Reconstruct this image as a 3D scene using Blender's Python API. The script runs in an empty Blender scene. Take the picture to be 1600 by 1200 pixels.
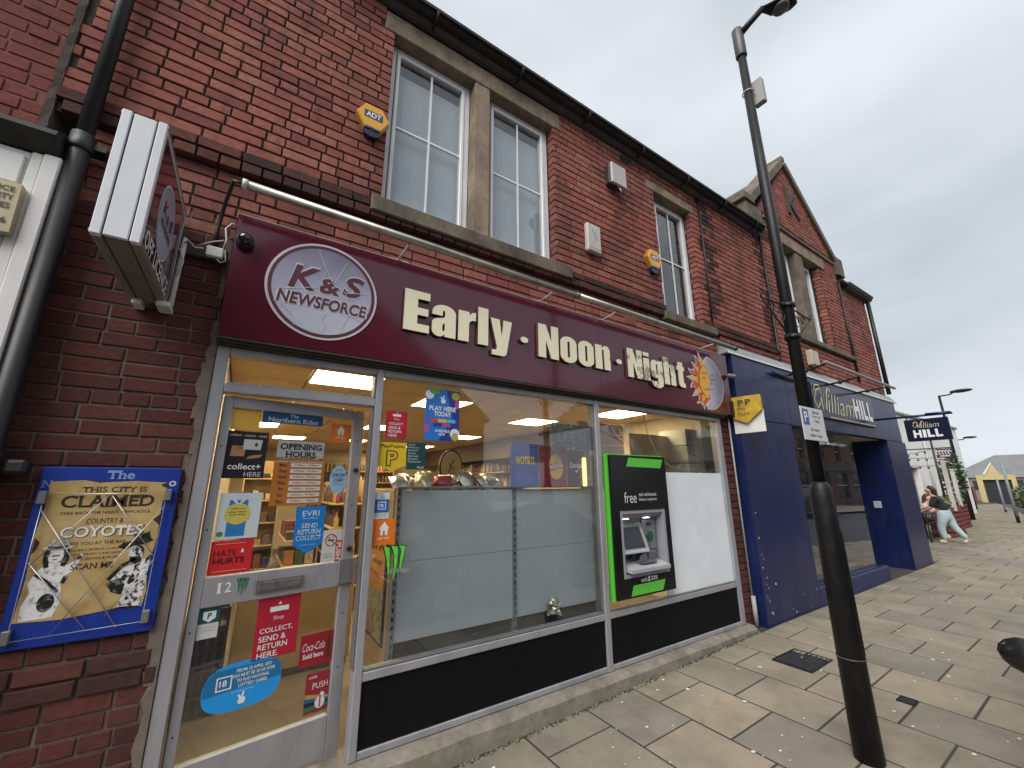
import bpy, bmesh, math, random
from mathutils import Matrix, Vector
random.seed(11)
S = bpy.context.scene
COL = S.collection
PI = math.pi
rad = math.radians

# ---------------------------------------------------------------- camera
FPX = 632.1                                   # focal length in pixels of a 1600 px wide picture
CAM = Vector((0.0, -2.8, 1.68))
RM = ((0.83806979, -0.54554463, -0.00448161),  # camera right
      (0.12790040, 0.20445404, -0.97048443),   # camera down
      (0.53035885, 0.81276048, 0.24112213))    # camera forward
cd = bpy.data.cameras.new('camera')
cam = bpy.data.objects.new('camera', cd)
COL.objects.link(cam)
r_, d_, f_ = (Vector(v) for v in RM)
m3 = Matrix((r_, -d_, -f_)).transposed()
cam.matrix_world = Matrix.Translation(CAM) @ m3.to_4x4()
cd.sensor_width = 36.0
cd.lens = FPX / 1600.0 * 36.0
cd.clip_start = 0.05
cd.clip_end = 2000
S.camera = cam

# ---------------------------------------------------------------- sky, sun, exposure
SUN_EL, SUN_AZ = rad(46), rad(242)            # azimuth measured from +Y towards +X
w = bpy.data.worlds.new('World')
S.world = w
w.use_nodes = True
nt = w.node_tree
nt.nodes.clear()
def wn(t, **k):
    n = nt.nodes.new(t)
    for a, b in k.items():
        setattr(n, a, b)
    return n
sky = wn('ShaderNodeTexSky', sky_type='NISHITA', sun_disc=False, sun_elevation=SUN_EL, sun_rotation=SUN_AZ,
         air_density=1.0, dust_density=6.0, ozone_density=1.0)
hs = wn('ShaderNodeHueSaturation')
hs.inputs['Saturation'].default_value = 0.22
hs.inputs['Value'].default_value = 0.55
tcw = wn('ShaderNodeTexCoord')
mp = wn('ShaderNodeMapping')
mp.inputs['Scale'].default_value = (1.0, 1.0, 2.6)
nz = wn('ShaderNodeTexNoise')
nz.inputs['Scale'].default_value = 1.5
nz.inputs['Detail'].default_value = 5
nz.inputs['Roughness'].default_value = 0.5
rp = wn('ShaderNodeValToRGB')
rp.color_ramp.elements[0].position = 0.30
rp.color_ramp.elements[0].color = (3.65, 4.05, 4.50, 1)
rp.color_ramp.elements[1].position = 0.66
rp.color_ramp.elements[1].color = (5.45, 5.75, 6.15, 1)
mx = wn('ShaderNodeMix', data_type='RGBA')
mx.inputs['Factor'].default_value = 0.90       # overcast: cloud sheet over most of the blue
bg = wn('ShaderNodeBackground')
bg.inputs['Strength'].default_value = 0.066
wo = wn('ShaderNodeOutputWorld')
L = nt.links.new
L(sky.outputs[0], hs.inputs['Color'])
L(tcw.outputs['Generated'], mp.inputs['Vector'])
L(mp.outputs[0], nz.inputs['Vector'])
L(nz.outputs['Fac'], rp.inputs['Fac'])
L(hs.outputs[0], mx.inputs['A'])
L(rp.outputs[0], mx.inputs['B'])
L(mx.outputs['Result'], bg.inputs['Color'])
L(bg.outputs[0], wo.inputs['Surface'])
sd = bpy.data.lights.new('sun', 'SUN')
sd.energy = 1.5
sd.angle = rad(45)
sd.color = (1.0, 0.97, 0.93)
sun = bpy.data.objects.new('sun', sd)
COL.objects.link(sun)
sdir = Vector((math.sin(SUN_AZ) * math.cos(SUN_EL), math.cos(SUN_AZ) * math.cos(SUN_EL), math.sin(SUN_EL)))
sun.rotation_euler = sdir.to_track_quat('Z', 'Y').to_euler()
S.view_settings.view_transform = 'Standard'
S.view_settings.look = 'None'
S.view_settings.gamma = 1.0
S.view_settings.use_curve_mapping = False
S.view_settings.exposure = 1.30
S.render.engine = 'CYCLES'
S.cycles.use_denoising = True
S.cycles.max_bounces = 8
S.cycles.transparent_max_bounces = 12
S.cycles.sample_clamp_indirect = 6.0
S.cycles.caustics_reflective = False
S.cycles.caustics_refractive = False

# ---------------------------------------------------------------- pixel -> place helpers
def ray(x, y):
    a, b = (x - 800) / FPX, (y - 600) / FPX
    return r_ * a + d_ * b + f_
def onY(x, y, Y=0.0):
    d = ray(x, y); t = (Y - CAM.y) / d.y
    return CAM + d * t
def onX(x, y, X):
    d = ray(x, y); t = (X - CAM.x) / d.x
    return CAM + d * t
def depth(p):
    return f_.dot(Vector(p) - CAM)
def proj(p):
    v = Vector(p) - CAM
    z = f_.dot(v)
    if z < 0.05:
        return (-9999, -9999)
    return (800 + FPX * r_.dot(v) / z, 600 + FPX * d_.dot(v) / z)
def gz(x):
    if x < 5.5:
        return 0.027 * (max(x, -4.0) - 1.75)
    z = 0.101 + 0.004 * (min(x, 12.0) - 5.5)
    if x > 35:
        z -= 0.0185 * (min(x, 90) - 35)
    return z
def onG(x, y, off=0.0):
    z = 0.0
    for _ in range(25):
        d = ray(x, y); t = (z + off - CAM.z) / d.z
        p = CAM + d * t
        z = gz(p.x)
    return p

# ---------------------------------------------------------------- materials
MATS = {}
def nodes(name):
    m = bpy.data.materials.new(name)
    m.use_nodes = True
    t = m.node_tree
    p = t.nodes['Principled BSDF']
    return m, t, p
def pnoise(t, scale, detail=4, rough=.55, vec=None, stretch=None):
    n = t.nodes.new('ShaderNodeTexNoise')
    n.inputs['Scale'].default_value = scale
    n.inputs['Detail'].default_value = detail
    n.inputs['Roughness'].default_value = rough
    if vec is None:
        g = t.nodes.new('ShaderNodeNewGeometry')
        vec = g.outputs['Position']
    if stretch:
        mpn = t.nodes.new('ShaderNodeMapping')
        mpn.inputs['Scale'].default_value = stretch
        t.links.new(vec, mpn.inputs['Vector'])
        vec = mpn.outputs[0]
    t.links.new(vec, n.inputs['Vector'])
    return n.outputs['Fac']
def ramp(t, fac, stops):
    r = t.nodes.new('ShaderNodeValToRGB')
    e = r.color_ramp.elements
    while len(e) < len(stops):
        e.new(0.5)
    for el, (p, c) in zip(e, stops):
        el.position = p
        el.color = (*c, 1) if len(c) == 3 else c
    t.links.new(fac, r.inputs['Fac'])
    return r.outputs['Color']
def mixc(t, fac, a, b, mode='MIX'):
    n = t.nodes.new('ShaderNodeMix')
    n.data_type = 'RGBA'
    n.blend_type = mode
    for key, v in (('Factor', fac), ('A', a), ('B', b)):
        sk = [s for s in n.inputs if s.name == key and (s.type == 'RGBA' if key != 'Factor' else s.type == 'VALUE')][0]
        if hasattr(v, 'links') or hasattr(v, 'is_linked'):
            t.links.new(v, sk)
        elif isinstance(v, (int, float)):
            sk.default_value = v
        else:
            sk.default_value = (*v, 1) if len(v) == 3 else v
    return [s for s in n.outputs if s.type == 'RGBA'][0]
def bump(t, p, fac, strength=.3, dist=.004, prev=None):
    b = t.nodes.new('ShaderNodeBump')
    b.inputs['Strength'].default_value = strength
    b.inputs['Distance'].default_value = dist
    t.links.new(fac, b.inputs['Height'])
    if prev is not None:
        t.links.new(prev, b.inputs['Normal'])
    t.links.new(b.outputs[0], p.inputs['Normal'])
    return b.outputs[0]
def mathn(t, op, a, b=None, clamp=False):
    n = t.nodes.new('ShaderNodeMath')
    n.operation = op
    n.use_clamp = clamp
    for i, v in enumerate((a, b)):
        if v is None:
            continue
        if isinstance(v, (int, float)):
            n.inputs[i].default_value = v
        else:
            t.links.new(v, n.inputs[i])
    return n.outputs[0]
def mat(name, col, rough=.6, metal=0, var=.12, vs=4, bmp=0, bs=120, dirt=0, dirtcol=(.05, .045, .04), ds=2.0, spec=.5, coat=0, emis=None, es=1.0, stretch=None):
    """plain painted / moulded surface with uneven colour, grime and grain"""
    if name in MATS:
        return MATS[name]
    m, t, p = nodes(name)
    c = col
    if var:
        f = pnoise(t, vs, 5, .6, stretch=stretch)
        c = ramp(t, f, [(.25, tuple(x * (1 - var) for x in col)), (.75, tuple(min(1, x * (1 + var)) for x in col))])
    if dirt:
        f = pnoise(t, ds, 6, .65, stretch=(1, 1, .45))
        f = ramp(t, f, [(.5, (0, 0, 0)), (.78, (dirt, dirt, dirt))])
        c = mixc(t, f, c, dirtcol)
    if isinstance(c, tuple):
        p.inputs['Base Color'].default_value = (*c, 1)
    else:
        t.links.new(c, p.inputs['Base Color'])
    p.inputs['Roughness'].default_value = rough
    p.inputs['Metallic'].default_value = metal
    p.inputs['Specular IOR Level'].default_value = spec
    if coat:
        p.inputs['Coat Weight'].default_value = coat
        p.inputs['Coat Roughness'].default_value = .05
    if bmp:
        bump(t, p, pnoise(t, bs, 3), bmp, .003)
    if emis:
        p.inputs['Emission Color'].default_value = (*emis, 1)
        p.inputs['Emission Strength'].default_value = es
    MATS[name] = m
    return m
def brick_mat(name, cols, soot=.5, bscale=1.0, lo=.5):
    m, t, p = nodes(name)
    oi = t.nodes.new('ShaderNodeObjectInfo')
    ge = t.nodes.new('ShaderNodeNewGeometry')
    s = mathn(t, 'FRACT', mathn(t, 'ADD', oi.outputs['Random'], mathn(t, 'MULTIPLY', ge.outputs['Random Per Island'], 7.31)))
    c = ramp(t, s, [(i / (len(cols) - 1), k) for i, k in enumerate(cols)])
    f1 = pnoise(t, 26, 5, .65, stretch=(1, 1, 1.8))
    c = mixc(t, ramp(t, f1, [(.35, (0, 0, 0)), (.7, (.55, .55, .55))]), c, tuple(x * .45 for x in cols[1]))
    f2 = pnoise(t, 1.1, 6, .7, stretch=(1, 1, .6))
    c = mixc(t, ramp(t, f2, [(lo, (0, 0, 0)), (.75, (soot,) * 3)]), c, (.028, .022, .020))
    f4 = pnoise(t, 3.5, 5, .7, stretch=(2.6, 1, .22))
    c = mixc(t, ramp(t, f4, [(.52, (0, 0, 0)), (.72, (.45, .45, .45))]), c, (.045, .030, .026))
    f3 = pnoise(t, 3.2, 6, .75)
    c = mixc(t, ramp(t, f3, [(.66, (0, 0, 0)), (.78, (.28, .28, .28))]), c, (.42, .36, .30))
    t.links.new(c, p.inputs['Base Color'])
    p.inputs['Roughness'].default_value = .88
    p.inputs['Specular IOR Level'].default_value = .25
    b = bump(t, p, pnoise(t, 180, 4), .35, .002)
    bump(t, p, pnoise(t, 35, 4), .45, .006, b)
    MATS[name] = m
    return m
def stone_mat(name, col, soot=.7, sc=3.0):
    m, t, p = nodes(name)
    f = pnoise(t, sc * 2, 6, .65)
    c = ramp(t, f, [(.3, tuple(x * .7 for x in col)), (.7, tuple(x * 1.2 for x in col))])
    f2 = pnoise(t, sc, 6, .7, stretch=(1, 1, .5))
    c = mixc(t, ramp(t, f2, [(.42, (0, 0, 0)), (.7, (soot,) * 3)]), c, (.045, .038, .030))
    t.links.new(c, p.inputs['Base Color'])
    p.inputs['Roughness'].default_value = .9
    b = bump(t, p, pnoise(t, 140, 4), .4, .003)
    bump(t, p, pnoise(t, 18, 4), .3, .01, b)
    MATS[name] = m
    return m
def glass_mat(name, tint=(1, 1, 1), extra=1.0, dirt=.03):
    """thin window glass: clear body, mirror reflection growing with the angle, a film of dust"""
    m = bpy.data.materials.new(name)
    m.use_nodes = True
    t = m.node_tree
    t.nodes.clear()
    out = t.nodes.new('ShaderNodeOutputMaterial')
    tr = t.nodes.new('ShaderNodeBsdfTransparent')
    tr.inputs[0].default_value = (*tint, 1)
    gl = t.nodes.new('ShaderNodeBsdfGlossy')
    gl.inputs['Roughness'].default_value = .012
    lw = t.nodes.new('ShaderNodeLayerWeight')
    lw.inputs['Blend'].default_value = .5
    sch = mathn(t, 'ADD', .043, mathn(t, 'MULTIPLY', .957, mathn(t, 'POWER', lw.outputs['Facing'], 5.0)))
    fac = mathn(t, 'MULTIPLY', sch, extra, True)
    df = t.nodes.new('ShaderNodeBsdfDiffuse')
    df.inputs[0].default_value = (.5, .5, .48, 1)
    m1 = t.nodes.new('ShaderNodeMixShader')
    m2 = t.nodes.new('ShaderNodeMixShader')
    dn = ramp(t, pnoise(t, 2.5, 6, .7), [(.4, (0, 0, 0)), (.8, (dirt,) * 3)])
    t.links.new(dn, m1.inputs[0])
    t.links.new(tr.outputs[0], m1.inputs[1])
    t.links.new(df.outputs[0], m1.inputs[2])
    t.links.new(fac, m2.inputs[0])
    t.links.new(m1.outputs[0], m2.inputs[1])
    t.links.new(gl.outputs[0], m2.inputs[2])
    t.links.new(m2.outputs[0], out.inputs['Surface'])
    MATS[name] = m
    return m
def paper(col, name=None):
    key = 'print_%d_%d_%d' % tuple(int(round(c * 255)) for c in col)
    return mat(key, col, .42, var=.05, vs=14)

# ---------------------------------------------------------------- mesh building
def wm(o):
    if o.parent is None:
        return o.matrix_basis.copy()
    return wm(o.parent) @ o.matrix_parent_inverse @ o.matrix_basis
def attach(o, parent):
    if parent is not None:
        o.parent = parent
        o.matrix_parent_inverse = wm(parent).inverted()
class MB:
    def __init__(s):
        s.v, s.f, s.mi, s.sm = [], [], [], []
    def add(s, vs, fs, mi=0, smooth=False):
        b = len(s.v)
        s.v += [tuple(v) for v in vs]
        for f in fs:
            s.f.append(tuple(i + b for i in f)); s.mi.append(mi); s.sm.append(smooth)
        return s
    def box(s, x0, x1, y0, y1, z0, z1, mi=0):
        if x0 > x1: x0, x1 = x1, x0
        if y0 > y1: y0, y1 = y1, y0
        if z0 > z1: z0, z1 = z1, z0
        return s.add([(x0, y0, z0), (x1, y0, z0), (x1, y1, z0), (x0, y1, z0), (x0, y0, z1), (x1, y0, z1), (x1, y1, z1), (x0, y1, z1)],
                     [(0, 3, 2, 1), (4, 5, 6, 7), (0, 1, 5, 4), (1, 2, 6, 5), (2, 3, 7, 6), (3, 0, 4, 7)], mi)
    def bbox(s, x0, x1, y0, y1, z0, z1, b=.004, mi=0):
        """box with all twelve edges bevelled"""
        if x0 > x1: x0, x1 = x1, x0
        if y0 > y1: y0, y1 = y1, y0
        if z0 > z1: z0, z1 = z1, z0
        b = min(b, (x1 - x0) * .4, (y1 - y0) * .4, (z1 - z0) * .4)
        bm = bmesh.new()
        bmesh.ops.create_cube(bm, size=1)
        for v in bm.verts:
            v.co = Vector(((x0 + x1) / 2 + v.co.x * (x1 - x0), (y0 + y1) / 2 + v.co.y * (y1 - y0), (z0 + z1) / 2 + v.co.z * (z1 - z0)))
        bmesh.ops.bevel(bm, geom=bm.edges[:], offset=b, segments=1, affect='EDGES')
        bm.verts.index_update()
        s.add([v.co[:] for v in bm.verts], [[v.index for v in f.verts] for f in bm.faces], mi)
        bm.free()
        return s
    def prism(s, pts, O, U, V, N, d0, d1, mi=0):
        """polygon (u,v) extruded along N from d0 to d1"""
        O, U, V, N = Vector(O), Vector(U), Vector(V), Vector(N)
        n = len(pts)
        a = [O + U * u + V * v + N * d0 for u, v in pts]
        b = [O + U * u + V * v + N * d1 for u, v in pts]
        fs = [tuple(range(n))[::-1], tuple(range(n, 2 * n))]
        fs += [(i, (i + 1) % n, n + (i + 1) % n, n + i) for i in range(n)]
        return s.add(a + b, fs, mi)
    def tube(s, path, r, n=10, caps=True, mi=0, smooth=True):
        P = [Vector(p) for p in path]
        rs = r if isinstance(r, (list, tuple)) else [r] * len(P)
        vs, fs = [], []
        prev = None
        for i, p in enumerate(P):
            t = (P[min(i + 1, len(P) - 1)] - P[max(i - 1, 0)])
            t = t.normalized() if t.length > 1e-9 else Vector((0, 0, 1))
            if prev is None:
                a = t.orthogonal().normalized()
            else:
                a = (prev - t * prev.dot(t))
                a = a.normalized() if a.length > 1e-6 else t.orthogonal().normalized()
            prev = a
            b = t.cross(a)
            for k in range(n):
                th = 2 * PI * k / n
                vs.append(p + (a * math.cos(th) + b * math.sin(th)) * rs[i])
        for i in range(len(P) - 1):
            for k in range(n):
                fs.append((i * n + k, i * n + (k + 1) % n, (i + 1) * n + (k + 1) % n, (i + 1) * n + k))
        s.add(vs, fs, mi, smooth)
        if caps:
            s.add(vs[:n], [tuple(range(n))[::-1]], mi)
            s.add(vs[-n:], [tuple(range(n))], mi)
        return s
    def sphere(s, c, r, seg=12, rings=8, mi=0, sc=(1, 1, 1)):
        vs, fs = [], []
        for j in range(rings + 1):
            ph = PI * j / rings
            for k in range(seg):
                th = 2 * PI * k / seg
                vs.append((c[0] + r * sc[0] * math.sin(ph) * math.cos(th), c[1] + r * sc[1] * math.sin(ph) * math.sin(th), c[2] + r * sc[2] * math.cos(ph)))
        for j in range(rings):
            for k in range(seg):
                fs.append((j * seg + k, (j + 1) * seg + k, (j + 1) * seg + (k + 1) % seg, j * seg + (k + 1) % seg))
        return s.add(vs, fs, mi, True)
    def build(s, name, mats, parent=None, origin=None, recalc=True):
        me = bpy.data.meshes.new(name)
        o = Vector(origin) if origin is not None else None
        vs = [tuple(Vector(v) - o) for v in s.v] if o is not None else s.v
        me.from_pydata(vs, [], s.f)
        if not isinstance(mats, (list, tuple)):
            mats = [mats]
        for m in mats:
            me.materials.append(m)
        me.polygons.foreach_set('material_index', s.mi)
        me.polygons.foreach_set('use_smooth', s.sm)
        if recalc:
            bm = bmesh.new(); bm.from_mesh(me)
            bmesh.ops.remove_doubles(bm, verts=bm.verts[:], dist=1e-6)
            bmesh.ops.recalc_face_normals(bm, faces=bm.faces[:])
            bm.to_mesh(me); bm.free()
        me.update()
        ob = bpy.data.objects.new(name, me)
        COL.objects.link(ob)
        if o is not None:
            ob.location = o
        attach(ob, parent)
        return ob
def tag(o, label, cat, group=None):
    o['label'] = label
    o['category'] = cat
    if group:
        o['group'] = group
    return o
def thing(name, label, cat, loc=(0, 0, 0), group=None, mtx=None):
    o = bpy.data.objects.new(name, None)
    o.empty_display_size = .1
    COL.objects.link(o)
    o.matrix_basis = mtx.copy() if mtx is not None else Matrix.Translation(Vector(loc))
    return tag(o, label, cat, group)
def struct(o):
    o['kind'] = 'structure'
    return o
def stuff(o):
    o['kind'] = 'stuff'
    return o

# ---------------------------------------------------------------- flat shapes and lettering
def _curve_geom(cu):
    ob = bpy.data.objects.new('tmp', cu)
    COL.objects.link(ob)
    dg = bpy.context.evaluated_depsgraph_get()
    me = bpy.data.meshes.new_from_object(ob.evaluated_get(dg))
    vs = [v.co[:] for v in me.vertices]
    fs = [tuple(p.vertices) for p in me.polygons]
    bpy.data.objects.remove(ob)
    bpy.data.curves.remove(cu)
    bpy.data.meshes.remove(me)
    return vs, fs
def shape(loops, ext=0.0):
    """filled flat shape from closed loops (inner loops are holes), optional thickness"""
    cu = bpy.data.curves.new('tmp', 'CURVE')
    cu.dimensions = '2D'
    cu.fill_mode = 'BOTH' if ext else 'FRONT'
    cu.extrude = ext
    for lp in loops:
        sp = cu.splines.new('POLY')
        sp.points.add(len(lp) - 1)
        for p, (u, v) in zip(sp.points, lp):
            p.co = (u, v, 0, 1)
        sp.use_cyclic_u = True
    return _curve_geom(cu)
_TC = {}
def text(s, h=None, w=None, bold=0.0, shear=0.0, sp=1.0, serif=False, align='CENTER', line=1.0):
    """lettering as flat geometry centred on its own box, h tall and w wide"""
    key = (s, bold, shear, sp, serif, align, line)
    if key not in _TC:
        cu = bpy.data.curves.new('tmp', 'FONT')
        cu.body = s
        cu.offset = bold
        cu.shear = shear
        cu.space_character = sp
        cu.space_line = line
        cu.align_x = align
        cu.resolution_u = 3
        cu.fill_mode = 'FRONT'
        vs, fs = _curve_geom(cu)
        if serif and '\n' not in s:
            # slab serifs: a short bar on every free stem end at the baseline and the cap line
            top = max(v[1] for v in vs)
            ed = {}
            for f in fs:
                for i in range(len(f)):
                    e = tuple(sorted((f[i], f[(i + 1) % len(f)])))
                    ed[e] = ed.get(e, 0) + 1
            th = .075
            done = []
            for (a, b), n in ed.items():
                if n != 1:
                    continue
                va, vb = vs[a], vs[b]
                if abs(va[1] - vb[1]) < .004 and .05 < abs(va[0] - vb[0]) < .30:
                    y = va[1]
                    x0, x1 = min(va[0], vb[0]), max(va[0], vb[0])
                    if abs(y) < .03:
                        done.append((x0 - .055, x1 + .055, y, y + th))
                    elif y > .45:
                        done.append((x0 - .055, x1 + .055, y - th, y))
            for x0, x1, y0, y1 in done:
                b = len(vs)
                sx = shear
                vs += [(x0, y0, 0.0005), (x1, y0, 0.0005), (x1, y1, 0.0005), (x0, y1, 0.0005)]
                fs.append((b, b + 1, b + 2, b + 3))
        xs = [v[0] for v in vs]; ys = [v[1] for v in vs]
        cx, cy = (min(xs) + max(xs)) / 2, (min(ys) + max(ys)) / 2
        _TC[key] = ([(v[0] - cx, v[1] - cy, v[2]) for v in vs], fs, max(xs) - min(xs), max(ys) - min(ys))
    vs, fs, W, H = _TC[key]
    sy = h / H if h else w / W
    sx = w / W if w else sy
    return [(v[0] * sx, v[1] * sy, v[2] * .5) for v in vs], fs
def rect(x0, y0, x1, y1):
    return [(x0, y0, 0), (x1, y0, 0), (x1, y1, 0), (x0, y1, 0)], [(0, 1, 2, 3)]
def poly(pts):
    return [(u, v, 0) for u, v in pts], [tuple(range(len(pts)))]
def ell(a, b, n=40, c=(0, 0)):
    return [(c[0] + a * math.cos(2 * PI * k / n), c[1] + b * math.sin(2 * PI * k / n)) for k in range(n)]
def line2(pts, wd):
    """flat stroke along a polyline"""
    vs, fs = [], []
    n = len(pts)
    for i, p in enumerate(pts):
        a = Vector(pts[max(i - 1, 0)]); b = Vector(pts[min(i + 1, n - 1)])
        t = (b - a).normalized()
        q = Vector((-t.y, t.x)) * wd / 2
        vs += [(p[0] + q.x, p[1] + q.y, 0), (p[0] - q.x, p[1] - q.y, 0)]
    for i in range(n - 1):
        fs.append((2 * i, 2 * i + 1, 2 * i + 3, 2 * i + 2))
    return vs, fs
class Sheet:
    """a local frame on a surface: prints, plates and letters are laid on it in metres"""
    def __init__(s, O, U=(1, 0, 0), V=(0, 0, 1), base=None):
        s.O, s.U, s.V = Vector(O), Vector(U).normalized(), Vector(V).normalized()
        s.N = s.U.cross(s.V)
    def p(s, u, v, d=0):
        return s.O + s.U * u + s.V * v + s.N * d
    def plate(s, name, pts, t, m, parent=None, d=0.0, origin=True):
        b = MB().prism(pts, s.O, s.U, s.V, s.N, d, d + t)
        return b.build(name, m, parent, origin=s.p(0, 0, d) if origin else None)
    def put(s, name, items, m, parent, d=.002):
        """items: (geometry, u, v[, angle])"""
        if 1 < len(items) <= 8:
            for it in items[:-1]:
                s.put(name, [it], m, parent, d)
            items = items[-1:]
        b = MB()
        for it in items:
            (vs, fs), u, v = it[0], it[1], it[2]
            a = it[3] if len(it) > 3 else 0
            ca, sa = math.cos(a), math.sin(a)
            b.add([s.p(u + x * ca - y * sa, v + x * sa + y * ca, d + z * .6) for x, y, z in vs], fs)
        return b.build(name, m, parent, recalc=False)
R4 = lambda x0, y0, x1, y1: [(x0, y0), (x1, y0), (x1, y1), (x0, y1)]

# ================================================================ palette
BRICK_UP = brick_mat('brick_upper', [(.345, .116, .087), (.272, .088, .069), (.375, .140, .103), (.218, .075, .062), (.352, .124, .092), (.400, .165, .122), (.308, .100, .077)], .72, lo=.48)
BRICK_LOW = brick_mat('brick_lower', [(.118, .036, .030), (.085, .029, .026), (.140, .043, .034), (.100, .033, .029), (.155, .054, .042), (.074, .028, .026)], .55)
BRICK_SOOT = brick_mat('brick_sooty', [(.095, .036, .030), (.060, .030, .026), (.15, .050, .040), (.050, .030, .027), (.19, .065, .050)], .75, lo=.42)
BRICK_PINK = brick_mat('brick_painted', [(.205, .058, .045), (.190, .052, .041), (.215, .064, .049)], .35)
MORTAR_DK = mat('mortar_dark', (.040, .030, .026), .95, var=.35, vs=9, bmp=.5, bs=90)
MORTAR_LT = mat('mortar_pale', (.150, .115, .094), .95, var=.35, vs=12, bmp=.5, bs=90)
RENDER = mat('cement_render', (.150, .122, .100), .95, var=.3, vs=14, bmp=.6, bs=120)
STONE = stone_mat('sandstone', (.30, .235, .165), .75)
STONE_DK = stone_mat('sandstone_sooty', (.17, .135, .10), .9)
UPVC = mat('white_plastic_frame', (.80, .80, .81), .35, var=.06, dirt=.25, dirtcol=(.3, .28, .24))
IRON = mat('black_iron', (.009, .0095, .011), .5, var=.3, dirt=.25, dirtcol=(.045, .038, .032), bmp=.15, bs=60)
GUTTER = mat('old_gutter', (.014, .014, .015), .85, var=.3, dirt=.5, dirtcol=(.08, .075, .06), bmp=.4, bs=40)
ALU = mat('worn_aluminium', (.40, .395, .425), .48, .45, var=.16, vs=6, dirt=.30, dirtcol=(.18, .17, .16), ds=5, stretch=(1, 1, .3))
ALU_DK = mat('shaded_aluminium', (.20, .195, .19), .5, .5, var=.2, dirt=.3)  # darker copy of the frame aluminium, shade put into its colour
BURG = mat('burgundy_acrylic', (.085, .008, .024), .16, var=.08, coat=.35, spec=.5)
TIMBER = mat('old_brown_timber', (.060, .046, .036), .75, var=.3, vs=10, dirt=.3, stretch=(.2, 1, 4))
BLACKP = mat('black_panel', (.006, .006, .0065), .7, var=.2, vs=3, spec=.12)
CONC = stone_mat('concrete_step', (.25, .225, .175), .55, 5)
GLASS = glass_mat('window_glass', (.93, .95, .945), 1.75, .05)
GLASS_DK = glass_mat('upper_window_glass', (.88, .91, .92), 1.8, .05)
WHITE = mat('white_paint', (.72, .72, .70), .5, var=.08, dirt=.2, dirtcol=(.3, .28, .24))
NAVY = mat('navy_gloss_panel', (.006, .012, .064), .32, var=.25, vs=1.6, spec=.40, dirt=.38, dirtcol=(.055, .065, .10), ds=3.2, bmp=.05, bs=14)
SLATE = mat('roof_slate', (.085, .082, .080), .8, var=.35, vs=6, dirt=.4, dirtcol=(.10, .09, .05), bmp=.4, bs=30)
CURTAIN = mat('pale_blind', (.66, .69, .71), .9, var=.06, vs=3)
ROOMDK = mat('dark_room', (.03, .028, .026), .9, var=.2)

# ================================================================ bricks
BH, BJ = .0655, .0115                           # brick height and joint: 77 mm course
PITCH = BH + BJ
def unit_brick(rng, d=.05, cx=.016, cz=.055):
    """one brick face-on: unit wide and tall, chipped arris"""
    j = lambda a: (rng.random() - .5) * a
    o = [(-.5, 0, -.5), (.5, 0, -.5), (.5, 0, .5), (-.5, 0, .5)]
    k = [(-.5 + cx * (.6 + rng.random()), j(.002), -.5 + cz * (.5 + rng.random())), (.5 - cx * (.6 + rng.random()), j(.002), -.5 + cz * (.5 + rng.random())),
         (.5 - cx * (.6 + rng.random()), j(.002), .5 - cz * (.5 + rng.random())), (-.5 + cx * (.6 + rng.random()), j(.002), .5 - cz * (.5 + rng.random()))]
    mid = [(x + j(.01), .005 + j(.002), z + j(.05)) for x, y, z in o]
    back = [(x, d, z) for x, y, z in o]
    vs = k + mid + back
    fs = [(0, 1, 2, 3)]
    for i in range(4):
        a, b = i, (i + 1) % 4
        fs.append((4 + a, 4 + b, b, a))
        fs.append((8 + a, 8 + b, 4 + b, 4 + a))
    return vs, fs
def lay(x0, x1, z0, z1, Y, m, holes=(), ph=0.0, L=.215, sd=1, edge=None):
    """courses of stretchers with the odd header; (xa, xb, zc, Y, m)"""
    rng = random.Random(sd)
    out = []
    k0 = int(math.floor(z0 / PITCH))
    k = k0
    while (k + .5) * PITCH < z1:
        zc = (k + .5) * PITCH
        if zc > z0:
            iv = [(x0, x1)]
            if edge:
                e = edge(zc)
                iv = [(max(x0, e[0]), min(x1, e[1]))]
            for hx0, hx1, hz0, hz1 in holes:
                if hz0 < zc < hz1:
                    n = []
                    for a, b in iv:
                        if hx0 > a: n.append((a, min(b, hx0)))
                        if hx1 < b: n.append((max(a, hx1), b))
                    iv = [q for q in n if q[1] - q[0] > .02]
            x = x0 - 1 + (L + BJ) * (.5 if k % 2 else 0) + ph + rng.random() * .03
            header_row = (k % 5 == 2)
            while x < x1:
                ln = L
                if header_row or rng.random() < .13:
                    ln = L * .48
                ln *= 1 + (rng.random() - .5) * .04
                for a, b in iv:
                    p, q = max(a, x), min(b, x + ln)
                    if q - p > .035:
                        out.append((p, q, zc, Y, m))
                x += ln + BJ
        k += 1
    return out
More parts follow.
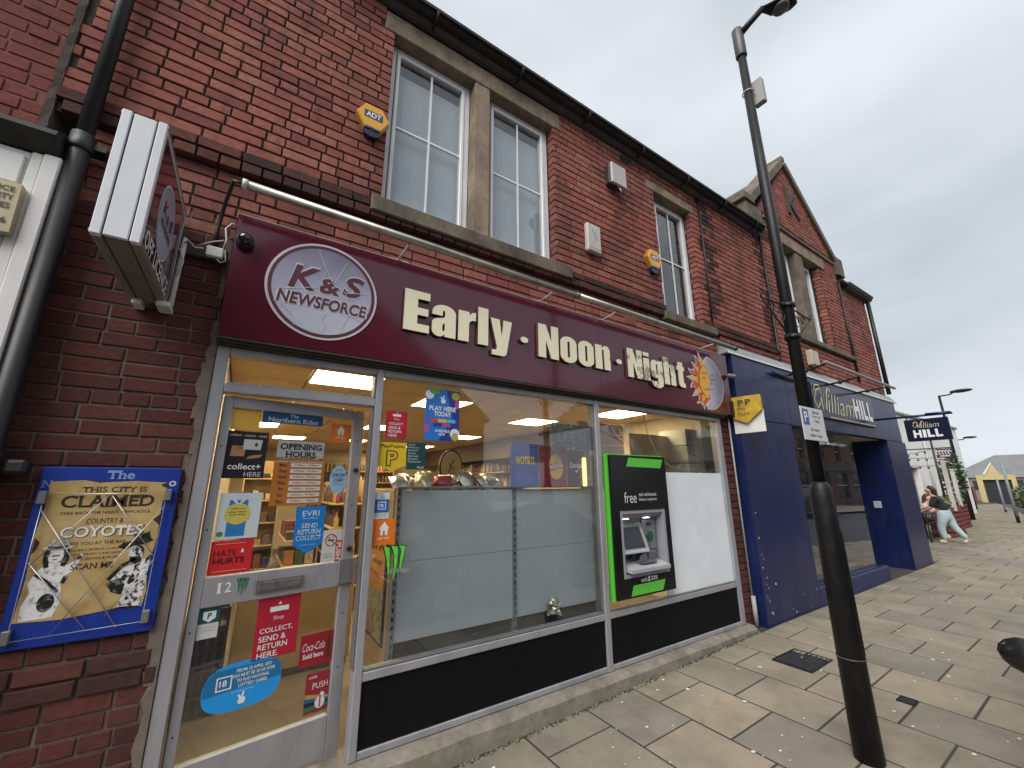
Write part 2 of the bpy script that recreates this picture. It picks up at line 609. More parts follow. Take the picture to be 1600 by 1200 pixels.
def make_bricks(parent, bricks, nobj=300, sd=5):
    rng = random.Random(sd)
    var = []
    for m in {id(b[4]): b[4] for b in bricks}.values():
        for i in range(6):
            vs, fs = unit_brick(rng)
            me = bpy.data.meshes.new('brick')
            me.from_pydata(vs, [], fs)
            me.materials.append(m)
            var.append((m, me, vs, fs))
    sc = []
    for b in bricks:
        c = ((b[0] + b[1]) / 2, b[3], b[2])
        px = proj(c)
        vis = -30 < px[0] < 1630 and -30 < px[1] < 1230
        sc.append(((0 if vis else 1), depth(c), b))
    sc.sort(key=lambda q: q[:2])
    rest = {}
    for i, (v, dp, b) in enumerate(sc):
        opts = [q for q in var if q[0] is b[4]]
        m, me, vs, fs = rng.choice(opts)
        wd, x, z = b[1] - b[0], (b[0] + b[1]) / 2, b[2]
        dy = (rng.random() - .5) * .005
        ty, tz = (rng.random() - .5) * .012, (rng.random() - .5) * .01
        hh = BH * (1 + (rng.random() - .5) * .05)
        M = Matrix.Translation((x, b[3] + dy, z)) @ Matrix.Rotation(ty, 4, 'Y') @ Matrix.Rotation(tz, 4, 'Z') @ Matrix.Diagonal((wd, 1, hh, 1))
        if v == 0 and i < nobj:
            o = bpy.data.objects.new('brick', me)
            COL.objects.link(o)
            o.parent = parent
            o.matrix_parent_inverse = wm(parent).inverted()
            o.matrix_basis = M
        else:
            rest.setdefault(id(m), (m, MB()))[1].add([M @ Vector(q) for q in vs], fs)
    for m, mb in rest.values():
        stuff(mb.build('brickwork', m, parent, recalc=False))
def slab(mb, x0, x1, z0, z1, y0, y1, holes=()):
    """wall backing: rectangle in x,z with openings, as boxes"""
    xs = sorted({x0, x1, *[min(max(h[i], x0), x1) for h in holes for i in (0, 1)]})
    zs = sorted({z0, z1, *[min(max(h[i], z0), z1) for h in holes for i in (2, 3)]})
    for a, b in zip(xs, xs[1:]):
        run = None
        for c, d in zip(zs, zs[1:]):
            mx_, mz_ = (a + b) / 2, (c + d) / 2
            solid = not any(h[0] < mx_ < h[1] and h[2] < mz_ < h[3] for h in holes)
            if solid:
                run = (run[0], d) if run else (c, d)
            if (not solid or d == zs[-1]) and run:
                mb.box(a, b, y0, y1, run[0], run[1])
                run = None

# ================================================================ upstairs window
def sash(parent, x0, x1, z0, z1, Y, label=None, bars=True, blind='drawn', vbar=.5):
    w_ = MB()
    f = .055
    w_.bbox(x0, x0 + f, Y, Y + .07, z0, z1, .006); w_.bbox(x1 - f, x1, Y, Y + .07, z0, z1, .006)
    w_.bbox(x0 + f, x1 - f, Y, Y + .07, z0, z0 + f, .006); w_.bbox(x0 + f, x1 - f, Y, Y + .07, z1 - f, z1, .006)
    g = .032
    a, b, c, d = x0 + f + .004, x1 - f - .004, z0 + f + .004, z1 - f - .004
    w_.bbox(a, a + g, Y - .012, Y + .05, c, d, .005); w_.bbox(b - g, b, Y - .012, Y + .05, c, d, .005)
    w_.bbox(a + g, b - g, Y - .012, Y + .05, c, c + g, .005); w_.bbox(a + g, b - g, Y - .012, Y + .05, d - g, d, .005)
    win = w_.build('window', UPVC, parent, origin=((x0 + x1) / 2, Y, z0))
    a, b, c, d = a + g, b - g, c + g, d - g
    MB().box(a, b, Y + .018, Y + .024, c, d).build('pane', GLASS_DK, win)
    if bars:
        xm, zm = a + (b - a) * vbar, c + (d - c) * .5
        MB().box(xm - .009, xm + .009, Y + .006, Y + .016, c, d).build('glazing_bar', UPVC, win)
        MB().box(a, xm - .009, Y + .006, Y + .016, zm - .009, zm + .009).box(xm + .009, b, Y + .006, Y + .016, zm - .009, zm + .009).build('glazing_bar', UPVC, win)
    if blind == 'drawn':
        MB().box(a - .02, b + .02, Y + .075, Y + .078, c + .03, d - .10).build('blind', CURTAIN, win)
    elif blind == 'side':
        bl = MB()
        n = 6
        for i in range(n):
            u = a + (b - a) * .30 * i / n
            bl.box(u, u + (b - a) * .3 / n * .8, Y + .10 + .012 * (i % 2), Y + .108 + .012 * (i % 2), c, d)
        bl.build('curtain', CURTAIN, win)
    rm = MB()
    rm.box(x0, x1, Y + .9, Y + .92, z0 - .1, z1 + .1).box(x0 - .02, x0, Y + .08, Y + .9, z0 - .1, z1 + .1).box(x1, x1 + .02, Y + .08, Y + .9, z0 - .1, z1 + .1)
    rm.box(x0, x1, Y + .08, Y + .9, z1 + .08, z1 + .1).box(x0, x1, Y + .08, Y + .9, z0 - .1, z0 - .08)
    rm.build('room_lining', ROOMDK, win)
    return win

# ================================================================ ground
def sheet_ground(name, xs, y0f, y1f, dz, m):
    b = MB()
    vs = []
    for x in xs:
        vs += [(x, y0f(x), gz(x) + dz), (x, y1f(x), gz(x) + dz)]
    b.add(vs, [(2 * i, 2 * i + 2, 2 * i + 3, 2 * i + 1) for i in range(len(xs) - 1)])
    return struct(b.build(name, m, recalc=False))
def paving_mat(name, joint=False):
    m, t, p = nodes(name)
    if joint:
        c = (.048, .041, .032)
        p.inputs['Base Color'].default_value = (*c, 1)
        p.inputs['Roughness'].default_value = .95
        return m
    oi = t.nodes.new('ShaderNodeObjectInfo'); ge = t.nodes.new('ShaderNodeNewGeometry')
    s = mathn(t, 'FRACT', mathn(t, 'ADD', oi.outputs['Random'], mathn(t, 'MULTIPLY', ge.outputs['Random Per Island'], 5.17)))
    c = ramp(t, s, [(0, (.300, .255, .192)), (.3, (.355, .295, .215)), (.55, (.240, .215, .172)), (.8, (.395, .318, .228)), (1, (.262, .228, .175))])
    c = mixc(t, ramp(t, pnoise(t, 320, 3, .7), [(.3, (0, 0, 0)), (.75, (.5, .5, .5))]), c, (.13, .115, .095))
    c = mixc(t, ramp(t, pnoise(t, 2.2, 6, .65), [(.40, (0, 0, 0)), (.72, (.60, .60, .60))]), c, (.115, .108, .082))
    c = mixc(t, ramp(t, pnoise(t, 11, 5, .7), [(.58, (0, 0, 0)), (.74, (.45, .45, .45))]), c, (.10, .092, .07))
    # algae close to the wall foot, where rain splashes
    sx = t.nodes.new('ShaderNodeSeparateXYZ'); t.links.new(ge.outputs['Position'], sx.inputs[0])
    near = mathn(t, 'MULTIPLY', mathn(t, 'ADD', sx.outputs['Y'], .55, True), 1.5, True)
    alg = mathn(t, 'MULTIPLY', near, ramp(t, pnoise(t, 6, 5, .7), [(.35, (0, 0, 0)), (.7, (1, 1, 1))]), True)
    c = mixc(t, mathn(t, 'MULTIPLY', alg, .65), c, (.085, .088, .045))
    t.links.new(c, p.inputs['Base Color'])
    p.inputs['Roughness'].default_value = .86
    p.inputs['Specular IOR Level'].default_value = .3
    b = bump(t, p, pnoise(t, 260, 4), .35, .002)
    bump(t, p, pnoise(t, 14, 4), .15, .006, b)
    MATS[name] = m
    return m
PAVE = paving_mat('paving_slab')
JOINT = paving_mat('paving_joint', True)
ASPH = mat('asphalt', (.055, .055, .057), .9, var=.25, vs=3, bmp=.6, bs=200)
KERB = stone_mat('kerb_stone', (.26, .25, .23), .35, 4)
XS = [-40, -20, -8, -4, -2, 0, 1.75, 3, 4, 5, 5.5, 6.5, 9, 12, 18, 26, 35, 45, 60, 75, 90, 160, 400]
back = lambda x: 0.45 if x < 12 else (9.0 if x < 90 else 300)
sheet_ground('ground', XS, lambda x: -400, lambda x: 400, -.30, mat('soil', (.09, .08, .06), .95))
kerbY = lambda x: -2.30 if x < 12 else (-2.3 + (x - 12) * .16)
sheet_ground('road', XS, lambda x: -9.5 if x < 12 else -9.5 + (x - 12) * .16, lambda x: kerbY(x), -.125, ASPH)
pav = sheet_ground('pavement', XS, lambda x: kerbY(x) - .02, back, -.0028, JOINT)
opp = sheet_ground('far_pavement', XS, lambda x: -14.0 if x < 12 else -14 + (x - 12) * .16, lambda x: -9.5 if x < 12 else -9.5 + (x - 12) * .16, -.01, PAVE)
def unit_slab(rng):
    c = .0060
    o = [(-.5, -.5), (.5, -.5), (.5, .5), (-.5, .5)]
    k = [(x * (1 - .016 * (.6 + rng.random())), y * (1 - .016 * (.6 + rng.random())), 0) for x, y in o]
    mid = [(x, y, -c) for x, y in o]
    bot = [(x, y, -.045) for x, y in o]
    fs = [(0, 1, 2, 3)]
    for i in range(4):
        a, b = i, (i + 1) % 4
        fs.append((4 + a, 4 + b, b, a)); fs.append((8 + a, 8 + b, 4 + b, 4 + a))
    return k + mid + bot, fs
rng = random.Random(3)
SV = []
for i in range(5):
    vs, fs = unit_slab(rng)
    me = bpy.data.meshes.new('slab'); me.from_pydata(vs, [], fs); me.materials.append(PAVE)
    SV.append((me, vs, fs))
xj = [-1.3, -.78, -.25, .27, .80, 1.33, 1.85, 2.42, 2.945, 3.50, 4.03, 4.51, 5.03, 5.55, 6.07, 6.63]
while xj[-1] < 72:
    xj.append(xj[-1] + .535)
slabs = []
for i in range(len(xj) - 1):
    x0, x1 = xj[i], xj[i + 1]
    xm = (x0 + x1) / 2
    ofs = -.645 if (i % 2 == xj.index(3.50) % 2) else -.36
    lim = 0.06 if xm < 5.1 else (-.125 if xm < 12 else 6.0)
    y = ofs + .57 * 14
    while y > kerbY(xm) - .2:
        a, b = y - .57, y
        b2 = min(b, lim); a2 = max(a, kerbY(xm) - .01)
        if b2 - a2 > .08:
            slabs.append((x0, x1, a2, b2))
        y -= .57
COVERS = [(4.38, 4.83, -.85, -.52), (4.39, 4.505, -1.50, -1.40)]
def slab_vis(s):
    p = proj(((s[0] + s[1]) / 2, (s[2] + s[3]) / 2, gz(s[0])))
    return -90 < p[0] < 1690 and 500 < p[1] < 1330
rest = MB()
slabs.sort(key=lambda s: (not slab_vis(s), depth(((s[0] + s[1]) / 2, (s[2] + s[3]) / 2, 0))))
for i, s in enumerate(slabs):
    me, vs, fs = rng.choice(SV)
    x, y = (s[0] + s[1]) / 2, (s[2] + s[3]) / 2
    sl = (gz(s[1]) - gz(s[0])) / (s[1] - s[0])
    M = Matrix.Translation((x, y, gz(x) + (rng.random() - .5) * .0018)) @ Matrix.Rotation(-math.atan(sl) + (rng.random() - .5) * .004, 4, 'Y') @ Matrix.Rotation((rng.random() - .5) * .004, 4, 'X') @ Matrix.Diagonal((s[1] - s[0] - .013, s[3] - s[2] - .010, 1, 1))
    if i < 290 and slab_vis(s):
        o = bpy.data.objects.new('paving_slab', me)
        COL.objects.link(o); o.parent = pav; o.matrix_basis = M
    elif slab_vis(s) or s[0] < 20:
        rest.add([M @ Vector(q) for q in vs], fs)
stuff(rest.build('paving_slabs_far', PAVE, pav, recalc=False))
kb = MB()
x = -6.0
while x < 12:
    kb.bbox(x + .004, x + .91, -2.43, -2.312, gz(x + .4) - .2, gz(x + .4) + .002, .012); x += .915
struct(kb.build('kerb', KERB))
# trodden gum and litter flecks on the slabs
gum = MB()
for i in range(200):
    u = rng.random()
    x = .9 + 9 * u ** 1.6
    y = -.15 - 2.0 * rng.random()
    r = .006 + .012 * rng.random() ** 2
    a0 = rng.random() * 6
    el = .6 + .5 * rng.random()
    vs = [(x + r * math.cos(a0 + k * PI / 4) * (.8 + .4 * rng.random()), y + r * el * math.sin(a0 + k * PI / 4), gz(x) + .0045) for k in range(8)]
    gum.add(vs, [tuple(range(8))])
stuff(gum.build('gum_spots', mat('old_gum', (.70, .67, .60), .8, var=.25, vs=40), pav, recalc=False))
# moss and grit gathered along the foot of the shop step
ms = MB()
for i in range(900):
    x = .2 + 4.95 * rng.random()
    y = -.10 - .034 * rng.random() ** 2
    r = .003 + .007 * rng.random()
    a0 = rng.random() * 6
    zz = gz(x) + .004
    ms.add([(x + r * math.cos(a0), y + r * math.sin(a0), zz), (x + r * math.cos(a0 + 2.1), y + r * math.sin(a0 + 2.1), zz), (x + r * math.cos(a0 + 4.2), y + r * math.sin(a0 + 4.2), zz), (x, y, zz + r * .9)], [(0, 1, 3), (1, 2, 3), (2, 0, 3)])
stuff(ms.build('moss', mat('dark_moss', (.045, .048, .022), .95, var=.5, vs=12), pav, recalc=False))
for n, (a, b, c, d) in enumerate(COVERS):
    zc = gz((a + b) / 2) + .006
    t_ = thing('drain_cover', ['square black iron inspection cover set in the paving by the navy shopfront', 'small black iron stop tap cover in the paving near the lamp post'][n], 'cover', ((a + b) / 2, (c + d) / 2, zc))
    fr = MB(); e = .018 if n == 0 else .008
    fr.box(a, b, c, c + e, zc - .03, zc + .002).box(a, b, d - e, d, zc - .03, zc + .002).box(a, a + e, c + e, d - e, zc - .03, zc + .002).box(b - e, b, c + e, d - e, zc - .03, zc + .002)
    fr.build('frame', IRON, t_)
    pl = MB().box(a + e, b - e, c + e, d - e, zc - .03, zc - .002)
    nx = 9 if n == 0 else 3
    ny = 7 if n == 0 else 3
    for i in range(nx):
        for j in range(ny):
            u = a + e + (b - a - 2 * e) * (i + .5) / nx; v = c + e + (d - c - 2 * e) * (j + .5) / ny
            s_ = .011 if n == 0 else .008
            pl.box(u - s_, u + s_, v - s_ * .6, v + s_ * .6, zc - .002, zc + .001)
    pl.build('lid', mat('worn_cast_iron', (.035, .033, .034), .65, .3, var=.3, vs=20, bmp=.3), t_)

# ================================================================ shop building
bld = thing('shop_building', 'red brick two storey building over the burgundy fronted corner shop', 'building', (2.4, 0, 0))
WIN_H = [(.535, 2.455, 5.46, 5.70), (.62, 2.38, 3.70, 5.47), (.54, 2.52, 3.66, 3.795)]
W3_H = [(3.88, 4.89, 5.385, 5.505), (4.02, 4.82, 3.60, 5.39), (3.96, 5.05, 3.575, 3.69)]
UPX0, UPX1 = -1.09, 6.80
bricks = lay(UPX0, UPX1, 3.80, 5.72, -.03, BRICK_UP, WIN_H + W3_H, sd=2)
bricks += lay(UPX0, UPX1, 3.63, 3.80, -.052, BRICK_SOOT, WIN_H + W3_H, sd=3)
bricks += lay(-.96, 5.16, 3.15, 3.63, 0, BRICK_UP, W3_H, sd=4)
bricks += lay(5.16, UPX1, 3.45, 3.63, -.03, BRICK_UP, W3_H, sd=44)
LOWS = (.80, .955)
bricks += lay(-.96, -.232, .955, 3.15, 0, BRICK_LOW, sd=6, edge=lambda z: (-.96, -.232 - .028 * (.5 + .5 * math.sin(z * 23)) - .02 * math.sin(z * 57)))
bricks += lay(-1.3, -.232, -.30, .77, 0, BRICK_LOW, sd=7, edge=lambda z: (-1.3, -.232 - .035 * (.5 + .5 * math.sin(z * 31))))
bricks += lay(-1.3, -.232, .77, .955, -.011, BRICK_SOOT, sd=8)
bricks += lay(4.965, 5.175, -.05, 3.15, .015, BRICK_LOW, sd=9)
# dark toothing where an older wall end stands next to the rainwater pipe
bricks = [(a, b, z, y, BRICK_SOOT if (m is BRICK_UP and ((5.02 < (a + b) / 2 < 5.36 and z > 3.6 and math.sin(z * 91 + a * 37) > -.1) or (6.62 < (a + b) / 2 and math.sin(z * 71 + a * 23) > -.1))) else m) for a, b, z, y, m in bricks]
make_bricks(bld, bricks, 300)
wl = MB()
slab(wl, UPX0, UPX1, 3.63, 5.74, -.019, .28, WIN_H + W3_H)
wl.build('wall', MORTAR_DK, bld)
wl = MB()
slab(wl, -.96, 5.19, 3.28, 3.628, .010, .28, W3_H)
wl.box(4.965, 5.19, .026, .28, -.2, 3.278).box(5.19, UPX1, -.018, .28, 3.40, 3.628)
wl.build('wall', MORTAR_DK, bld)
MB().box(-1.3, -.232, .008, .28, -.4, 3.278).build('wall', MORTAR_LT, bld)
rb = MB()
for i in range(44):
    z = -.2 + i * .064
    u = -.232 - .045 * (.35 + .65 * abs(math.sin(z * 5.1) * math.cos(z * 2.3 + 1)))
    rb.add([(u + .01 * math.sin(i * 2.1), -.003, z), (-.2185, -.006, z), (-.2185, -.006, z + .0645), (u + .012 * math.sin(i * 3.7), -.003, z + .0645)], [(0, 1, 2, 3)])
rb.box(-.232, -.2185, -.005, .06, -.2, 2.6)
rb.build('render_fillet', RENDER, bld)
# stone dressings
def stone(name, a, m=STONE, bv=.008):
    return MB().bbox(*a, bv).build(name, m, bld)
stone('lintel', (.537, 2.453, -.035, .20, 5.465, 5.668))
stone('mullion', (1.405, 1.57, -.030, .17, 3.80, 5.463))
stone('sill', (.545, 2.515, -.075, .20, 3.664, 3.795), STONE_DK)
stone('lintel', (3.885, 4.885, -.035, .20, 5.39, 5.51))
stone('sill', (3.965, 5.045, -.075, .20, 3.578, 3.688), STONE_DK)
sash(bld, .62, 1.40, 3.80, 5.46, .075)
sash(bld, 1.575, 2.345, 3.80, 5.46, .075)
sash(bld, 4.10, 4.815, 3.69, 5.385, .085, blind='side')
rv = MB()
for (x, z0, z1) in ((2.362, 3.80, 5.46), (4.817, 3.69, 5.385)):
    k = int(z0 / PITCH)
    while (k + 1) * PITCH < z1 + .04:
        z = (k + .5) * PITCH
        if z - BH / 2 > z0 - .03:
            e = .004 * (k % 2)
            rv.bbox(x - .012 - e, x + .03, -.026, .055 if k % 2 else .075, z - BH / 2, z + BH / 2, .004)
        k += 1
rv.build('reveal_brickwork', BRICK_UP, bld, recalc=False)['kind'] = 'stuff'
MB().box(2.353, 2.40, -.015, .26, 3.79, 5.465).build('reveal_mortar', MORTAR_DK, bld)
MB().box(4.812, 4.85, -.015, .26, 3.685, 5.39).build('reveal_mortar', MORTAR_DK, bld)
# gutter, brackets, roof
gt = MB()
pts = []
for k in range(9):
    a = PI + PI * k / 8
    pts.append((-.122 + .055 * math.cos(a), 5.795 + .058 * math.sin(a)))
pts += [(-.063 - .008, 5.795), (-.187, 5.81), (-.19, 5.80)]
gt.prism([(y, z) for y, z in pts[:9]], (0, 0, 0), (0, 1, 0), (0, 0, 1), (1, 0, 0), -1.4, 6.72)
gt.box(-1.4, 6.72, -.195, -.18, 5.775, 5.803)
for x in [-.9 + .92 * i for i in range(9)]:
    gt.tube([(x, -.125, 5.80), (x, -.19, 5.765), (x, -.185, 5.72), (x, -.06, 5.715)], .012, 6)
gt.build('gutter', GUTTER, bld)
for i in range(8):
    x = .3 + .83 * i + .2 * math.sin(i * 4)
    weed = MB()
    for k in range(4):
        weed.tube([(x, -.15, 5.79), (x + .01 * math.sin(k * 2), -.16, 5.83), (x + .03 * math.sin(k * 3 + i), -.165 + .02 * math.cos(k), 5.855)], [.004, .003, .001], 4)
    weed.build('gutter_weed', mat('dry_weed', (.06, .06, .03), .9), bld)
MB().prism([(-.19, 5.815), (.1, 5.83), (5.0, 8.6), (9.9, 5.83), (9.9, 5.72), (-.05, 5.72)], (0, 0, 0), (0, 1, 0), (0, 0, 1), (1, 0, 0), -1.4, 6.72).build('roof', SLATE, bld)
MB().box(-1.09, 6.8, -.017, -.035, 5.70, 5.745).build('eaves_board', TIMBER, bld)
# vent slot under the gutter
vent = MB().box(3.42, 3.62, -.034, -.02, 5.57, 5.66)
for k in range(3):
    vent.box(3.43, 3.61, -.040, -.034, 5.582 + .028 * k, 5.594 + .028 * k)
vent.build('air_brick', mat('sooty_terracotta', (.035, .028, .025), .9), bld)
vent = MB().box(3.32, 3.5, -.004, .004, 3.40, 3.47)
for k in range(7):
    vent.box(3.33 + .024 * k, 3.34 + .024 * k, -.008, -.004, 3.405, 3.465)
vent.build('air_brick', mat('terracotta_vent', (.18, .07, .05), .9), bld)
# rainwater goods
dp = MB()
dp.tube([(-.93, -.09, 6.2), (-.93, -.09, 3.44)], .036, 14)
dp.tube([(-.93, -.09, 3.48), (-.93, -.09, 3.40), (-.93, -.09, 3.385)], [.050, .050, .045], 14)
dp.tube([(-.93, -.09, 3.40), (-.93, -.09, -.25)], .041, 14)
dp.tube([(-.93, -.10, 1.83), (-.93, -.10, 1.82), (-.93, -.10, 1.72), (-.93, -.10, 1.71)], [.046, .053, .053, .046], 14)
for z in (3.43, 1.765):
    dp.bbox(-1.03, -.83, -.10, -.012, z - .018, z + .018, .004)
dp.bbox(-.87, -.80, -.12, -.04, 1.735, 1.795, .012)
dp.build('drainpipe', IRON, bld)
MB().tube([(5.02, -.045, 5.70), (5.02, -.045, 4.6), (4.985, -.045, 3.62)], .013, 8).build('wall_cable', IRON, bld)
cb = MB().tube([(6.78, -.05, 5.75), (6.78, -.05, 4.8), (6.75, -.05, 3.72), (6.70, -.09, 3.62)], .02, 8)
cb.build('drainpipe', IRON, bld)
MB().tube([(5.125, -.02, .10), (5.125, -.02, .42)], .024, 10).tube([(5.125, -.01, .42), (5.125, -.01, 2.6)], .011, 8).build('conduit', mat('grey_conduit', (.33, .32, .30), .6, var=.2, dirt=.3), bld)

# ================================================================ left neighbour
nb = thing('painted_brick_building', 'neighbouring building of red painted brick above a white shopfront', 'building', (-2.4, 0, 0))
nbk = lay(-3.6, -1.108, 3.47, 5.8, -.045, BRICK_PINK, sd=21)
make_bricks(nb, nbk, 60, 9)
MB().box(-3.6, -1.108, -.0395, .28, 3.45, 5.9).build('wall', mat('painted_mortar', (.19, .065, .052), .9, var=.1), nb)
jt = MB()
for i in range(36):
    z = 3.45 + i * .065
    u = .012 * math.sin(i * 1.9)
    jt.add([(-1.112 - abs(u) * .6, -.049, z), (-1.090 + u * .5, -.036, z), (-1.090 + .006 * math.sin((i + 1) * 1.9), -.036, z + .066), (-1.112 - abs(.007 * math.sin((i + 1) * 1.9)), -.049, z + .066)], [(0, 1, 2, 3)])
jt.box(-1.110, -1.088, -.034, .2, 3.45, 5.8)
jt.build('mortar_fillet', RENDER, nb)
cn = MB()
cn.prism([(-.20, 3.365), (-.19, 3.395), (-.09, 3.455), (.02, 3.465), (.02, 3.30), (-.11, 3.30), (-.16, 3.335)], (0, 0, 0), (0, 1, 0), (0, 0, 1), (1, 0, 0), -3.6, -.985)
cn.build('cornice', mat('black_cornice', (.022, .024, .022), .8, var=.4, vs=8, dirt=.5, dirtcol=(.09, .09, .07), bmp=.5, bs=30), nb)
pf = MB()
pf.bbox(-1.03, -.967, -.13, .02, -.2, 3.292, .006)
pf.bbox(-1.075, -1.031, -.115, .02, -.2, 3.292, .006)
pf.bbox(-3.6, -1.076, -.10, .02, 2.52, 3.292, .006)
pf.bbox(-1.25, -1.09, -.116, -.10, 3.10, 3.26, .004)
pf.bbox(-1.13, -1.076, -.10, .02, -.2, 2.52, .005)
pf.build('shopfront_frame', WHITE, nb)
MB().box(-3.6, -1.13, -.06, -.05, -.2, 2.52).build('shop_window', GLASS_DK, nb)
MB().box(-3.6, -1.13, .3, .34, -.2, 2.52).build('shop_back', ROOMDK, nb)
# cream hanging block sign, cut by the picture edge
sg = thing('cream_sign', 'small cream box sign with dark letters on the white shopfront', 'sign', (-1.15, -.15, 2.9))
MB().prism([(-1.45, 3.075), (-1.052, 3.075), (-1.046, 2.82), (-1.45, 2.80)], (0, 0, 0), (1, 0, 0), (0, 0, 1), (0, -1, 0), .117, .16).build('board', mat('aged_cream', (.50, .43, .26), .6, var=.2, vs=9, dirt=.35), sg)
sh = Sheet((-1.18, -.162, 2.95))
sh.put('lettering', [(text('SERVICE', .026, .13, bold=.02), .048, .088), (text('SECURITY', .030, .14, bold=.02), .046, .045), (text('SHOES', .030, .10, bold=.02), .062, .0), (text('6', .030, .02, bold=.02), .105, -.075)], paper((.03, .028, .025)), sg, .001)

# ================================================================ shopfront frame
sf = thing('shopfront', 'aluminium framed glazed shopfront with black lower panels under the burgundy sign', 'shopfront', (2.4, 0, .15))
def member(name, a, m=ALU, bv=.004, parent=None):
    return MB().bbox(*a, bv).build(name, m, parent or sf)
ZB, ZT = .150, 2.475
member('jamb', (-.2165, -.152, 0, .10, ZB - .02, ZT))
member('jamb', (4.865, 4.95, 0, .10, ZB, ZT))
for a, b in ((.705, .752), (2.778, 2.838)):
    member('mullion', (a, b, -.004, .10, ZB, ZT))
    member('bead', (a - .012, a - .001, .012, .09, .61, 2.428), ALU_DK, .002)
for a, b in ((-.151, .704), (.753, 2.777), (2.839, 4.864)):
    member('head_rail', (a, b, 0, .10, 2.432, ZT))
for a, b in ((.753, 2.777), (2.839, 4.864)):
    member('rail', (a, b, 0, .10, .542, .592))
    member('sill_bead', (a, b, .004, .028, .593, .606), ALU_DK, .002)
    member('base_rail', (a, b, .002, .10, ZB, .190))
    MB().box(a, b, .014, .05, .191, .541).build('lower_panel', BLACKP, sf)
    MB().box(a, b, .031, .037, .60, 2.431).build('pane', GLASS, sf)
member('transom', (-.151, .704, -.002, .10, 2.205, 2.256))
MB().box(-.151, .704, .031, .037, 2.257, 2.431).build('pane', GLASS, sf)
for i in range(5):
    member('glazing_clip', (-.14 + .165 * i, -.14 + .165 * i + .15, .004, .03, 2.257, 2.268 + .003 * (i % 2)), ALU, .002)
member('threshold', (-.151, .704, .0, .14, .10, .136), ALU_DK)
# concrete step under the frame: chamfered nosing, dips below the rising pavement
st = MB()
xs_ = [-.22 + .18 * i for i in range(30)]
rr = random.Random(4)
vs = []
for x in xs_:
    n1, n2 = rr.random() * .012, rr.random() * .012
    vs += [(x, .12, .149), (x, -.045 - n1, .147 - n1 * .3), (x, -.088, .118 - n2), (x, -.10, -.25)]
for i in range(len(xs_) - 1):
    for k in range(3):
        st.f.append((4 * i + k, 4 * i + 4 + k, 4 * i + 5 + k, 4 * i + 1 + k)); st.mi.append(0); st.sm.append(False)
st.v = vs
st.f += [(0, 1, 2, 3), tuple(len(vs) - 4 + q for q in (3, 2, 1, 0))]; st.mi += [0, 0]; st.sm += [False, False]
st.build('step', CONC, sf)
# weathered timber mould under the sign
for i, (y0, z0, z1) in enumerate(((-.076, 2.500, 2.516), (-.058, 2.487, 2.4995), (-.034, 2.476, 2.4865))):
    MB().bbox(-.222, 5.0, y0, .10, z0, z1, .003).build('cornice_mould', TIMBER, sf)

# ================================================================ door, standing ajar
DTH = rad(9)
DM = Matrix.Translation((-.14, .03, 0)) @ Matrix.Rotation(DTH, 4, 'Z')
DU = Vector((math.cos(DTH), math.sin(DTH), 0))
DO = Vector((-.14, .03, 0))
def pd(x, y):
    n = Vector((-math.sin(DTH), math.cos(DTH), 0))
    d = ray(x, y)
    p = CAM + d * ((DO - CAM).dot(n) / d.dot(n))
    return (p - DO).dot(DU), p.z
def dmb(b):
    b.v = [tuple(DM @ Vector(v)) for v in b.v]
    return b
dr = MB()
dr.bbox(0, .045, 0, .045, .14, 2.19, .003).bbox(.757, .83, 0, .045, .14, 2.19, .003)
dr.bbox(.046, .756, 0, .045, 2.125, 2.19, .003).bbox(.046, .756, 0, .045, 1.058, 1.205, .003).bbox(.046, .756, 0, .045, .14, .36, .003)
door = dmb(dr).build('door', ALU, sf, origin=DO)
dmb(MB().box(.04, .762, .018, .024, 1.20, 2.13)).build('pane', GLASS, door)
dmb(MB().box(.04, .762, .018, .024, .35, 1.063)).build('pane', GLASS, door)
dmb(MB().bbox(.735, .85, -.022, -.001, 1.075, 1.225, .004)).build('push_plate', mat('brushed_plate', (.50, .50, .52), .3, .85, var=.1), door)
lb = MB().bbox(.285, .535, -.014, -.001, 1.092, 1.160, .003)
lb.bbox(.300, .520, -.020, -.014, 1.104, 1.148, .003)
dmb(lb).build('letterbox', mat('letterbox_steel', (.34, .33, .31), .35, .8, var=.3, vs=30, dirt=.5), door)
lk = MB()
for z in (1.28, 1.78):
    lk.tube([(.795, .0, z), (.795, -.014, z), (.795, -.015, z)], [.016, .016, .011], 14)
dmb(lk).build('lock', mat('dark_lock', (.06, .058, .055), .4, .7), door)['kind'] = 'stuff'
sc = MB()
for u, z in ((.02, 1.9), (.02, 1.45), (.02, .95), (.02, .5), (.79, 1.98), (.79, 1.55), (.79, .9), (.79, .6)):
    sc.tube([(u, .0, z), (u, -.002, z)], .005, 8)
stuff(dmb(sc).build('screws', mat('screw_dark', (.04, .04, .04), .5), door))

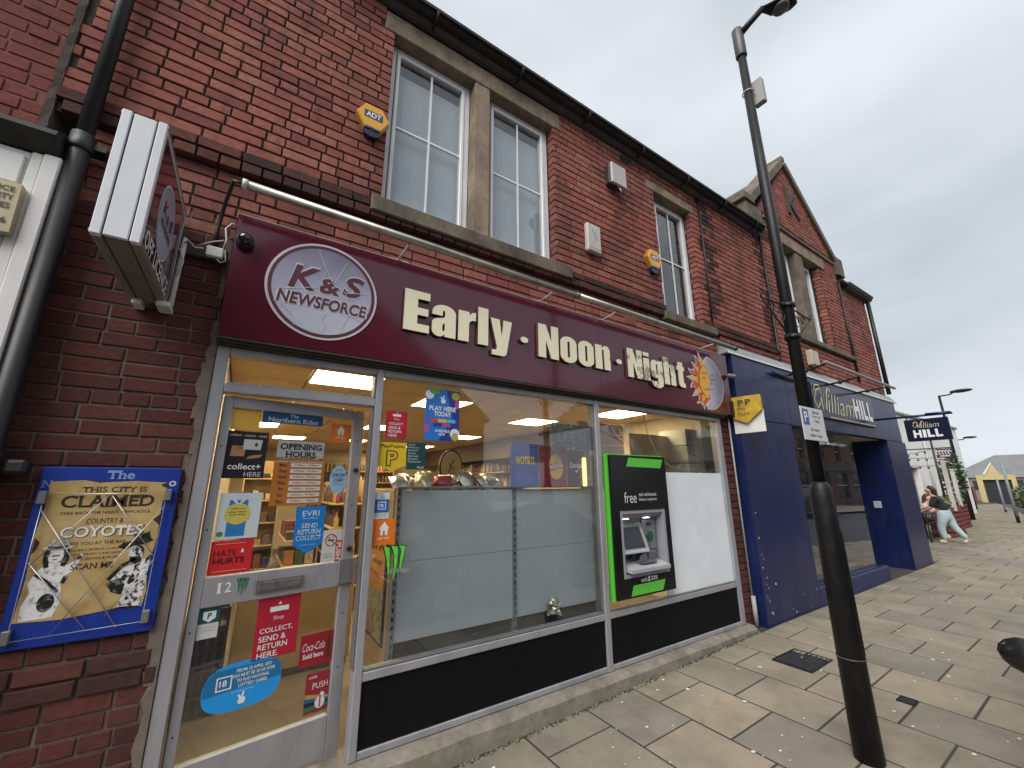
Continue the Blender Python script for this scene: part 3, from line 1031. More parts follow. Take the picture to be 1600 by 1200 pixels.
# ================================================================ lettering for the main sign (heavy condensed letters)
def arc(cx, cy, rx, ry, a0, a1, n=10):
    return [(cx + rx * math.cos(rad(a0 + (a1 - a0) * i / n)), cy + ry * math.sin(rad(a0 + (a1 - a0) * i / n))) for i in range(n + 1)]
def ring(x0, x1, y0, y1, r):
    """tall rounded loop"""
    w_ = (x1 - x0) / 2
    ry = r
    return arc(x1 - w_, y0 + ry, w_, ry, 180, 360, 12) + arc(x1 - w_, y1 - ry, w_, ry, 0, 180, 12)
def glyph(ch):
    st_ = .25
    if ch == 'E':
        return [[(0, 0), (.52, 0), (.52, .19), (.27, .19), (.27, .41), (.49, .41), (.49, .59), (.27, .59), (.27, .81), (.52, .81), (.52, 1), (0, 1)]], .52
    if ch == 'N':
        return [[(0, 0), (.22, 0), (.22, .52), (.37, 0), (.60, 0), (.60, 1), (.38, 1), (.38, .52), (.23, 1), (0, 1)]], .60
    if ch == 'l':
        return [[(0, 0), (.25, 0), (.25, 1), (0, 1)]], .25
    if ch == 'i':
        return [[(0, 0), (.25, 0), (.25, .79), (0, .79)], [(0, .86), (.25, .86), (.25, 1), (0, 1)]], .25
    if ch == 'o':
        return [ring(0, .52, -.012, .80, .21), ring(.225, .295, .14, .65, .05)[::-1]], .52
    if ch == 'n':
        return [[(0, 0), (.24, 0), (.24, .59)] + arc(.275, .61, .03, .05, 150, 0, 6) + [(.305, 0), (.53, 0), (.53, .60)] + arc(.395, .62, .135, .18, 0, 90, 8) + [(.30, .765), (.24, .70), (.24, .79), (0, .79)]], .53
    if ch == 'h':
        return [[(0, 0), (.24, 0), (.24, .59)] + arc(.275, .61, .03, .05, 150, 0, 6) + [(.305, 0), (.53, 0), (.53, .60)] + arc(.395, .62, .135, .18, 0, 90, 8) + [(.30, .765), (.24, .70), (.24, 1), (0, 1)]], .53
    if ch == 'r':
        return [[(0, 0), (.25, 0), (.25, .46)] + arc(.37, .46, .12, .12, 180, 95, 6) + [(.41, .575), (.41, .805)] + [(.33, .79), (.26, .70), (.25, .79), (0, .79)]], .41
    if ch == 't':
        return [[(.09, .13)] + arc(.24, .13, .15, .13, 180, 270, 6) + [(.40, 0), (.40, .165), (.345, .165), (.33, .20), (.33, .635), (.40, .635), (.40, .785), (.33, .785), (.33, .95), (.09, .95), (.09, .785), (.01, .785), (.01, .635), (.09, .635)]], .40
    if ch == 'y':
        return [[(.04, -.20), (.26, -.20)] + arc(.30, -.10, .12, .10, 270, 345, 5) + [(.56, .79), (.335, .79), (.29, .33), (.235, .79), (0, .79), (.165, .04), (.155, -.04), (.13, -.06), (.04, -.06)]], .56
    if ch == 'a':
        outer = [(.27, 0), (.28, .065)] + arc(.15, .14, .15, .152, 300, 180, 8) + [(0, .24)] + arc(.14, .30, .14, .14, 180, 110, 6) + [(.24, .475), (.275, .51), (.275, .60)] + arc(.25, .62, .025, .045, 0, 180, 6) + [(.225, .52), (.0, .52), (.0, .60)] + arc(.26, .60, .26, .205, 180, 0, 14) + [(.52, 0)]
        inner = [(.275, .36), (.275, .19)] + arc(.25, .18, .025, .045, 0, -180, 6) + [(.225, .29)]
        return [outer, inner[::-1]], .52
    if ch == 'g':
        outer = arc(.17, .30, .17, .16, 270, 180, 8) + [(0, .62)] + arc(.17, .62, .17, .18, 180, 90, 8) + [(.23, .785), (.275, .72), (.29, .79), (.52, .79), (.52, .0)] + arc(.26, 0, .26, .20, 0, -180, 14) + [(0, .03), (.225, .03)] + arc(.25, -.02, .025, .045, 180, 360, 6) + [(.275, .20), (.23, .15)]
        inner = ring(.225, .285, .27, .66, .045)
        return [outer, inner[::-1]], .52
    return [ring(0, .17, .30, .47, .085)], .17
LETTER = mat('cream_letter', (.73, .68, .47), .45, var=.05, vs=5)
def letter_mat():
    m, t, p = nodes('cream_letter_flaking')
    f = pnoise(t, 5, 6, .72)
    sx = t.nodes.new('ShaderNodeSeparateXYZ')
    ge = t.nodes.new('ShaderNodeNewGeometry')
    t.links.new(ge.outputs['Position'], sx.inputs[0])
    lean = mathn(t, 'MULTIPLY', mathn(t, 'SUBTRACT', sx.outputs['X'], 2.6), .055)
    k = ramp(t, mathn(t, 'ADD', f, lean), [(.615, (0, 0, 0)), (.64, (1, 1, 1))])
    c = mixc(t, k, (.84, .79, .56), mixc(t, ramp(t, pnoise(t, 30, 4), [(.4, (0, 0, 0)), (.6, (1, 1, 1))]), (.22, .20, .13), (.50, .46, .30)))
    t.links.new(c, p.inputs['Base Color'])
    p.inputs['Roughness'].default_value = .45
    return m
LETTERF = letter_mat()
LSIDE = mat('letter_side', (.10, .065, .055), .5, var=.2)

fs_ = thing('shop_sign', 'long burgundy shop fascia with cream raised letters and an oval emblem', 'sign', (2.4, -.08, 2.5))
FZ0, FZ1 = 2.517, 3.297
for a, b in ((-.222, 2.8035), (2.8065, 5.135)):
    MB().bbox(a, b, -.080, -.004, FZ0, FZ1, .002).build('panel', BURG, fs_)
member('top_trim', (-.222, 5.135, -.084, -.002, FZ1 + .0005, FZ1 + .009), mat('pale_trim', (.36, .27, .24), .5), .002, fs_)
FY = -.080
def big_word(word, x0, x1, zb, H):
    gl = [glyph(c) for c in word]
    gap = .055
    W = sum(g[1] for g in gl) + gap * (len(gl) - 1)
    sx = (x1 - x0) / W
    u = x0
    for c, (loops, wd) in zip(word, gl):
        lo = [[(p[0] * sx, p[1] * H) for p in lp] for lp in loops]
        vs, fs2 = shape(lo, .5)
        b = MB()
        zt = max(v[2] for v in vs)
        for f in fs2:
            zz = [vs[i][2] for i in f]
            flat = max(zz) - min(zz) < 1e-6
            b.f.append(f); b.sm.append(False); b.mi.append(0 if flat and zz[0] > 0 else 1)
        b.v = [(u + v[0], FY - (.030 if v[2] > 0 else .0015), zb + v[1]) for v in vs]
        b.build('letter', [LETTERF, LSIDE], fs_, origin=(u, FY, zb))
        u += (wd + gap) * sx
big_word('Early', .828, 1.758, 2.765, .318)
big_word('.', 1.845, 1.925, 2.765, .315)
big_word('Noon', 2.035, 2.925, 2.765, .312)
big_word('.', 3.012, 3.092, 2.765, .305)
big_word('Night', 3.178, 4.138, 2.745, .312)
# oval emblem
ov = Sheet((.300, FY, 2.920))
A, B = .338, .335
em = ov.plate('emblem', ell(A, B, 56), .004, mat('emblem_white', (.62, .60, .62), .4, var=.1, dirt=.3), fs_)
def ringgeo(a0, b0, a1, b1, n=56):
    return shape([ell(a0, b0, n), ell(a1, b1, n)[::-1]])
ov.put('ring', [(ringgeo(A * .955, B * .955, A * .895, B * .895), 0, 0)], mat('emblem_maroon', (.10, .022, .040), .4, var=.1), em, .0055)
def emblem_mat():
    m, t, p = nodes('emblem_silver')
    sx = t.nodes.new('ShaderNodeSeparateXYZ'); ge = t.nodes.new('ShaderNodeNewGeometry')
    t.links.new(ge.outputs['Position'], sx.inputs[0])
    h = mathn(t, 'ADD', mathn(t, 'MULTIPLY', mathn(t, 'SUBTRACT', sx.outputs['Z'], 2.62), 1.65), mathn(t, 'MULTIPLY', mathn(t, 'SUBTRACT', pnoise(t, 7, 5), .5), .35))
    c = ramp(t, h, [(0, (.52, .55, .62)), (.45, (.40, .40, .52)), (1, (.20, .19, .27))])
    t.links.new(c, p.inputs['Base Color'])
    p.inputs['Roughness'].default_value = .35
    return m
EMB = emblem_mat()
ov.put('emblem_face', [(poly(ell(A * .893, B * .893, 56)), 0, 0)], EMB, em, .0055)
MAR = mat('emblem_maroon', (0, 0, 0)); EW = mat('emblem_white', (0, 0, 0))
def outlined(sheet, items, m_in, m_out, par, d, grow=.02):
    a = [(text(s, h, w_, bold=b + grow, shear=shr, serif=False), u, v) for s, h, w_, b, shr, u, v in items]
    c = [(text(s, h * .88, w_ * .955, bold=b, shear=shr, serif=False), u, v) for s, h, w_, b, shr, u, v in items]
    sheet.put('lettering_edge', a, m_out, par, d)
    sheet.put('lettering', c, m_in, par, d + .0014)
outlined(ov, [('K', .185, .185, .03, .22, -.125, .062), ('&', .125, .135, .03, 0, .030, .038), ('S', .175, .140, .03, .18, .175, .072), ('NEWSFORCE', .095, .565, .022, .15, .005, -.088)], MAR, EW, em, .007)
ck = []
for pts in ([(-.06, .29), (-.03, .21), (0, .15), (-.035, .02), (-.02, -.05)], [(0, .15), (.05, .06), (.13, .02), (.27, .05)], [(.12, .24), (.08, .13), (.05, .06)], [(-.29, -.05), (-.2, -.03), (-.035, .02)], [(.13, .02), (.16, -.13), (.12, -.26)], [(.16, -.13), (.25, -.16)], [(-.24, -.14), (-.17, -.20), (-.15, -.27)], [(.02, -.15), (.0, -.2), (.03, -.24), (.01, -.28)]):
    ck.append((line2(pts, .004), 0, 0))
ov.put('crack', ck, mat('crack_pale', (.55, .53, .56), .6), em, .0095)
# sun and moon emblem
sm_ = Sheet((4.63, FY, 2.885))
def wavy(a, r, w0=.060):
    ca, sa = math.cos(rad(a)), math.sin(rad(a))
    up, dn = [], []
    for i in range(9):
        t = i / 8
        rr_ = .15 + (r - .15) * t
        off = .030 * math.sin(t * 6.0 + a * .1) * t
        wv = w0 * (1 - t) ** .75
        up.append((rr_ * ca - (off + wv) * sa, rr_ * sa + (off + wv) * ca))
        dn.append((rr_ * ca - (off - wv) * sa, rr_ * sa + (off - wv) * ca))
    return up + dn[::-1][1:]
def tri(a, r, w0=.065):
    ca, sa = math.cos(rad(a)), math.sin(rad(a))
    return [(.14 * ca - w0 * sa, .14 * sa + w0 * ca), (r * ca, r * sa), (.14 * ca + w0 * sa, .14 * sa - w0 * ca)]
WAV = [(128, .36), (160, .37), (196, .36), (228, .37), (252, .35)]
TRI = [(110, .37), (143, .34), (178, .395), (212, .38), (240, .33)]
EDG = mat('emblem_edge', (.58, .56, .60), .4)
ORA = mat('emblem_orange', (.60, .075, .022), .45, var=.35, vs=26)
YLW = mat('emblem_yellow', (.72, .42, .05), .45, var=.2, vs=20)
SE = sm_.plate('sun_moon_emblem', [(.05, .345)] + arc(.0, 0, .345, .345, 80, -100, 30) + arc(-.02, 0, .22, .22, 250, 110, 14), .003, EDG, fs_)
sm_.put('flame_edge', [(poly(wavy(a, r + .03, .078)), 0, 0) for a, r in WAV] + [(poly(tri(a, r + .035, .085)), 0, 0) for a, r in TRI], EDG, SE, .0035)
sm_.put('flame', [(poly(wavy(a, r)), 0, 0) for a, r in WAV], ORA, SE, .0050)
sm_.put('flame', [(poly(tri(a, r, .055)), 0, 0) for a, r in TRI], YLW, SE, .0056)
sm_.put('corona', [(poly(arc(0, 0, .205, .215, 82, 278, 18)), 0, 0)], ORA, SE, .0062)
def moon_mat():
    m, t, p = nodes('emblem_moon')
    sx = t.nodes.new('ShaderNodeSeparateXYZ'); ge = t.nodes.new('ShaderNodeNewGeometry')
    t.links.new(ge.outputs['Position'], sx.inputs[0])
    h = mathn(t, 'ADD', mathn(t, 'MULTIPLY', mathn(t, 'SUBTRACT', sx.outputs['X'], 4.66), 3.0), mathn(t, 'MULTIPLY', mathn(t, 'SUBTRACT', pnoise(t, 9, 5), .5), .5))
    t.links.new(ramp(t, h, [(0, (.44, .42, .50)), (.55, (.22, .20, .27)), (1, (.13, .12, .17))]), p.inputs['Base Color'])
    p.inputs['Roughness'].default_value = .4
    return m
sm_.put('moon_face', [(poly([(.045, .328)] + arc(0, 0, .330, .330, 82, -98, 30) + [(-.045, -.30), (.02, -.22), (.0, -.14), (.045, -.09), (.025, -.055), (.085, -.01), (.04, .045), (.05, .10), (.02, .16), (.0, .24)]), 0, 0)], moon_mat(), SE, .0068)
sm_.put('sun_face', [(poly(arc(-.01, 0, .155, .205, 88, 268, 18) + [(-.005, -.14), (.03, -.09), (.015, -.055), (.07, -.01), (.03, .045), (.035, .10), (.01, .16)]), 0, 0)], YLW, SE, .0074)
INKE = mat('emblem_ink', (.13, .03, .02), .5)
sm_.put('features', [(line2(arc(-.055, .085, .05, .028, 20, 165, 8), .009), 0, 0), (line2([(-.10, .045), (-.06, .055), (-.02, .04)], .009), 0, 0), (line2([(-.045, -.095), (-.01, -.085), (.025, -.09)], .010), 0, 0), (line2(arc(-.03, -.05, .08, .06, 200, 260, 6), .006), 0, 0)], INKE, SE, .0086)
sm_.put('moon_features', [(line2(arc(.125, .085, .045, .028, 20, 160, 8), .007), 0, 0), (line2([(.09, .045), (.13, .05), (.165, .04)], .007), 0, 0), (line2([(.04, -.09), (.09, -.08)], .008), 0, 0), (line2([(.05, .09), (.095, -.005), (.07, -.02)], .006), 0, 0)], mat('moon_ink', (.06, .04, .08), .5), SE, .0086)

# strip light over the sign, on short brackets
tl = thing('strip_light', 'long round metal strip light held on brackets above the burgundy sign', 'light', (2.4, -.25, 3.36))
GALV = mat('galvanised_trough', (.40, .38, .33), .35, .75, var=.25, vs=12, dirt=.55, dirtcol=(.11, .10, .07), ds=9)
TY = -.27
def tz(x): return 3.385 - .009 * x
MB().tube([(-.20, TY, tz(-.2)), (2.36, TY, tz(2.36))], .027, 14).build('trough', GALV, tl)
MB().tube([(2.375, TY, tz(2.375)), (5.03, TY, tz(5.03))], .027, 14).build('trough', GALV, tl)
MB().tube([(2.345, TY, tz(2.36)), (2.392, TY, tz(2.38))], .0295, 14).build('collar', ALU_DK, tl)
MB().tube([(-.215, TY, tz(-.2)), (-.19, TY, tz(-.2))], .030, 14).build('end_cap', WHITE, tl)
MB().tube([(5.02, TY, tz(5)), (5.045, TY, tz(5))], .030, 14).build('end_cap', IRON, tl)
for x in (.80, 2.12, 2.92, 4.62):
    b = MB().tube([(x, TY, tz(x) - .01), (x - .02, TY + .09, 3.325), (x - .03, -.05, 3.312)], .008, 6)
    b.bbox(x - .10, x + .05, -.075, -.02, 3.306, 3.314, .002)
    b.build('bracket', mat('white_bracket', (.55, .53, .50), .5, dirt=.4), tl)
MB().tube([(-.215, TY, tz(-.2)), (-.26, TY + .02, 3.40), (-.30, -.05, 3.36), (-.315, -.015, 3.2), (-.32, -.012, 3.02)], .011, 8).build('cable', IRON, tl)

# ================================================================ hanging light box sign
hs_ = thing('projecting_sign', 'white edged projecting light box sign with burgundy faces beside the drainpipe', 'sign', (-.545, -.05, 2.63))
X0, X1, Y0, Y1, Z0, Z1 = -.620, -.470, -.755, -.05, 2.638, 3.232
LBOX = mat('light_box_plastic', (.70, .72, .75), .45, var=.06, dirt=.18, dirtcol=(.25, .22, .16), ds=6)
SEAM = mat('grimy_seam', (.06, .05, .04), .9)
MB().box(X0 + .012, X1 - .012, Y0 + .012, Y1, Z0 + .012, Z1 - .006).build('core', SEAM, hs_)
for a, b in ((X0, X0 + .032), (X1 - .032, X1)):
    MB().bbox(a, b, Y0, Y0 + .03, Z0, Z1, .003).build('edge_strip', LBOX, hs_)
    MB().bbox(a, b, Y0 + .031, Y1, Z1 - .03, Z1, .003).build('edge_strip', LBOX, hs_)
    MB().bbox(a, b, Y0 + .031, Y1, Z0, Z0 + .028, .003).build('edge_strip', mat('grey_edge', (.22, .20, .18), .6, dirt=.3), hs_)
MB().bbox(X0 + .038, X1 - .038, Y0 + .002, Y0 + .02, Z0 + .004, Z1 - .004, .003).build('front_panel', LBOX, hs_)
MB().bbox(X0 + .038, X1 - .038, Y0 + .031, Y1, Z0 + .003, Z0 + .02, .003).build('bottom_panel', mat('grimy_bottom', (.20, .17, .14), .7, var=.2, dirt=.3), hs_)
for sx_, xx in ((1, X1), (-1, X0)):
    f = MB().bbox(xx - sx_ * .012, xx - sx_ * .003, Y0 + .012, Y1 - .002, Z0 + .02, Z1 - .02, .002).build('face', BURG, hs_)
    fr = MB()
    e0, e1 = sorted((xx - sx_ * .004, xx + sx_ * .004))
    fr.bbox(e0, e1, Y0 + .004, Y1, Z1 - .020, Z1 - .008, .002).bbox(e0, e1, Y0 + .004, Y1, Z0 + .008, Z0 + .020, .002)
    fr.bbox(e0, e1, Y1 - .014, Y1, Z0 + .021, Z1 - .021, .002)
    stuff(fr.build('face_frame', mat('silver_trim', (.42, .40, .40), .35, .6), hs_))
    U = (0, sx_, 0)
    sh = Sheet((xx - sx_ * .003, (Y0 + Y1) / 2, (Z0 + Z1) / 2), U)
    o = sh.plate('emblem', ell(.185, .185, 36), .001, EW, hs_)
    sh.put('emblem_face', [(poly(ell(.175, .175, 36)), 0, .0)], EMB, o, .0022)
    outlined(sh, [('K', .08, .08, .03, .1, -.08, .035), ('&', .055, .06, .03, 0, .0, .02), ('S', .08, .065, .03, .1, .085, .035), ('NEWSFORCE', .042, .27, .02, .1, 0, -.04)], MAR, EW, o, .003)
    sh.put('lettering', [(text('OFF LICENCE', .085, .58, bold=.02), 0, -.225)], paper((.75, .74, .72)), hs_, .002)
MB().bbox(-.60, -.56, Y1 - .05, 0, Z0 - .03, Z0, .004).bbox(-.50, -.44, Y1 - .08, 0, Z0 - .028, Z0, .004).build('bracket', WHITE, hs_)['kind'] = 'stuff'
MB().tube([(X1 + .02, -.06, 2.64), (X1 + .02, -.045, 3.02), (X1 + .02, -.04, 3.07)], [.014, .014, .010], 10).build('hinge_tube', WHITE, hs_)
# junction box and cables between sign and fascia
jb = thing('junction_box', 'white junction box on a dark timber batten with loose white cable', 'box', (-.33, -.02, 3.0))
MB().bbox(-.46, -.245, -.03, 0, 2.985, 3.045, .004).build('batten', mat('dark_batten', (.055, .045, .04), .85, var=.3), jb)
MB().bbox(-.345, -.262, -.065, -.031, 2.99, 3.055, .006).build('box', WHITE, jb)
CABLE = mat('white_cable', (.55, .54, .50), .5)
MB().tube([(X1 + .02, -.05, 3.03), (-.43, -.07, 3.05), (-.40, -.06, 3.02), (-.36, -.05, 3.03)], .005, 6).build('cable', CABLE, jb)
MB().tube([(X1 + .01, -.06, 2.99), (-.43, -.09, 2.90), (-.44, -.09, 2.82), (-.47, -.06, 2.79), (-.49, -.05, 2.81)], .005, 6).build('cable', CABLE, jb)
MB().tube([(-.27, -.05, 3.05), (-.26, -.05, 3.12), (-.275, -.04, 3.2), (-.25, -.03, 3.25), (-.22, -.03, 3.25)], .005, 6).build('cable', CABLE, jb)
MB().tube([(-.39, -.04, 3.045), (-.33, -.04, 3.09), (-.27, -.04, 3.12)], .004, 6).build('cable', CABLE, jb)
MB().tube([(-.30, -.05, 2.99), (-.27, -.05, 2.965), (-.245, -.05, 2.985), (-.26, -.05, 3.05)], .004, 6).build('cable', CABLE, jb)

# cameras
def dome(name, label, c, dark=True):
    t_ = thing(name, label, 'camera', c)
    x, y, z = c
    MB().tube([(x, y + .03, z), (x, y - .012, z), (x, y - .02, z)], [.048, .048, .042], 18).build('base', mat('camera_black', (.02, .02, .022), .4), t_)
    MB().sphere((x, y - .022, z), .038, 16, 10).build('dome', mat('camera_dome', (.012, .012, .014), .08, spec=.7), t_)
    MB().tube([(x + .008, y - .052, z), (x + .009, y - .061, z)], .013, 12).build('lens', mat('camera_lens', (.05, .05, .06), .1), t_)
dome('security_camera', 'black dome security camera on the burgundy sign near the oval emblem', (-.165, -.11, 3.118))
c2 = thing('bullet_camera', 'small grey bullet camera on the end of the burgundy sign by the sun emblem', 'camera', (5.10, -.12, 3.02))
MB().tube([(5.05, -.08, 3.02), (5.06, -.13, 3.02)], .02, 10).build('mount', mat('camera_maroon', (.10, .02, .03), .3), c2)
MB().tube([(5.03, -.13, 3.02), (5.05, -.135, 3.02), (5.14, -.15, 3.015), (5.16, -.152, 3.014)], [.015, .026, .028, .022], 14).build('body', mat('camera_grey', (.22, .22, .23), .4), c2)

# ================================================================ things on the upper wall
def alarm(label, cx, cz, R, Yw, turn=0):
    t_ = thing('alarm_box', label, 'alarm', (cx, Yw, cz))
    hexp = [(R * .5, R * .92), (R, 0.08 * R), (R * .5, -R * .80), (-R * .5, -R * .80), (-R, .08 * R), (-R * .5, R * .92)]
    s_ = Sheet((cx, Yw, cz))
    YEL = mat('alarm_yellow', (.72, .36, .035), .4, var=.05, dirt=.1)
    MB().prism(hexp, s_.O, s_.U, s_.V, s_.N, 0, .052).build('case', YEL, t_)
    MB().prism([(u * .92, v * .92) for u, v in hexp], s_.O, s_.U, s_.V, s_.N, .052, .060).build('cover', YEL, t_)
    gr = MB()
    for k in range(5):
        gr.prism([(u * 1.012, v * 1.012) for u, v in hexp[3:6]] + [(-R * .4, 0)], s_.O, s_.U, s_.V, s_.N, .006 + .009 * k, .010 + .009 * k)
    stuff(gr.build('louvre_strips', mat('louvre_shade', (.25, .12, .02), .6), t_))  # darker strips, the shade of the louvre gaps put into their colour
    MB().prism([(R * .55, -R * .60), (R * .42, -R * 1.18), (R * .2, -R * 1.30), (-R * .2, -R * 1.30), (-R * .42, -R * 1.18), (-R * .55, -R * .60)], s_.O, s_.U, s_.V, s_.N, .004, .046).build('strobe', mat('strobe_navy', (.010, .018, .06), .25), t_)
    s_.put('strobe_lens', [(rect(-R * .42, -R * .80, -R * .12, -R * .70), 0, 0), (rect(R * .05, -R * .80, R * .35, -R * .70), 0, 0)], mat('strobe_blue', (.05, .22, .60), .3), t_, .0605)
    lg = s_.plate('logo_plate', R4(-R * .55, -R * .12, R * .55, R * .40), .001, paper((.03, .045, .16)), t_, .0602)
    s_.put('lettering', [(text('ADT', R * .36, R * .88, bold=.025), 0, R * .14)], paper((.8, .8, .8)), t_, .0625)
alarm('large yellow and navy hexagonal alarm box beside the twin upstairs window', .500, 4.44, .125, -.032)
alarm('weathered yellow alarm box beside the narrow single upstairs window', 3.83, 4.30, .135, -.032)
fl = thing('floodlight', 'square grey floodlight high on the brick wall under the gutter', 'light', (3.25, -.03, 5.2))
MB().bbox(3.12, 3.33, -.10, -.03, 5.06, 5.32, .01).build('housing', mat('floodlight_dark', (.03, .03, .03), .6), fl)
MB().bbox(3.13, 3.375, -.135, -.101, 5.055, 5.335, .008).build('lamp_face', mat('floodlight_glass', (.42, .40, .38), .3, var=.15, dirt=.4), fl)
MB().tube([(3.27, -.09, 5.06), (3.28, -.12, 5.01), (3.30, -.10, 5.0)], .009, 6).build('cable_gland', WHITE, fl)
bx = thing('intruder_alarm', 'cream oblong alarm housing on the brick wall between the upstairs windows', 'alarm', (2.85, -.03, 4.1))
MB().bbox(2.735, 2.935, -.085, -.03, 4.065, 4.405, .012).build('case', mat('aged_cream_plastic', (.56, .52, .44), .5, var=.08, dirt=.25), bx)
MB().bbox(2.745, 2.925, -.088, -.0855, 4.07, 4.12, .001).build('vent', mat('cream_vent', (.36, .33, .27), .6), bx)
s_ = Sheet((2.84, -.085, 4.29))
s_.put('logo', [(line2([(-.05 + .012 * k, .05 - .02 * k), (-.02 + .012 * k, .02 - .012 * k), (.0 + .014 * k, -.02 - .004 * k), (.04, .05 - .03 * k)], .008), 0, .02 - .02 * k) for k in range(4)], paper((.20, .38, .58)), bx, .0015)

# ================================================================ inside the shop
FL, CEIL = .15, 2.62
IX0, IX1, IY1 = -.20, 5.10, 9.4
CREAMW = mat('warm_cream_wall', (.62, .52, .36), .8, var=.08, vs=2)
FLOORM = mat('shop_floor_vinyl', (.15, .12, .085), .55, var=.2, vs=2.5, dirt=.3)
WOOD = mat('beech_laminate', (.50, .34, .17), .45, var=.14, vs=6, stretch=(1, 1, .15))
GREYP = mat('grey_steel_shelving', (.52, .555, .60), .5, var=.05, vs=2)
GREYU = mat('grey_upright', (.25, .265, .28), .45, .2, var=.08)
CHAR = mat('charcoal_kick', (.05, .05, .052), .6, var=.15)
struct(MB().box(IX0, IX1, .11, IY1, FL - .1, FL).build('shop_floor', FLOORM))
struct(MB().box(IX0 - .06, IX0, .11, IY1, FL, CEIL + .3).build('inner_wall', CREAMW))
struct(MB().box(IX1, IX1 + .06, .11, IY1, FL, CEIL + .3).build('inner_wall', CREAMW))
struct(MB().box(IX0, IX1, IY1, IY1 + .06, FL, CEIL + .3).build('inner_wall', CREAMW))
struct(MB().box(IX0, IX1, .10, .14, 2.478, CEIL + .3).build('inner_wall', CREAMW))
ce = struct(MB().box(IX0, IX1, .11, IY1, CEIL + .03, CEIL + .06).build('ceiling', mat('ceiling_grid', (.20, .16, .10), .7, var=.05)))
TILE = mat('ceiling_tile', (.62, .48, .29), .9, var=.08, vs=9, bmp=.3, bs=90)
LIGHTS = [(1, 1), (1, 4), (3, 2), (3, 6), (3, 10), (6, 3), (6, 7), (6, 11), (0, 7), (1, 10), (7, 1), (5, 13)]
tv, tf = MB(), None
tm = bpy.data.meshes.new('ceiling_tile')
tm.from_pydata([(-.286, -.290, 0), (.286, -.290, 0), (.286, .290, 0), (-.286, .290, 0), (-.292, -.296, .02), (.292, -.296, .02), (.292, .296, .02), (-.292, .296, .02)], [],
               [(3, 2, 1, 0), (0, 1, 5, 4), (1, 2, 6, 5), (2, 3, 7, 6), (3, 0, 4, 7)])
tm.materials.append(TILE)
LAMP = mat('lit_diffuser', (.9, .85, .7), .6, var=0, emis=(1.0, .80, .47), es=11.5)
nx, ny = 9, 15
for i in range(nx):
    for j in range(ny):
        x, y = IX0 + .30 + .598 * i, .14 + .30 + .608 * j
        if x > IX1 or y > IY1:
            continue
        if (i, j) in LIGHTS:
            t_ = thing('ceiling_light', 'lit square ceiling light panel in the shop ceiling', 'light', (x, y, CEIL), 'lit panels in the shop ceiling')
            MB().box(x - .28, x + .28, y - .28, y + .28, CEIL + .004, CEIL + .012).build('diffuser', LAMP, t_)
            f = MB()
            f.box(x - .298, x + .298, y - .298, y - .281, CEIL - .004, CEIL + .02).box(x - .298, x + .298, y + .281, y + .298, CEIL - .004, CEIL + .02)
            f.box(x - .298, x - .281, y - .281, y + .281, CEIL - .004, CEIL + .02).box(x + .281, x + .298, y - .281, y + .281, CEIL - .004, CEIL + .02)
            f.build('frame', WHITE, t_)
            continue
        o = bpy.data.objects.new('ceiling_tile', tm)
        COL.objects.link(o); o.parent = ce; o.location = (x, y, CEIL)
# dropped bulkhead and wall bay on the right
struct(MB().box(4.55, IX1, 2.4, IY1, 2.22, CEIL - .005).build('bulkhead', mat('brown_bulkhead', (.12, .075, .045), .7, var=.1)))
PROD = [mat('stock_%d' % i, c, .45, var=.25, vs=18) for i, c in enumerate(((.30, .08, .04), (.42, .28, .08), (.07, .12, .05), (.09, .045, .025), (.45, .40, .32), (.07, .09, .18), (.26, .13, .05), (.03, .03, .033), (.38, .17, .06), (.20, .04, .05), (.14, .08, .04), (.05, .035, .02)))]
def stock(parent, x0, x1, y0, y1, z, hmax, rng, kind='mix', axis='x'):
    b = MB()
    a, e = (x0, x1) if axis == 'x' else (y0, y1)
    u = a + .01
    while u < e - .05:
        wd = .07 + .08 * rng.random() if kind == 'mix' else .07 + .02 * rng.random()
        hh = hmax * (.25 + .6 * rng.random() ** 1.5) if kind == 'mix' else hmax * (.62 + .3 * rng.random())
        mi = rng.randrange(len(PROD))
        for row in range(3):
            lo, hi = (y0, y1) if axis == 'x' else (x0, x1)
            v = lo + (hi - lo) * (.17 + .33 * row)
            mi = rng.randrange(len(PROD))
            cx, cy = (u + wd / 2, v) if axis == 'x' else (v, u + wd / 2)
            if kind == 'bottle':
                b.tube([(cx, cy, z), (cx, cy, z + hh * .6), (cx, cy, z + hh * .75), (cx, cy, z + hh)], [wd * .42, wd * .42, wd * .16, wd * .15], 7, mi=mi)
            else:
                dx, dy = (wd * .46, (hi - lo) * .15) if axis == 'x' else ((hi - lo) * .15, wd * .46)
                b.bbox(cx - dx, cx + dx, cy - dy, cy + dy, z, z + hh, .006, mi)
        u += wd + .008
    return stuff(b.build('stock', PROD, parent, recalc=False))
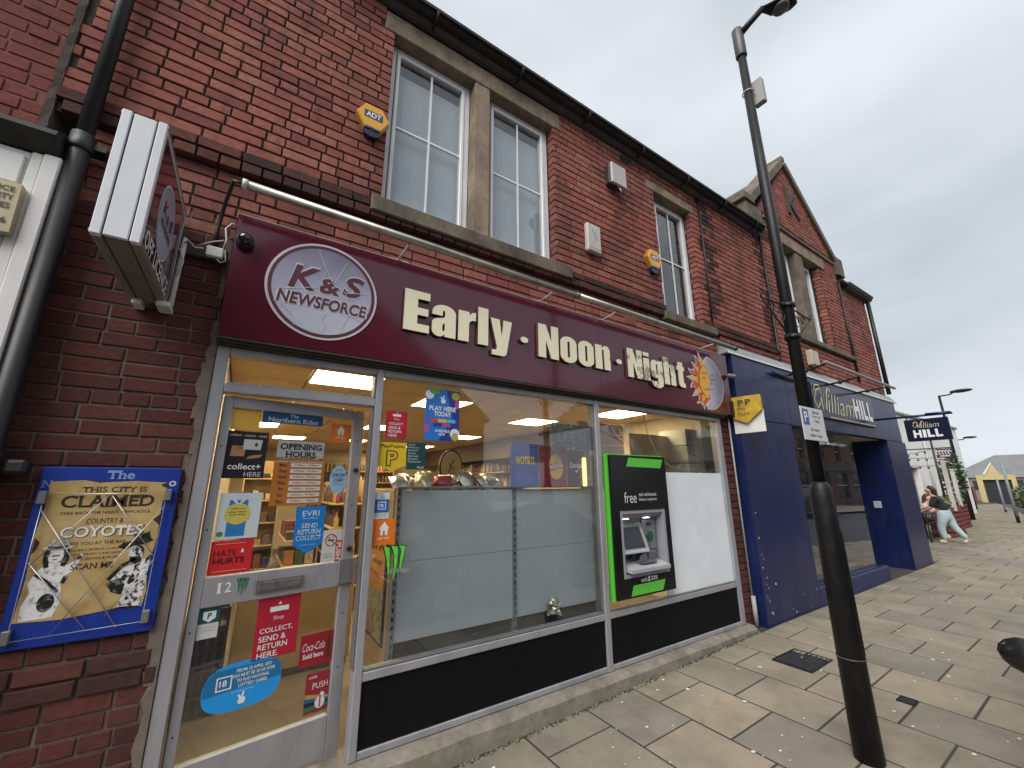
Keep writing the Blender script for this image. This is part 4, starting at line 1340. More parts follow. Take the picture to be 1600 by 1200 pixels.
def shelving(label, x0, x1, y0, y1, zs, face, rng, kind='mix', back=True, top=None):
    t_ = thing('shelf_unit', label, 'shelving', ((x0 + x1) / 2, (y0 + y1) / 2, FL))
    top = top or zs[-1] + .3
    for z in zs:
        MB().bbox(x0, x1, y0, y1, z - .02, z, .003).build('shelf', WOOD, t_)
    if face == 'x':          # open towards -x
        MB().box(x1 - .015, x1, y0, y1, FL, top).build('back_panel', WOOD, t_)
    else:
        MB().box(x0, x1, y1 - .015, y1, FL, top).build('back_panel', WOOD, t_)
        MB().box(x0 - .02, x0 - .001, y0, y1, FL, top).build('side_panel', WOOD, t_)
        MB().box(x1 + .001, x1 + .02, y0, y1, FL, top).build('side_panel', WOOD, t_)
    for a, b in zip(zs, zs[1:] + [zs[-1] + .30]):
        stock(t_, x0 + .02, x1 - .03, y0 + .03, y1 - .03, a, b - a - .04, rng, kind, 'y' if face == 'x' else 'x')
    return t_
rg = random.Random(8)
shelving('tall wooden shelves of bottles and jars facing the aisle inside the shop', 1.02, 1.42, 3.0, 6.2, [.45, .80, 1.15, 1.45], 'x', rg, 'bottle', top=1.75)
shelving('low wooden display shelves stocked with packets in the middle of the shop', .55, .95, 3.3, 4.4, [.40, .70, 1.0], 'x', rg, top=1.15)
shelving('shelves of dark packets and gifts along the inner left wall of the shop', .05, .55, 5.2, 5.55, [.40, .75, 1.10, 1.45, 1.8], 'y', rg, top=2.1)
shelving('lit shelves of spirits behind the counter at the back of the shop', 1.7, 3.6, 8.9, 9.3, [.6, 1.0, 1.4, 1.75, 2.05], 'y', rg, 'bottle', top=2.35)
shelving('shelves of bottles and tubs under the brown bulkhead on the right wall', 4.62, 5.08, 4.6, 8.5, [.5, .9, 1.3, 1.65, 1.95], 'x', rg, 'bottle', top=2.2)
ct = thing('shop_counter', 'beige shop counter front seen through the lower door glass', 'counter', (.5, 1.6, FL))
BEIGE = mat('beige_laminate', (.60, .44, .22), .5, var=.06, vs=2)
MB().bbox(.10, 1.0, 1.42, 1.95, FL + .06, .86, .006).build('front', BEIGE, ct)
MB().bbox(.08, 1.0, 1.40, 1.97, .861, .90, .006).build('worktop', WOOD, ct)
MB().box(.13, .98, 1.45, 1.93, FL, FL + .06).build('kick', CHAR, ct)
cr = thing('drinks_crate_stack', 'dark stack of crates and trays just inside the shop door', 'crate', (-.05, 1.2, FL))
for k in range(5):
    z = FL + .005 + .135 * k
    c = MB().box(-.17, .06, 1.05, 1.42, z, z + .012)
    for i in range(5):
        c.box(-.17 + .052 * i, -.17 + .052 * i + .02, 1.05, 1.062, z + .012, z + .115)
    c.box(-.17, .06, 1.05, 1.06, z + .115, z + .13).box(-.17, -.16, 1.062, 1.42, z + .012, z + .13).box(.05, .06, 1.062, 1.42, z + .012, z + .13).box(-.16, .05, 1.41, 1.42, z + .012, z + .13)
    c.build('crate', mat('dark_crate', (.025, .02, .018), .5, var=.3), cr)

# gondola unit with its grey back to the street
gd = thing('gondola_shelving', 'grey metal backed shelving unit standing against the shop window', 'shelving', (1.9, .3, FL))
GX = [.975, 1.972, 2.905]
GY = .20
for a, b in zip(GX, GX[1:]):
    for z0, z1 in ((.645, 1.148), (1.152, 1.640)):
        MB().bbox(a + .016, b - .016, GY, GY + .012, z0, z1, .002).build('back_panel', GREYP, gd)
    MB().box(a + .016, b - .016, GY + .03, GY + .04, FL + .04, .644).build('kick_panel', CHAR, gd)
for x in GX:
    u = MB()
    u.bbox(x - .015, x - .008, GY - .012, GY + .05, FL, 1.652, .001).bbox(x + .008, x + .015, GY - .012, GY + .05, FL, 1.652, .001)
    u.box(x - .008, x + .008, GY + .02, GY + .05, FL, 1.652)
    z = FL
    while z < 1.63:
        u.box(x - .008, x + .008, GY - .012, GY - .004, z, z + .028); z += .055
    u.build('upright', GREYU, gd)
MB().bbox(.96, 2.92, GY - .012, GY + .10, 1.653, 1.668, .003).build('top_rail', GREYU, gd)
MB().bbox(.955, .972, GY + .055, 1.0, FL, 1.652, .003).build('end_panel', WOOD, gd)
for z in (.45, .8, 1.15, 1.45):
    MB().bbox(.98, 2.9, GY + .055, .62, z - .015, z, .003).build('shelf', GREYU, gd)
MB().bbox(.975, 2.9, GY + .10, .66, 1.60, 1.62, .003).build('shelf', GREYU, gd)
# price poster hung on the end of the unit
po = thing('price_poster', 'orange price poster in a clip frame on the wooden end of the shelving', 'poster', (.95, .6, 1.0))
s_ = Sheet((.953, .62, 1.02), (0, -1, 0))
s_.plate('frame', R4(-.32, -.42, .32, .42), .012, mat('black_frame', (.03, .03, .03), .4), po)
s_.put('print', [(rect(-.30, -.08, .30, .40), 0, 0)], paper((.62, .26, .03)), po, .0135)
s_.put('picture', [(rect(-.30, -.40, .30, -.08), 0, 0)], mat('sandwich_print', (.32, .30, .20), .5, var=.7, vs=22), po, .0135)
s_.put('lettering', [(text('£1.99', .13, .42, bold=.03), 0, .24), (text('Super meal deal', .05, .46, bold=.01), 0, .10), (text('in store today', .035, .30), 0, .02)], paper((.05, .03, .02)), po, .0150)
# packets on the top shelf
FOIL = [mat('foil_%d' % i, c, .28, m_, var=.35, vs=30) for i, (c, m_) in enumerate((((.60, .60, .60), .7), ((.50, .45, .30), .5), ((.35, .06, .07), .3), ((.65, .64, .62), .8), ((.10, .18, .10), .3)))]
def packet(cx, cy, cz, wd, hh, lean, rot, m, label, grp):
    b = MB()
    n, k = 7, 6
    vs = []
    rr2 = random.Random(int(cx * 1000) + int(cz * 77))
    for side in (1, -1):
        for j in range(k + 1):
            for i in range(n + 1):
                u, v = i / n - .5, j / k - .5
                bulge = .035 * (1 - (2 * u) ** 2) ** .6 * (1 - (2 * v) ** 4) + rr2.random() * .012
                vs.append((u * wd * (1 - .08 * abs(2 * v) ** 3), side * bulge, v * hh))
    fs2 = []
    for s in range(2):
        o = s * (n + 1) * (k + 1)
        for j in range(k):
            for i in range(n):
                q = (o + j * (n + 1) + i, o + j * (n + 1) + i + 1, o + (j + 1) * (n + 1) + i + 1, o + (j + 1) * (n + 1) + i)
                fs2.append(q if s else q[::-1])
    M = Matrix.Translation((cx, cy, cz)) @ Matrix.Rotation(rot, 4, 'Z') @ Matrix.Rotation(lean, 4, 'X')
    b.add([M @ Vector(v) for v in vs], fs2, 0, True)
    o = b.build('crisp_packet', m, origin=(cx, cy, cz), recalc=False)
    tag(o, label, 'packet', grp)
    return o
PK = [0, 3, 0, 1, 3, 0, 2, 3, 0, 3, 0, 4, 3, 1, 0]
names = ['silver', 'gold', 'red', 'pale silver', 'green']
for i in range(15):
    x = 1.03 + .062 * i + .02 * math.sin(i * 3)
    packet(x, .38 + .07 * (i % 3), 1.70 + .012 * (i % 2), .15, .16 + .03 * math.sin(i * 5), rad(-58 + 30 * math.sin(i * 2.3)), rad(40 * math.sin(i * 1.7)), FOIL[PK[i]], names[PK[i]] + ' foil snack packet lying on top of the grey shelving', names[PK[i]] + ' packets on the grey shelving')
bw = thing('round_sign', 'round cream dial sign with a black rim standing behind the snack packets', 'sign', (1.75, 1.1, 1.6))
s_ = Sheet((1.78, 1.10, 1.86))
s_.plate('rim', ell(.13, .17, 30), .03, mat('black_rim', (.02, .02, .02), .4), bw)
s_.put('face', [(poly(ell(.115, .155, 30)), 0, 0)], paper((.62, .50, .30)), bw, .032)
s_.put('motif', [(line2([(-.03, -.06), (.0, .02), (.03, .07)], .012), 0, 0), (line2([(-.03, .03), (.03, -.03)], .010), 0, 0)], paper((.15, .06, .03)), bw, .034)
# display boards above the shelving
def board(name, label, x0, x1, z0, z1, Y, m, rr2=0):
    s = Sheet(((x0 + x1) / 2, Y, (z0 + z1) / 2))
    a, b = (x1 - x0) / 2, (z1 - z0) / 2
    pts = R4(-a, -b, a, b) if not rr2 else [(-a, -b), (a, -b), (a, b)] + [(-a + rr2, b), (-a, b - rr2)]
    o = s.plate(name, pts, .006, m)
    tag(o, label, 'display board')
    return s, o, a, b
s, o, a, b = board('display_board', 'blue snack display board with yellow cartoon lettering on the grey shelving', 1.915, 2.215, 1.655, 2.035, GY - .03, paper((.030, .075, .36)), .03)
s.put('pattern', [(poly(ell(.05 + .02 * (i % 3), .05, 14)), -.1 + .2 * ((i * 7) % 5) / 4, -.15 + .26 * ((i * 3) % 7) / 6) for i in range(0)] or [(poly(ell(.045, .05, 14)), -.06, -.09), (poly(ell(.05, .04, 14)), .05, -.12), (poly(ell(.04, .04, 14)), .07, .11)], paper((.045, .11, .46)), o, .0075)
s.put('lettering_edge', [(text('WOTSITS', .085, .225, bold=.07), 0, .04, .02)], paper((.10, .05, .03)), o, .009)
s.put('lettering', [(text('WOTSITS', .070, .205, bold=.035), 0, .04, .02)], paper((.80, .58, .08)), o, .0105)
s, o, a, b = board('display_board', 'red snack display board with a yellow disc logo on the grey shelving', 2.222, 2.545, 1.655, 2.020, GY - .03, paper((.25, .018, .025)))
s.put('disc', [(poly(ell(.085, .115, 26)), .03, .0)], paper((.75, .45, .05)), o, .0075)
s.put('banner', [(poly([(-.09, -.045), (.09, -.005), (.09, .055), (-.09, .015)]), .03, 0)], paper((.42, .02, .03)), o, .009)
s.put('lettering', [(text('WALKERS', .045, .165, bold=.025), .03, .006, .2)], paper((.8, .78, .75)), o, .0105)
s, o, a, b = board('display_board', 'black snack display board with white lettering next to the window mullion', 2.552, 2.765, 1.655, 1.995, GY - .03, paper((.018, .016, .018)))
s.put('pattern', [(line2([(-.1, -.1), (.1, .0)], .004), 0, 0), (line2([(-.1, -.13), (.1, -.06)], .003), 0, 0), (line2([(-.05, .15), (.02, .1)], .006), 0, 0)], paper((.22, .03, .05)), o, .0075)
s.put('lettering', [(text('Doritos', .05, .15, bold=.02), .0, .03), (poly([(-.02, -.0), (.0, -.035), (.035, .015), (.0, -.012)]), .0, -.01)], paper((.75, .74, .72)), o, .009)
tp = tag(MB().bbox(2.735, 2.768, .13, .17, 1.66, 1.93, .008).build('lit_tube', mat('warm_tube', (.8, .55, .2), .5, emis=(1, .62, .2), es=.9)), 'short glowing amber tube standing by the window mullion', 'light')
# unlit OPEN sign
s, o, a, b = board('open_sign', 'unlit dark grey OPEN sign hung inside the shop window', 2.29, 2.765, 1.995, 2.222, .07, mat('open_board', (.055, .06, .062), .5, var=.15))
s.put('bulb_ring', [(line2(arc(0, 0, .20, .085, a0, a0 + 130, 20), .004), 0, 0) for a0 in (25, 205)], paper((.22, .23, .23)), o, .0075)
for k, ch in enumerate('OPEN'):
    s.put('tube_letter', [(text(ch, .10, .075, bold=-.025), -.125 + .085 * k, 0)], paper((.26, .27, .27)), o, .0075)
s.put('fixing', [(poly(ell(.008, .008, 8)), u, v) for u, v in ((-.2, .10), (.0, .10), (-.22, -.07), (.02, -.105))], paper((.6, .6, .6)), o, .009)
# right hand window: white film, boards and cable behind
fm = tag(MB().box(3.66, 4.862, .0285, .0305, .607, 1.80).build('window_film', mat('white_film', (.74, .78, .80), .5, var=.07, vs=3.5, bmp=.25, bs=5, dirt=.12, dirtcol=(.5, .5, .47))), 'plain white paper film covering the lower right window', 'film')
bd = thing('wooden_screen', 'warm wooden boarded screen behind the right hand shop window', 'screen', (4.0, .7, 1.8))
for k in range(6):
    MB().bbox(3.2, 3.95, .70, .715, 1.62 + .13 * k, 1.62 + .13 * k + .126, .004).build('board', WOOD, bd)
MB().bbox(3.97, 4.72, .62, .64, 1.55, 2.30, .004).build('panel', WOOD, bd)
dw = thing('meter_cupboard', 'pale stacked drawer boxes beside the right edge of the shop window', 'cupboard', (4.85, .5, 1.7))
for k in range(4):
    MB().bbox(4.72, 4.99, .35, .75, 1.50 + .22 * k, 1.50 + .22 * k + .212, .006).build('drawer', mat('pale_grey_box', (.48, .47, .43), .5, var=.05), dw)
    MB().bbox(4.83, 4.88, .335, .349, 1.59 + .22 * k, 1.60 + .22 * k, .002).build('handle', CHAR, dw)
cbl = tag(MB().tube([(3.72, .2, 2.60), (3.78, .2, 2.25), (3.90, .18, 2.0), (4.08, .16, 1.87), (4.2, .15, 1.85), (4.27, .15, 1.90)], .006, 6).build('hanging_cable', CABLE), 'loose white cable drooping behind the right hand window', 'cable')

# ================================================================ cash machine
at = thing('cash_machine', 'black and green cash machine set into the shop window', 'cash machine', (3.28, -.03, .69))
AX0, AX1, AZ0, AZ1, AYF = 2.885, 3.690, .690, 1.950, -.062
GRN = mat('lime_acrylic', (.10, .50, .05), .25, var=.05, spec=.5)
ABLK = mat('atm_gloss_black', (.008, .008, .009), .20, var=.1, spec=.3)
bz = (2.972, 3.625, .852, 1.438)
fr = MB()
slab(fr, AX0, AX1, AZ0, AZ1, AYF, AYF + .03, [bz])
fr.build('fascia', ABLK, at)
fr = MB()
slab(fr, AX0 - .012, AX1 + .008, AZ0 - .012, AZ1 + .012, AYF + .031, .028, [(AX0 + .05, AX1 - .05, AZ0 + .05, AZ1 - .05)])
fr.build('green_edge', GRN, at)
AG = mat('atm_grey', (.36, .36, .39), .38, .25, var=.06)
AGD = mat('atm_dark_grey', (.10, .10, .115), .4, var=.1)
rc = MB()
D = .17
x0, x1, z0, z1 = bz
rc.box(x0, x1, AYF + D, AYF + D + .01, z0, z1)
rc.box(x0, x0 + .035, AYF + .004, AYF + D, z0, z1).box(x1 - .035, x1, AYF + .004, AYF + D, z0, z1)
rc.box(x0 + .036, x1 - .036, AYF + .006, AYF + D, z1 - .03, z1).box(x0 + .036, x1 - .036, AYF + .006, AYF + D, z0, z0 + .03)
rc.build('recess', AG, at)
MB().prism([(AYF + .01, z1 - .031), (AYF + D, z1 - .031), (AYF + D, z1 - .10), (AYF + .05, z1 - .075)], (0, 0, 0), (0, 1, 0), (0, 0, 1), (1, 0, 0), x0 + .036, x1 - .036).build('canopy', mat('atm_lilac_grey', (.24, .23, .27), .4), at)
for u in (.10, .40):
    MB().box(x0 + u, x0 + u + .07, AYF + .05, AYF + .08, z1 - .083, z1 - .080).build('downlight', mat('atm_lamp', (.9, .9, .95), .5, emis=(.9, .92, 1), es=3.0), at)
scx0, scx1 = x0 + .04, x0 + .40
MB().prism([(AYF + .02, z0 + .20), (AYF + D - .01, z0 + .20), (AYF + D - .01, z1 - .11), (AYF + .115, z1 - .13)], (0, 0, 0), (0, 1, 0), (0, 0, 1), (1, 0, 0), scx0, scx1).build('screen_housing', AG, at)
p0, p1 = Vector((0, AYF + .02, z0 + .20)), Vector((0, AYF + .115, z1 - .13))
V = (p1 - p0)
hl = V.length
s_ = Sheet(((scx0 + scx1) / 2, p0.y, p0.z), (1, 0, 0), V)
s_.put('screen', [(rect(-.14, .04, .14, hl - .035), 0, 0)], mat('atm_screen', (.02, .02, .028), .1), at, .0015)
s_.put('screen_frame', [(rect(-.175, .012, .175, .022), 0, 0)], mat('atm_pale', (.5, .5, .52), .4), at, .002)
cy_ = AYF + .10
MB().bbox(x0 + .41, x1 - .05, cy_, AYF + D, z0 + .20, z1 - .105, .006).build('reader_panel', AG, at)
s_ = Sheet((x0 + .50, cy_, z0 + .33))
s_.plate('card_reader', ell(.038, .045, 18), .022, mat('reader_green', (.01, .10, .05), .25, spec=.6), at)
s_.put('card_slot', [(rect(-.004, -.10, .004, -.05), 0, 0), (rect(-.012, -.085, .012, -.075), 0, 0)], paper((.10, .30, .16)), at, .002)
s_.put('display', [(rect(-.03, .09, .05, .125), 0, 0)], paper((.05, .04, .09)), at, .002)
MB().bbox(x0 + .33, x0 + .55, AYF + .055, AYF + .13, z0 + .135, z0 + .195, .008).build('cash_slot', AGD, at)
sl_ = MB().prism([(AYF - .045, z0 + .075), (AYF + D - .02, z0 + .125), (AYF + D - .02, z0 + .06), (AYF - .045, z0 + .045)], (0, 0, 0), (0, 1, 0), (0, 0, 1), (1, 0, 0), x0 + .06, x1 - .05)
sl_.build('shelf', mat('atm_pale_shelf', (.42, .42, .45), .4, .2), at)
kp = MB().bbox(x0 + .25, x0 + .47, AYF + .0, AYF + .10, z0 + .10, z0 + .125, .006)
kp.prism([(0, 0), (.12, .0), (.10, .07), (.02, .05)], (x0 + .22, AYF + .0, z0 + .125), (1, 0, 0), (0, 0, 1), (0, 1, 0), .0, .006)
kp.prism([(0, 0), (.11, .0), (.11, .05), (.03, .07)], (x0 + .36, AYF + .01, z0 + .125), (1, 0, 0), (0, 0, 1), (0, 1, 0), .0, .006)
kp.build('keypad_shield', AGD, at)['kind'] = 'stuff'
s_ = Sheet(((AX0 + AX1) / 2, AYF, (AZ0 + AZ1) / 2))
hh = (AZ1 - AZ0) / 2
s_.put('green_flash', [(poly([(-.19, hh - .105), (.32, hh - .115), (.365, hh - .028), (-.15, hh - .02)]), 0, 0)], GRN, at, .0015)
s_.put('green_flash', [(poly([(-.24, -hh + .015), (.20, -hh + .015), (.25, -hh + .105), (-.20, -hh + .10)]), 0, 0)], GRN, at, .0015)
AW = paper((.72, .72, .72))
s_.put('lettering', [(text('free', .10, .17, bold=-.006), -.16, .235), (text('cash withdrawals', .034, .26), .09, .262), (text('balance enquiries', .034, .26), .09, .212)], AW, at, .0015)
s_.put('lettering', [(text('cash', .036, .085), -.055, -hh + .135), (text('X', .045, .05, bold=.05, shear=.2), .015, -hh + .135), (text('zone', .036, .09), .09, -hh + .135)], AW, at, .0015)

# ================================================================ prints on the window glass
GZ = .030
def print_(name, label, x0, x1, z0, z1, col, cat='sticker', Y=GZ, pts=None, t=.0012):
    s = Sheet(((x0 + x1) / 2, Y, (z0 + z1) / 2))
    a, b = (x1 - x0) / 2, (z1 - z0) / 2
    o = s.plate(name, pts or R4(-a, -b, a, b), t, paper(col) if isinstance(col, tuple) else col)
    tag(o, label, cat)
    return s, o, a, b
PW = (.78, .78, .77)
RED = (.42, .012, .035)
def red_collect(s, o, a, b):
    k = b / .097
    s.put('logo', [(rect(-.03 * k, .058 * k, .03 * k, .074 * k), 0, 0), (poly([(-.006 * k, .08 * k), (.006 * k, .08 * k), (0, .09 * k)]), 0, 0), (text('Shop', .018 * k), 0, .038 * k)], paper(PW), o, .0022)
    for i, l in enumerate(('COLLECT,', 'SEND &', 'RETURN', 'HERE.')):
        w_ = (.105, .085, .092, .066)[i] * k
        s.put('lettering', [(text(l, .019 * k, w_, bold=.01), -.055 * k + w_ / 2, (.005 - .027 * i) * k)], paper(PW), o, .0022)
red_collect(*print_('window_sticker', 'red parcel collection sticker in the shop window above the yellow pennant', .793, .945, 1.997, 2.191, RED))
s, o, a, b = print_('pay_pennant', 'large yellow pay service pennant stuck inside the shop window', .756, .951, 1.77, 1.969, mat('pennant_yellow', (.66, .46, .02), .5, var=.12, vs=25), pts=[(-.0975, .0995), (.0975, .0995), (.0975, -.055), (.0, -.0995), (-.0975, -.055)])
s.put('lettering', [(text('PayPoint', .028, .165, bold=.02), 0, .070)], paper((.10, .07, .02)), o, .0022)
s.put('logo', [(text('P', .11, .085, bold=.075), 0, -.010)], paper((.06, .06, .02)), o, .0022)
s.put('logo_inline', [(text('P', .092, .066, bold=.015), 0, -.010)], paper((.66, .46, .02)), o, .0032)
s, o, a, b = print_('service_list', 'dark green list of services stuck in the shop window', .955, 1.096, 1.786, 1.975, (.008, .055, .055))
s.put('lettering', [(text(l, .0125, w_, bold=.01), -.06 + w_ / 2, .078 - .0195 * i) for i, (l, w_) in enumerate((('Pay your', .05), ('Mobile top-up', .08), ('Bill payments', .07), ('Gas cards', .055), ('Electric tokens', .075), ('Gift vouchers', .07), ('Parcels and more', .095)))], paper((.55, .62, .58)), o, .0022)
s.put('lettering', [(text('Brand', .014), .035, -.078)], paper(PW), o, .0022)
s, o, a, b = print_('lottery_poster', 'blue play here today poster in the shop window', 1.077, 1.355, 2.0, 2.388, (.020, .165, .56), 'poster')
s.put('shade', [(poly([(a * .2, b), (a, b), (a, -b), (-a * .2, -b * 1.0), (a * .6, -.02)]), 0, 0)], paper((.012, .040, .25)), o, .0020)
s.put('ball', [(poly(ell(.035, .035, 18)), -a + .03, b - .045)], paper((.70, .72, .74)), o, .0026)
s.put('ball', [(poly(ell(.04, .04, 18)), a - .035, -b + .055)], paper((.70, .72, .74)), o, .0026)
s.put('ball', [(poly(ell(.035, .03, 18)), a - .035, b - .04)], paper((.42, .36, .06)), o, .0030)
s.put('ball', [(poly(ell(.03, .03, 18)), a - .032, -b + .032)], paper((.42, .36, .06)), o, .0030)
s.put('ball', [(poly(ell(.02, .04, 18)), a - .02, b - .1)], paper((.48, .07, .30)), o, .0026)
s.put('ball', [(poly(ell(.018, .03, 18)), -a + .018, -b + .085)], paper((.48, .07, .30)), o, .0026)
s.put('ball', [(poly(ell(.045, .02, 18)), -a + .07, b - .02)], paper((.10, .35, .08)), o, .0030)
hand = [(-.012, -.03), (.014, -.03), (.022, -.01), (.016, .004), (.006, .0), (.012, .032), (.003, .034), (-.004, .008), (-.016, .024), (-.022, .018), (-.012, -.004), (-.02, -.012)]
s.put('logo', [(poly(hand), 0, b - .075)], paper(PW), o, .0030)
s.put('lettering', [(text('PLAY HERE', .036, .215, bold=.025), 0, .048), (text('TODAY', .036, .135, bold=.025), 0, .006), (text('AVAILABLE', .020, .115, bold=.02), 0, -.122), (text('NOW', .020, .05, bold=.02), 0, -.148)], paper(PW), o, .0030)
for i, c in enumerate(((.55, .05, .05), (.70, .40, .05), (.10, .45, .55))):
    s.put('tab', [(rect(-.035, -.013, .035, .013), -.075 + .073 * i, -.045)], paper(c), o, .0030)
for i, c in enumerate(((.02, .04, .20), (.48, .05, .22))):
    s.put('tab', [(rect(-.033, -.012, .033, .012), -.04 + .073 * i, -.078)], paper(c), o, .0030)
def eighteen(s, o, k, d=.0022):
    s.put('age_mark', [(shape([[(-.028 * k, -.026 * k), (.028 * k, -.026 * k), (.028 * k, .026 * k), (-.028 * k, .026 * k)], [(-.023 * k, -.021 * k), (-.023 * k, .021 * k), (.023 * k, .021 * k), (.023 * k, -.021 * k)]]), 0, 0), (text('18', .024 * k, bold=.02), -.003 * k, .0)], paper(PW), o, d)
s, o, a, b = print_('age_sticker', 'white and blue over eighteen sticker beside the door mullion', .757, .855, 1.464, 1.631, (.62, .64, .64))
s.put('band', [(rect(-a, -.045, a, .040), 0, 0)], paper((.02, .13, .40)), o, .0018)
eighteen(s, o, .95, .0026)
s.put('logo', [(poly([(u * .8, v * .8) for u, v in hand]), 0, .062)], paper((.30, .36, .42)), o, .0022)
s.put('lettering', [(text('over 18 only', .010, .075), 0, -.055), (text('proof of age', .009, .07), 0, -.069)], paper((.03, .05, .12)), o, .0022)
def house(k):
    return shape([[(-.03 * k, 0), (-.022 * k, 0), (-.02 * k, -.035 * k), (-.006 * k, -.035 * k), (-.006 * k, -.012 * k), (.006 * k, -.012 * k), (.006 * k, -.035 * k), (.02 * k, -.035 * k), (.022 * k, 0), (.03 * k, 0), (0, .04 * k)]])
def justeat(s, o, a, b):
    s.put('logo', [(house(b / .07), 0, b * .25)], paper(PW), o, .0022)
    s.put('lettering', [(text('JUST EAT', b * .2, a * 1.1, bold=.02, shear=.25), 0, -b * .52)], paper(PW), o, .0022)
ORG = (.72, .17, .012)
justeat(*print_('takeaway_sticker', 'orange takeaway delivery sticker on the shop window below the over eighteen sticker', .757, .906, 1.30, 1.46, ORG))
def claw(s, name, par, cx, cz, h, wd, d, green=(.13, .62, .05)):
    def stroke(u, top, bot, w0, jag):
        L_, R_ = [], []
        n = 7
        for i in range(n + 1):
            t = i / n
            ww = w0 * (1 - t) ** .7 * (1 + jag * math.sin(i * 2.4 + u * 40))
            x = u + .05 * wd * math.sin(t * 4 + u * 30)
            y = top + (bot - top) * t
            L_.append((x - ww, y)); R_.append((x + ww * .9, y))
        L_[0] = (L_[0][0] - w0 * .8, top + .04 * h)
        return R_ + L_[::-1]
    st3 = [(-.33 * wd, h * .45, -h * .38), (0, h * .46, -h * .52), (.33 * wd, h * .45, -h * .34)]
    e = [(shape([stroke(u, t_ + .02 * h, b_ - .04 * h, wd * .17, .25)]), cx, cz) for u, t_, b_ in st3]
    f = [(shape([stroke(u, t_, b_, wd * .115, .25)]), cx, cz) for u, t_, b_ in st3]
    s.put(name + '_edge', e, paper((.01, .012, .01)), par, d)
    s.put(name, f, paper(green), par, d + .001)
mk = thing('claw_sticker', 'green three stroke claw logo sticker on the shop window', 'sticker', (.916, GZ, 1.184))
claw(Sheet((.916, GZ, 1.184)), 'claw', mk, 0, 0, .215, .14, .001)
# crumpled foil left on the sill
b = MB()
rq = random.Random(5)
vs = []
for j in range(7):
    for i in range(6):
        vs.append((2.262 + .125 * i / 5 + .012 * rq.random(), .115 + .05 * rq.random(), .612 + .135 * j / 6 * (1 - .15 * (i % 2)) + .012 * rq.random()))
b.add(vs, [(j * 6 + i, j * 6 + i + 1, (j + 1) * 6 + i + 1, (j + 1) * 6 + i) for j in range(6) for i in range(5)])
tag(b.build('foil_wrapper', mat('crumpled_foil', (.62, .60, .50), .22, .85, var=.4, vs=25), recalc=False), 'crumpled silver foil wrapper stuck behind the bottom of the shop window', 'wrapper')
# ================================================================ prints on the door
DS = lambda u, z: Sheet(DO + DU * u + Vector((0, 0, z)), DU)
GD = -.017                                       # glass sits behind the door face
def dprint(name, label, u0, u1, z0, z1, col, cat='sticker', pts=None, d=GD):
    s = DS((u0 + u1) / 2, (z0 + z1) / 2)
    a, b = (u1 - u0) / 2, (z1 - z0) / 2
    o = s.plate(name, pts or R4(-a, -b, a, b), .0012, paper(col) if isinstance(col, tuple) else col, None, d)
    tag(o, label, cat)
    return s, o, a, b
T_ = GD + .0024
tag_y = dprint('yellow_interior_sheet', 'blank yellow sheet standing in for the lit shop interior in the top corner of the shop door', .048, .195, 2.0, 2.124, (.72, .42, .06), 'notice')  # added sheet, its yellow paints the lit interior behind the door glass
s, o, a, b = dprint('collect_poster', 'black parcel collection poster on the shop door', .045, .252, 1.722, 1.992, (.012, .012, .018), 'poster')
s.put('lettering', [(text('collect · return · send', .013, .185, bold=.01), 0, .113), (text('HERE', .026, .085), .045, -.112)], paper((.65, .60, .50)), o, T_)
s.put('lettering', [(text('collect+', .034, .165, bold=.012), 0, -.068)], paper(PW), o, T_)
s.put('parcel', [(poly([(-.07, -.03), (.0, -.03), (.005, .03), (-.065, .03)]), -.01, .02), (poly([(.0, -.04), (.07, -.03), (.085, -.01), (.02, -.02)]), 0, .015)], paper((.42, .22, .10)), o, T_)
s.put('parcel', [(poly([(-.03, .0), (.06, .0), (.065, .06), (-.03, .06)]), .01, .03)], paper((.55, .55, .55)), o, T_ + .0006)
s.put('parcel_mark', [(rect(-.05, .005, -.02, .010), 0, .03), (poly(ell(.008, .012, 12)), .045, .06)], paper((.05, .04, .04)), o, T_ + .0012)
s, o, a, b = dprint('newspaper_header', 'blue newspaper title strip at the top of the shop door', .205, .556, 2.058, 2.124, (.010, .075, .22), 'sticker')
s.put('lettering', [(text('The', .022, bold=.012, serif=True), .0, .018), (text('Northern Echo', .027, .29, bold=.012, serif=True), 0, -.012)], paper((.52, .66, .78)), o, T_)
justeat_d = dprint('takeaway_sticker', 'orange takeaway delivery sticker in the top corner of the shop door', .612, .746, 1.963, 2.087, ORG)
s, o, a, b = justeat_d
s.put('logo', [(house(b / .07), 0, b * .25)], paper(PW), o, T_)
s.put('lettering', [(text('JUST EAT', b * .2, a * 1.1, bold=.02, shear=.25), 0, -b * .52)], paper(PW), o, T_)
s, o, a, b = dprint('opening_hours_sign', 'silver and orange opening hours board on the shop door', .300, .600, 1.560, 1.838, mat('hours_orange', (.44, .145, .022), .5, var=.15, vs=14), 'sign')
hd = s.plate('header', R4(-.145, .02, .135, .118), .0012, mat('hours_silver', (.42, .42, .43), .4, var=.25, vs=30), o, GD + .0014)
hd.location += Vector((0, 0, 0))
s.put('header', [(rect(-.140, .128, .135, .122), 0, 0)], mat('hours_silver', (0, 0, 0)), o, T_)
hs2 = DS(.445, 1.902)
hp = hs2.plate('header_plate', R4(-.138, -.052, .138, .052), .0012, mat('hours_silver', (0, 0, 0)), o, GD + .0006)
bpy.data.objects.remove(hd)
hs2.put('lettering', [(text('OPENING', .038, .245, bold=.03, serif=True), 0, .016), (text('HOURS', .038, .18, bold=.03, serif=True), 0, -.032)], paper((.015, .015, .015)), o, T_ + .0006)
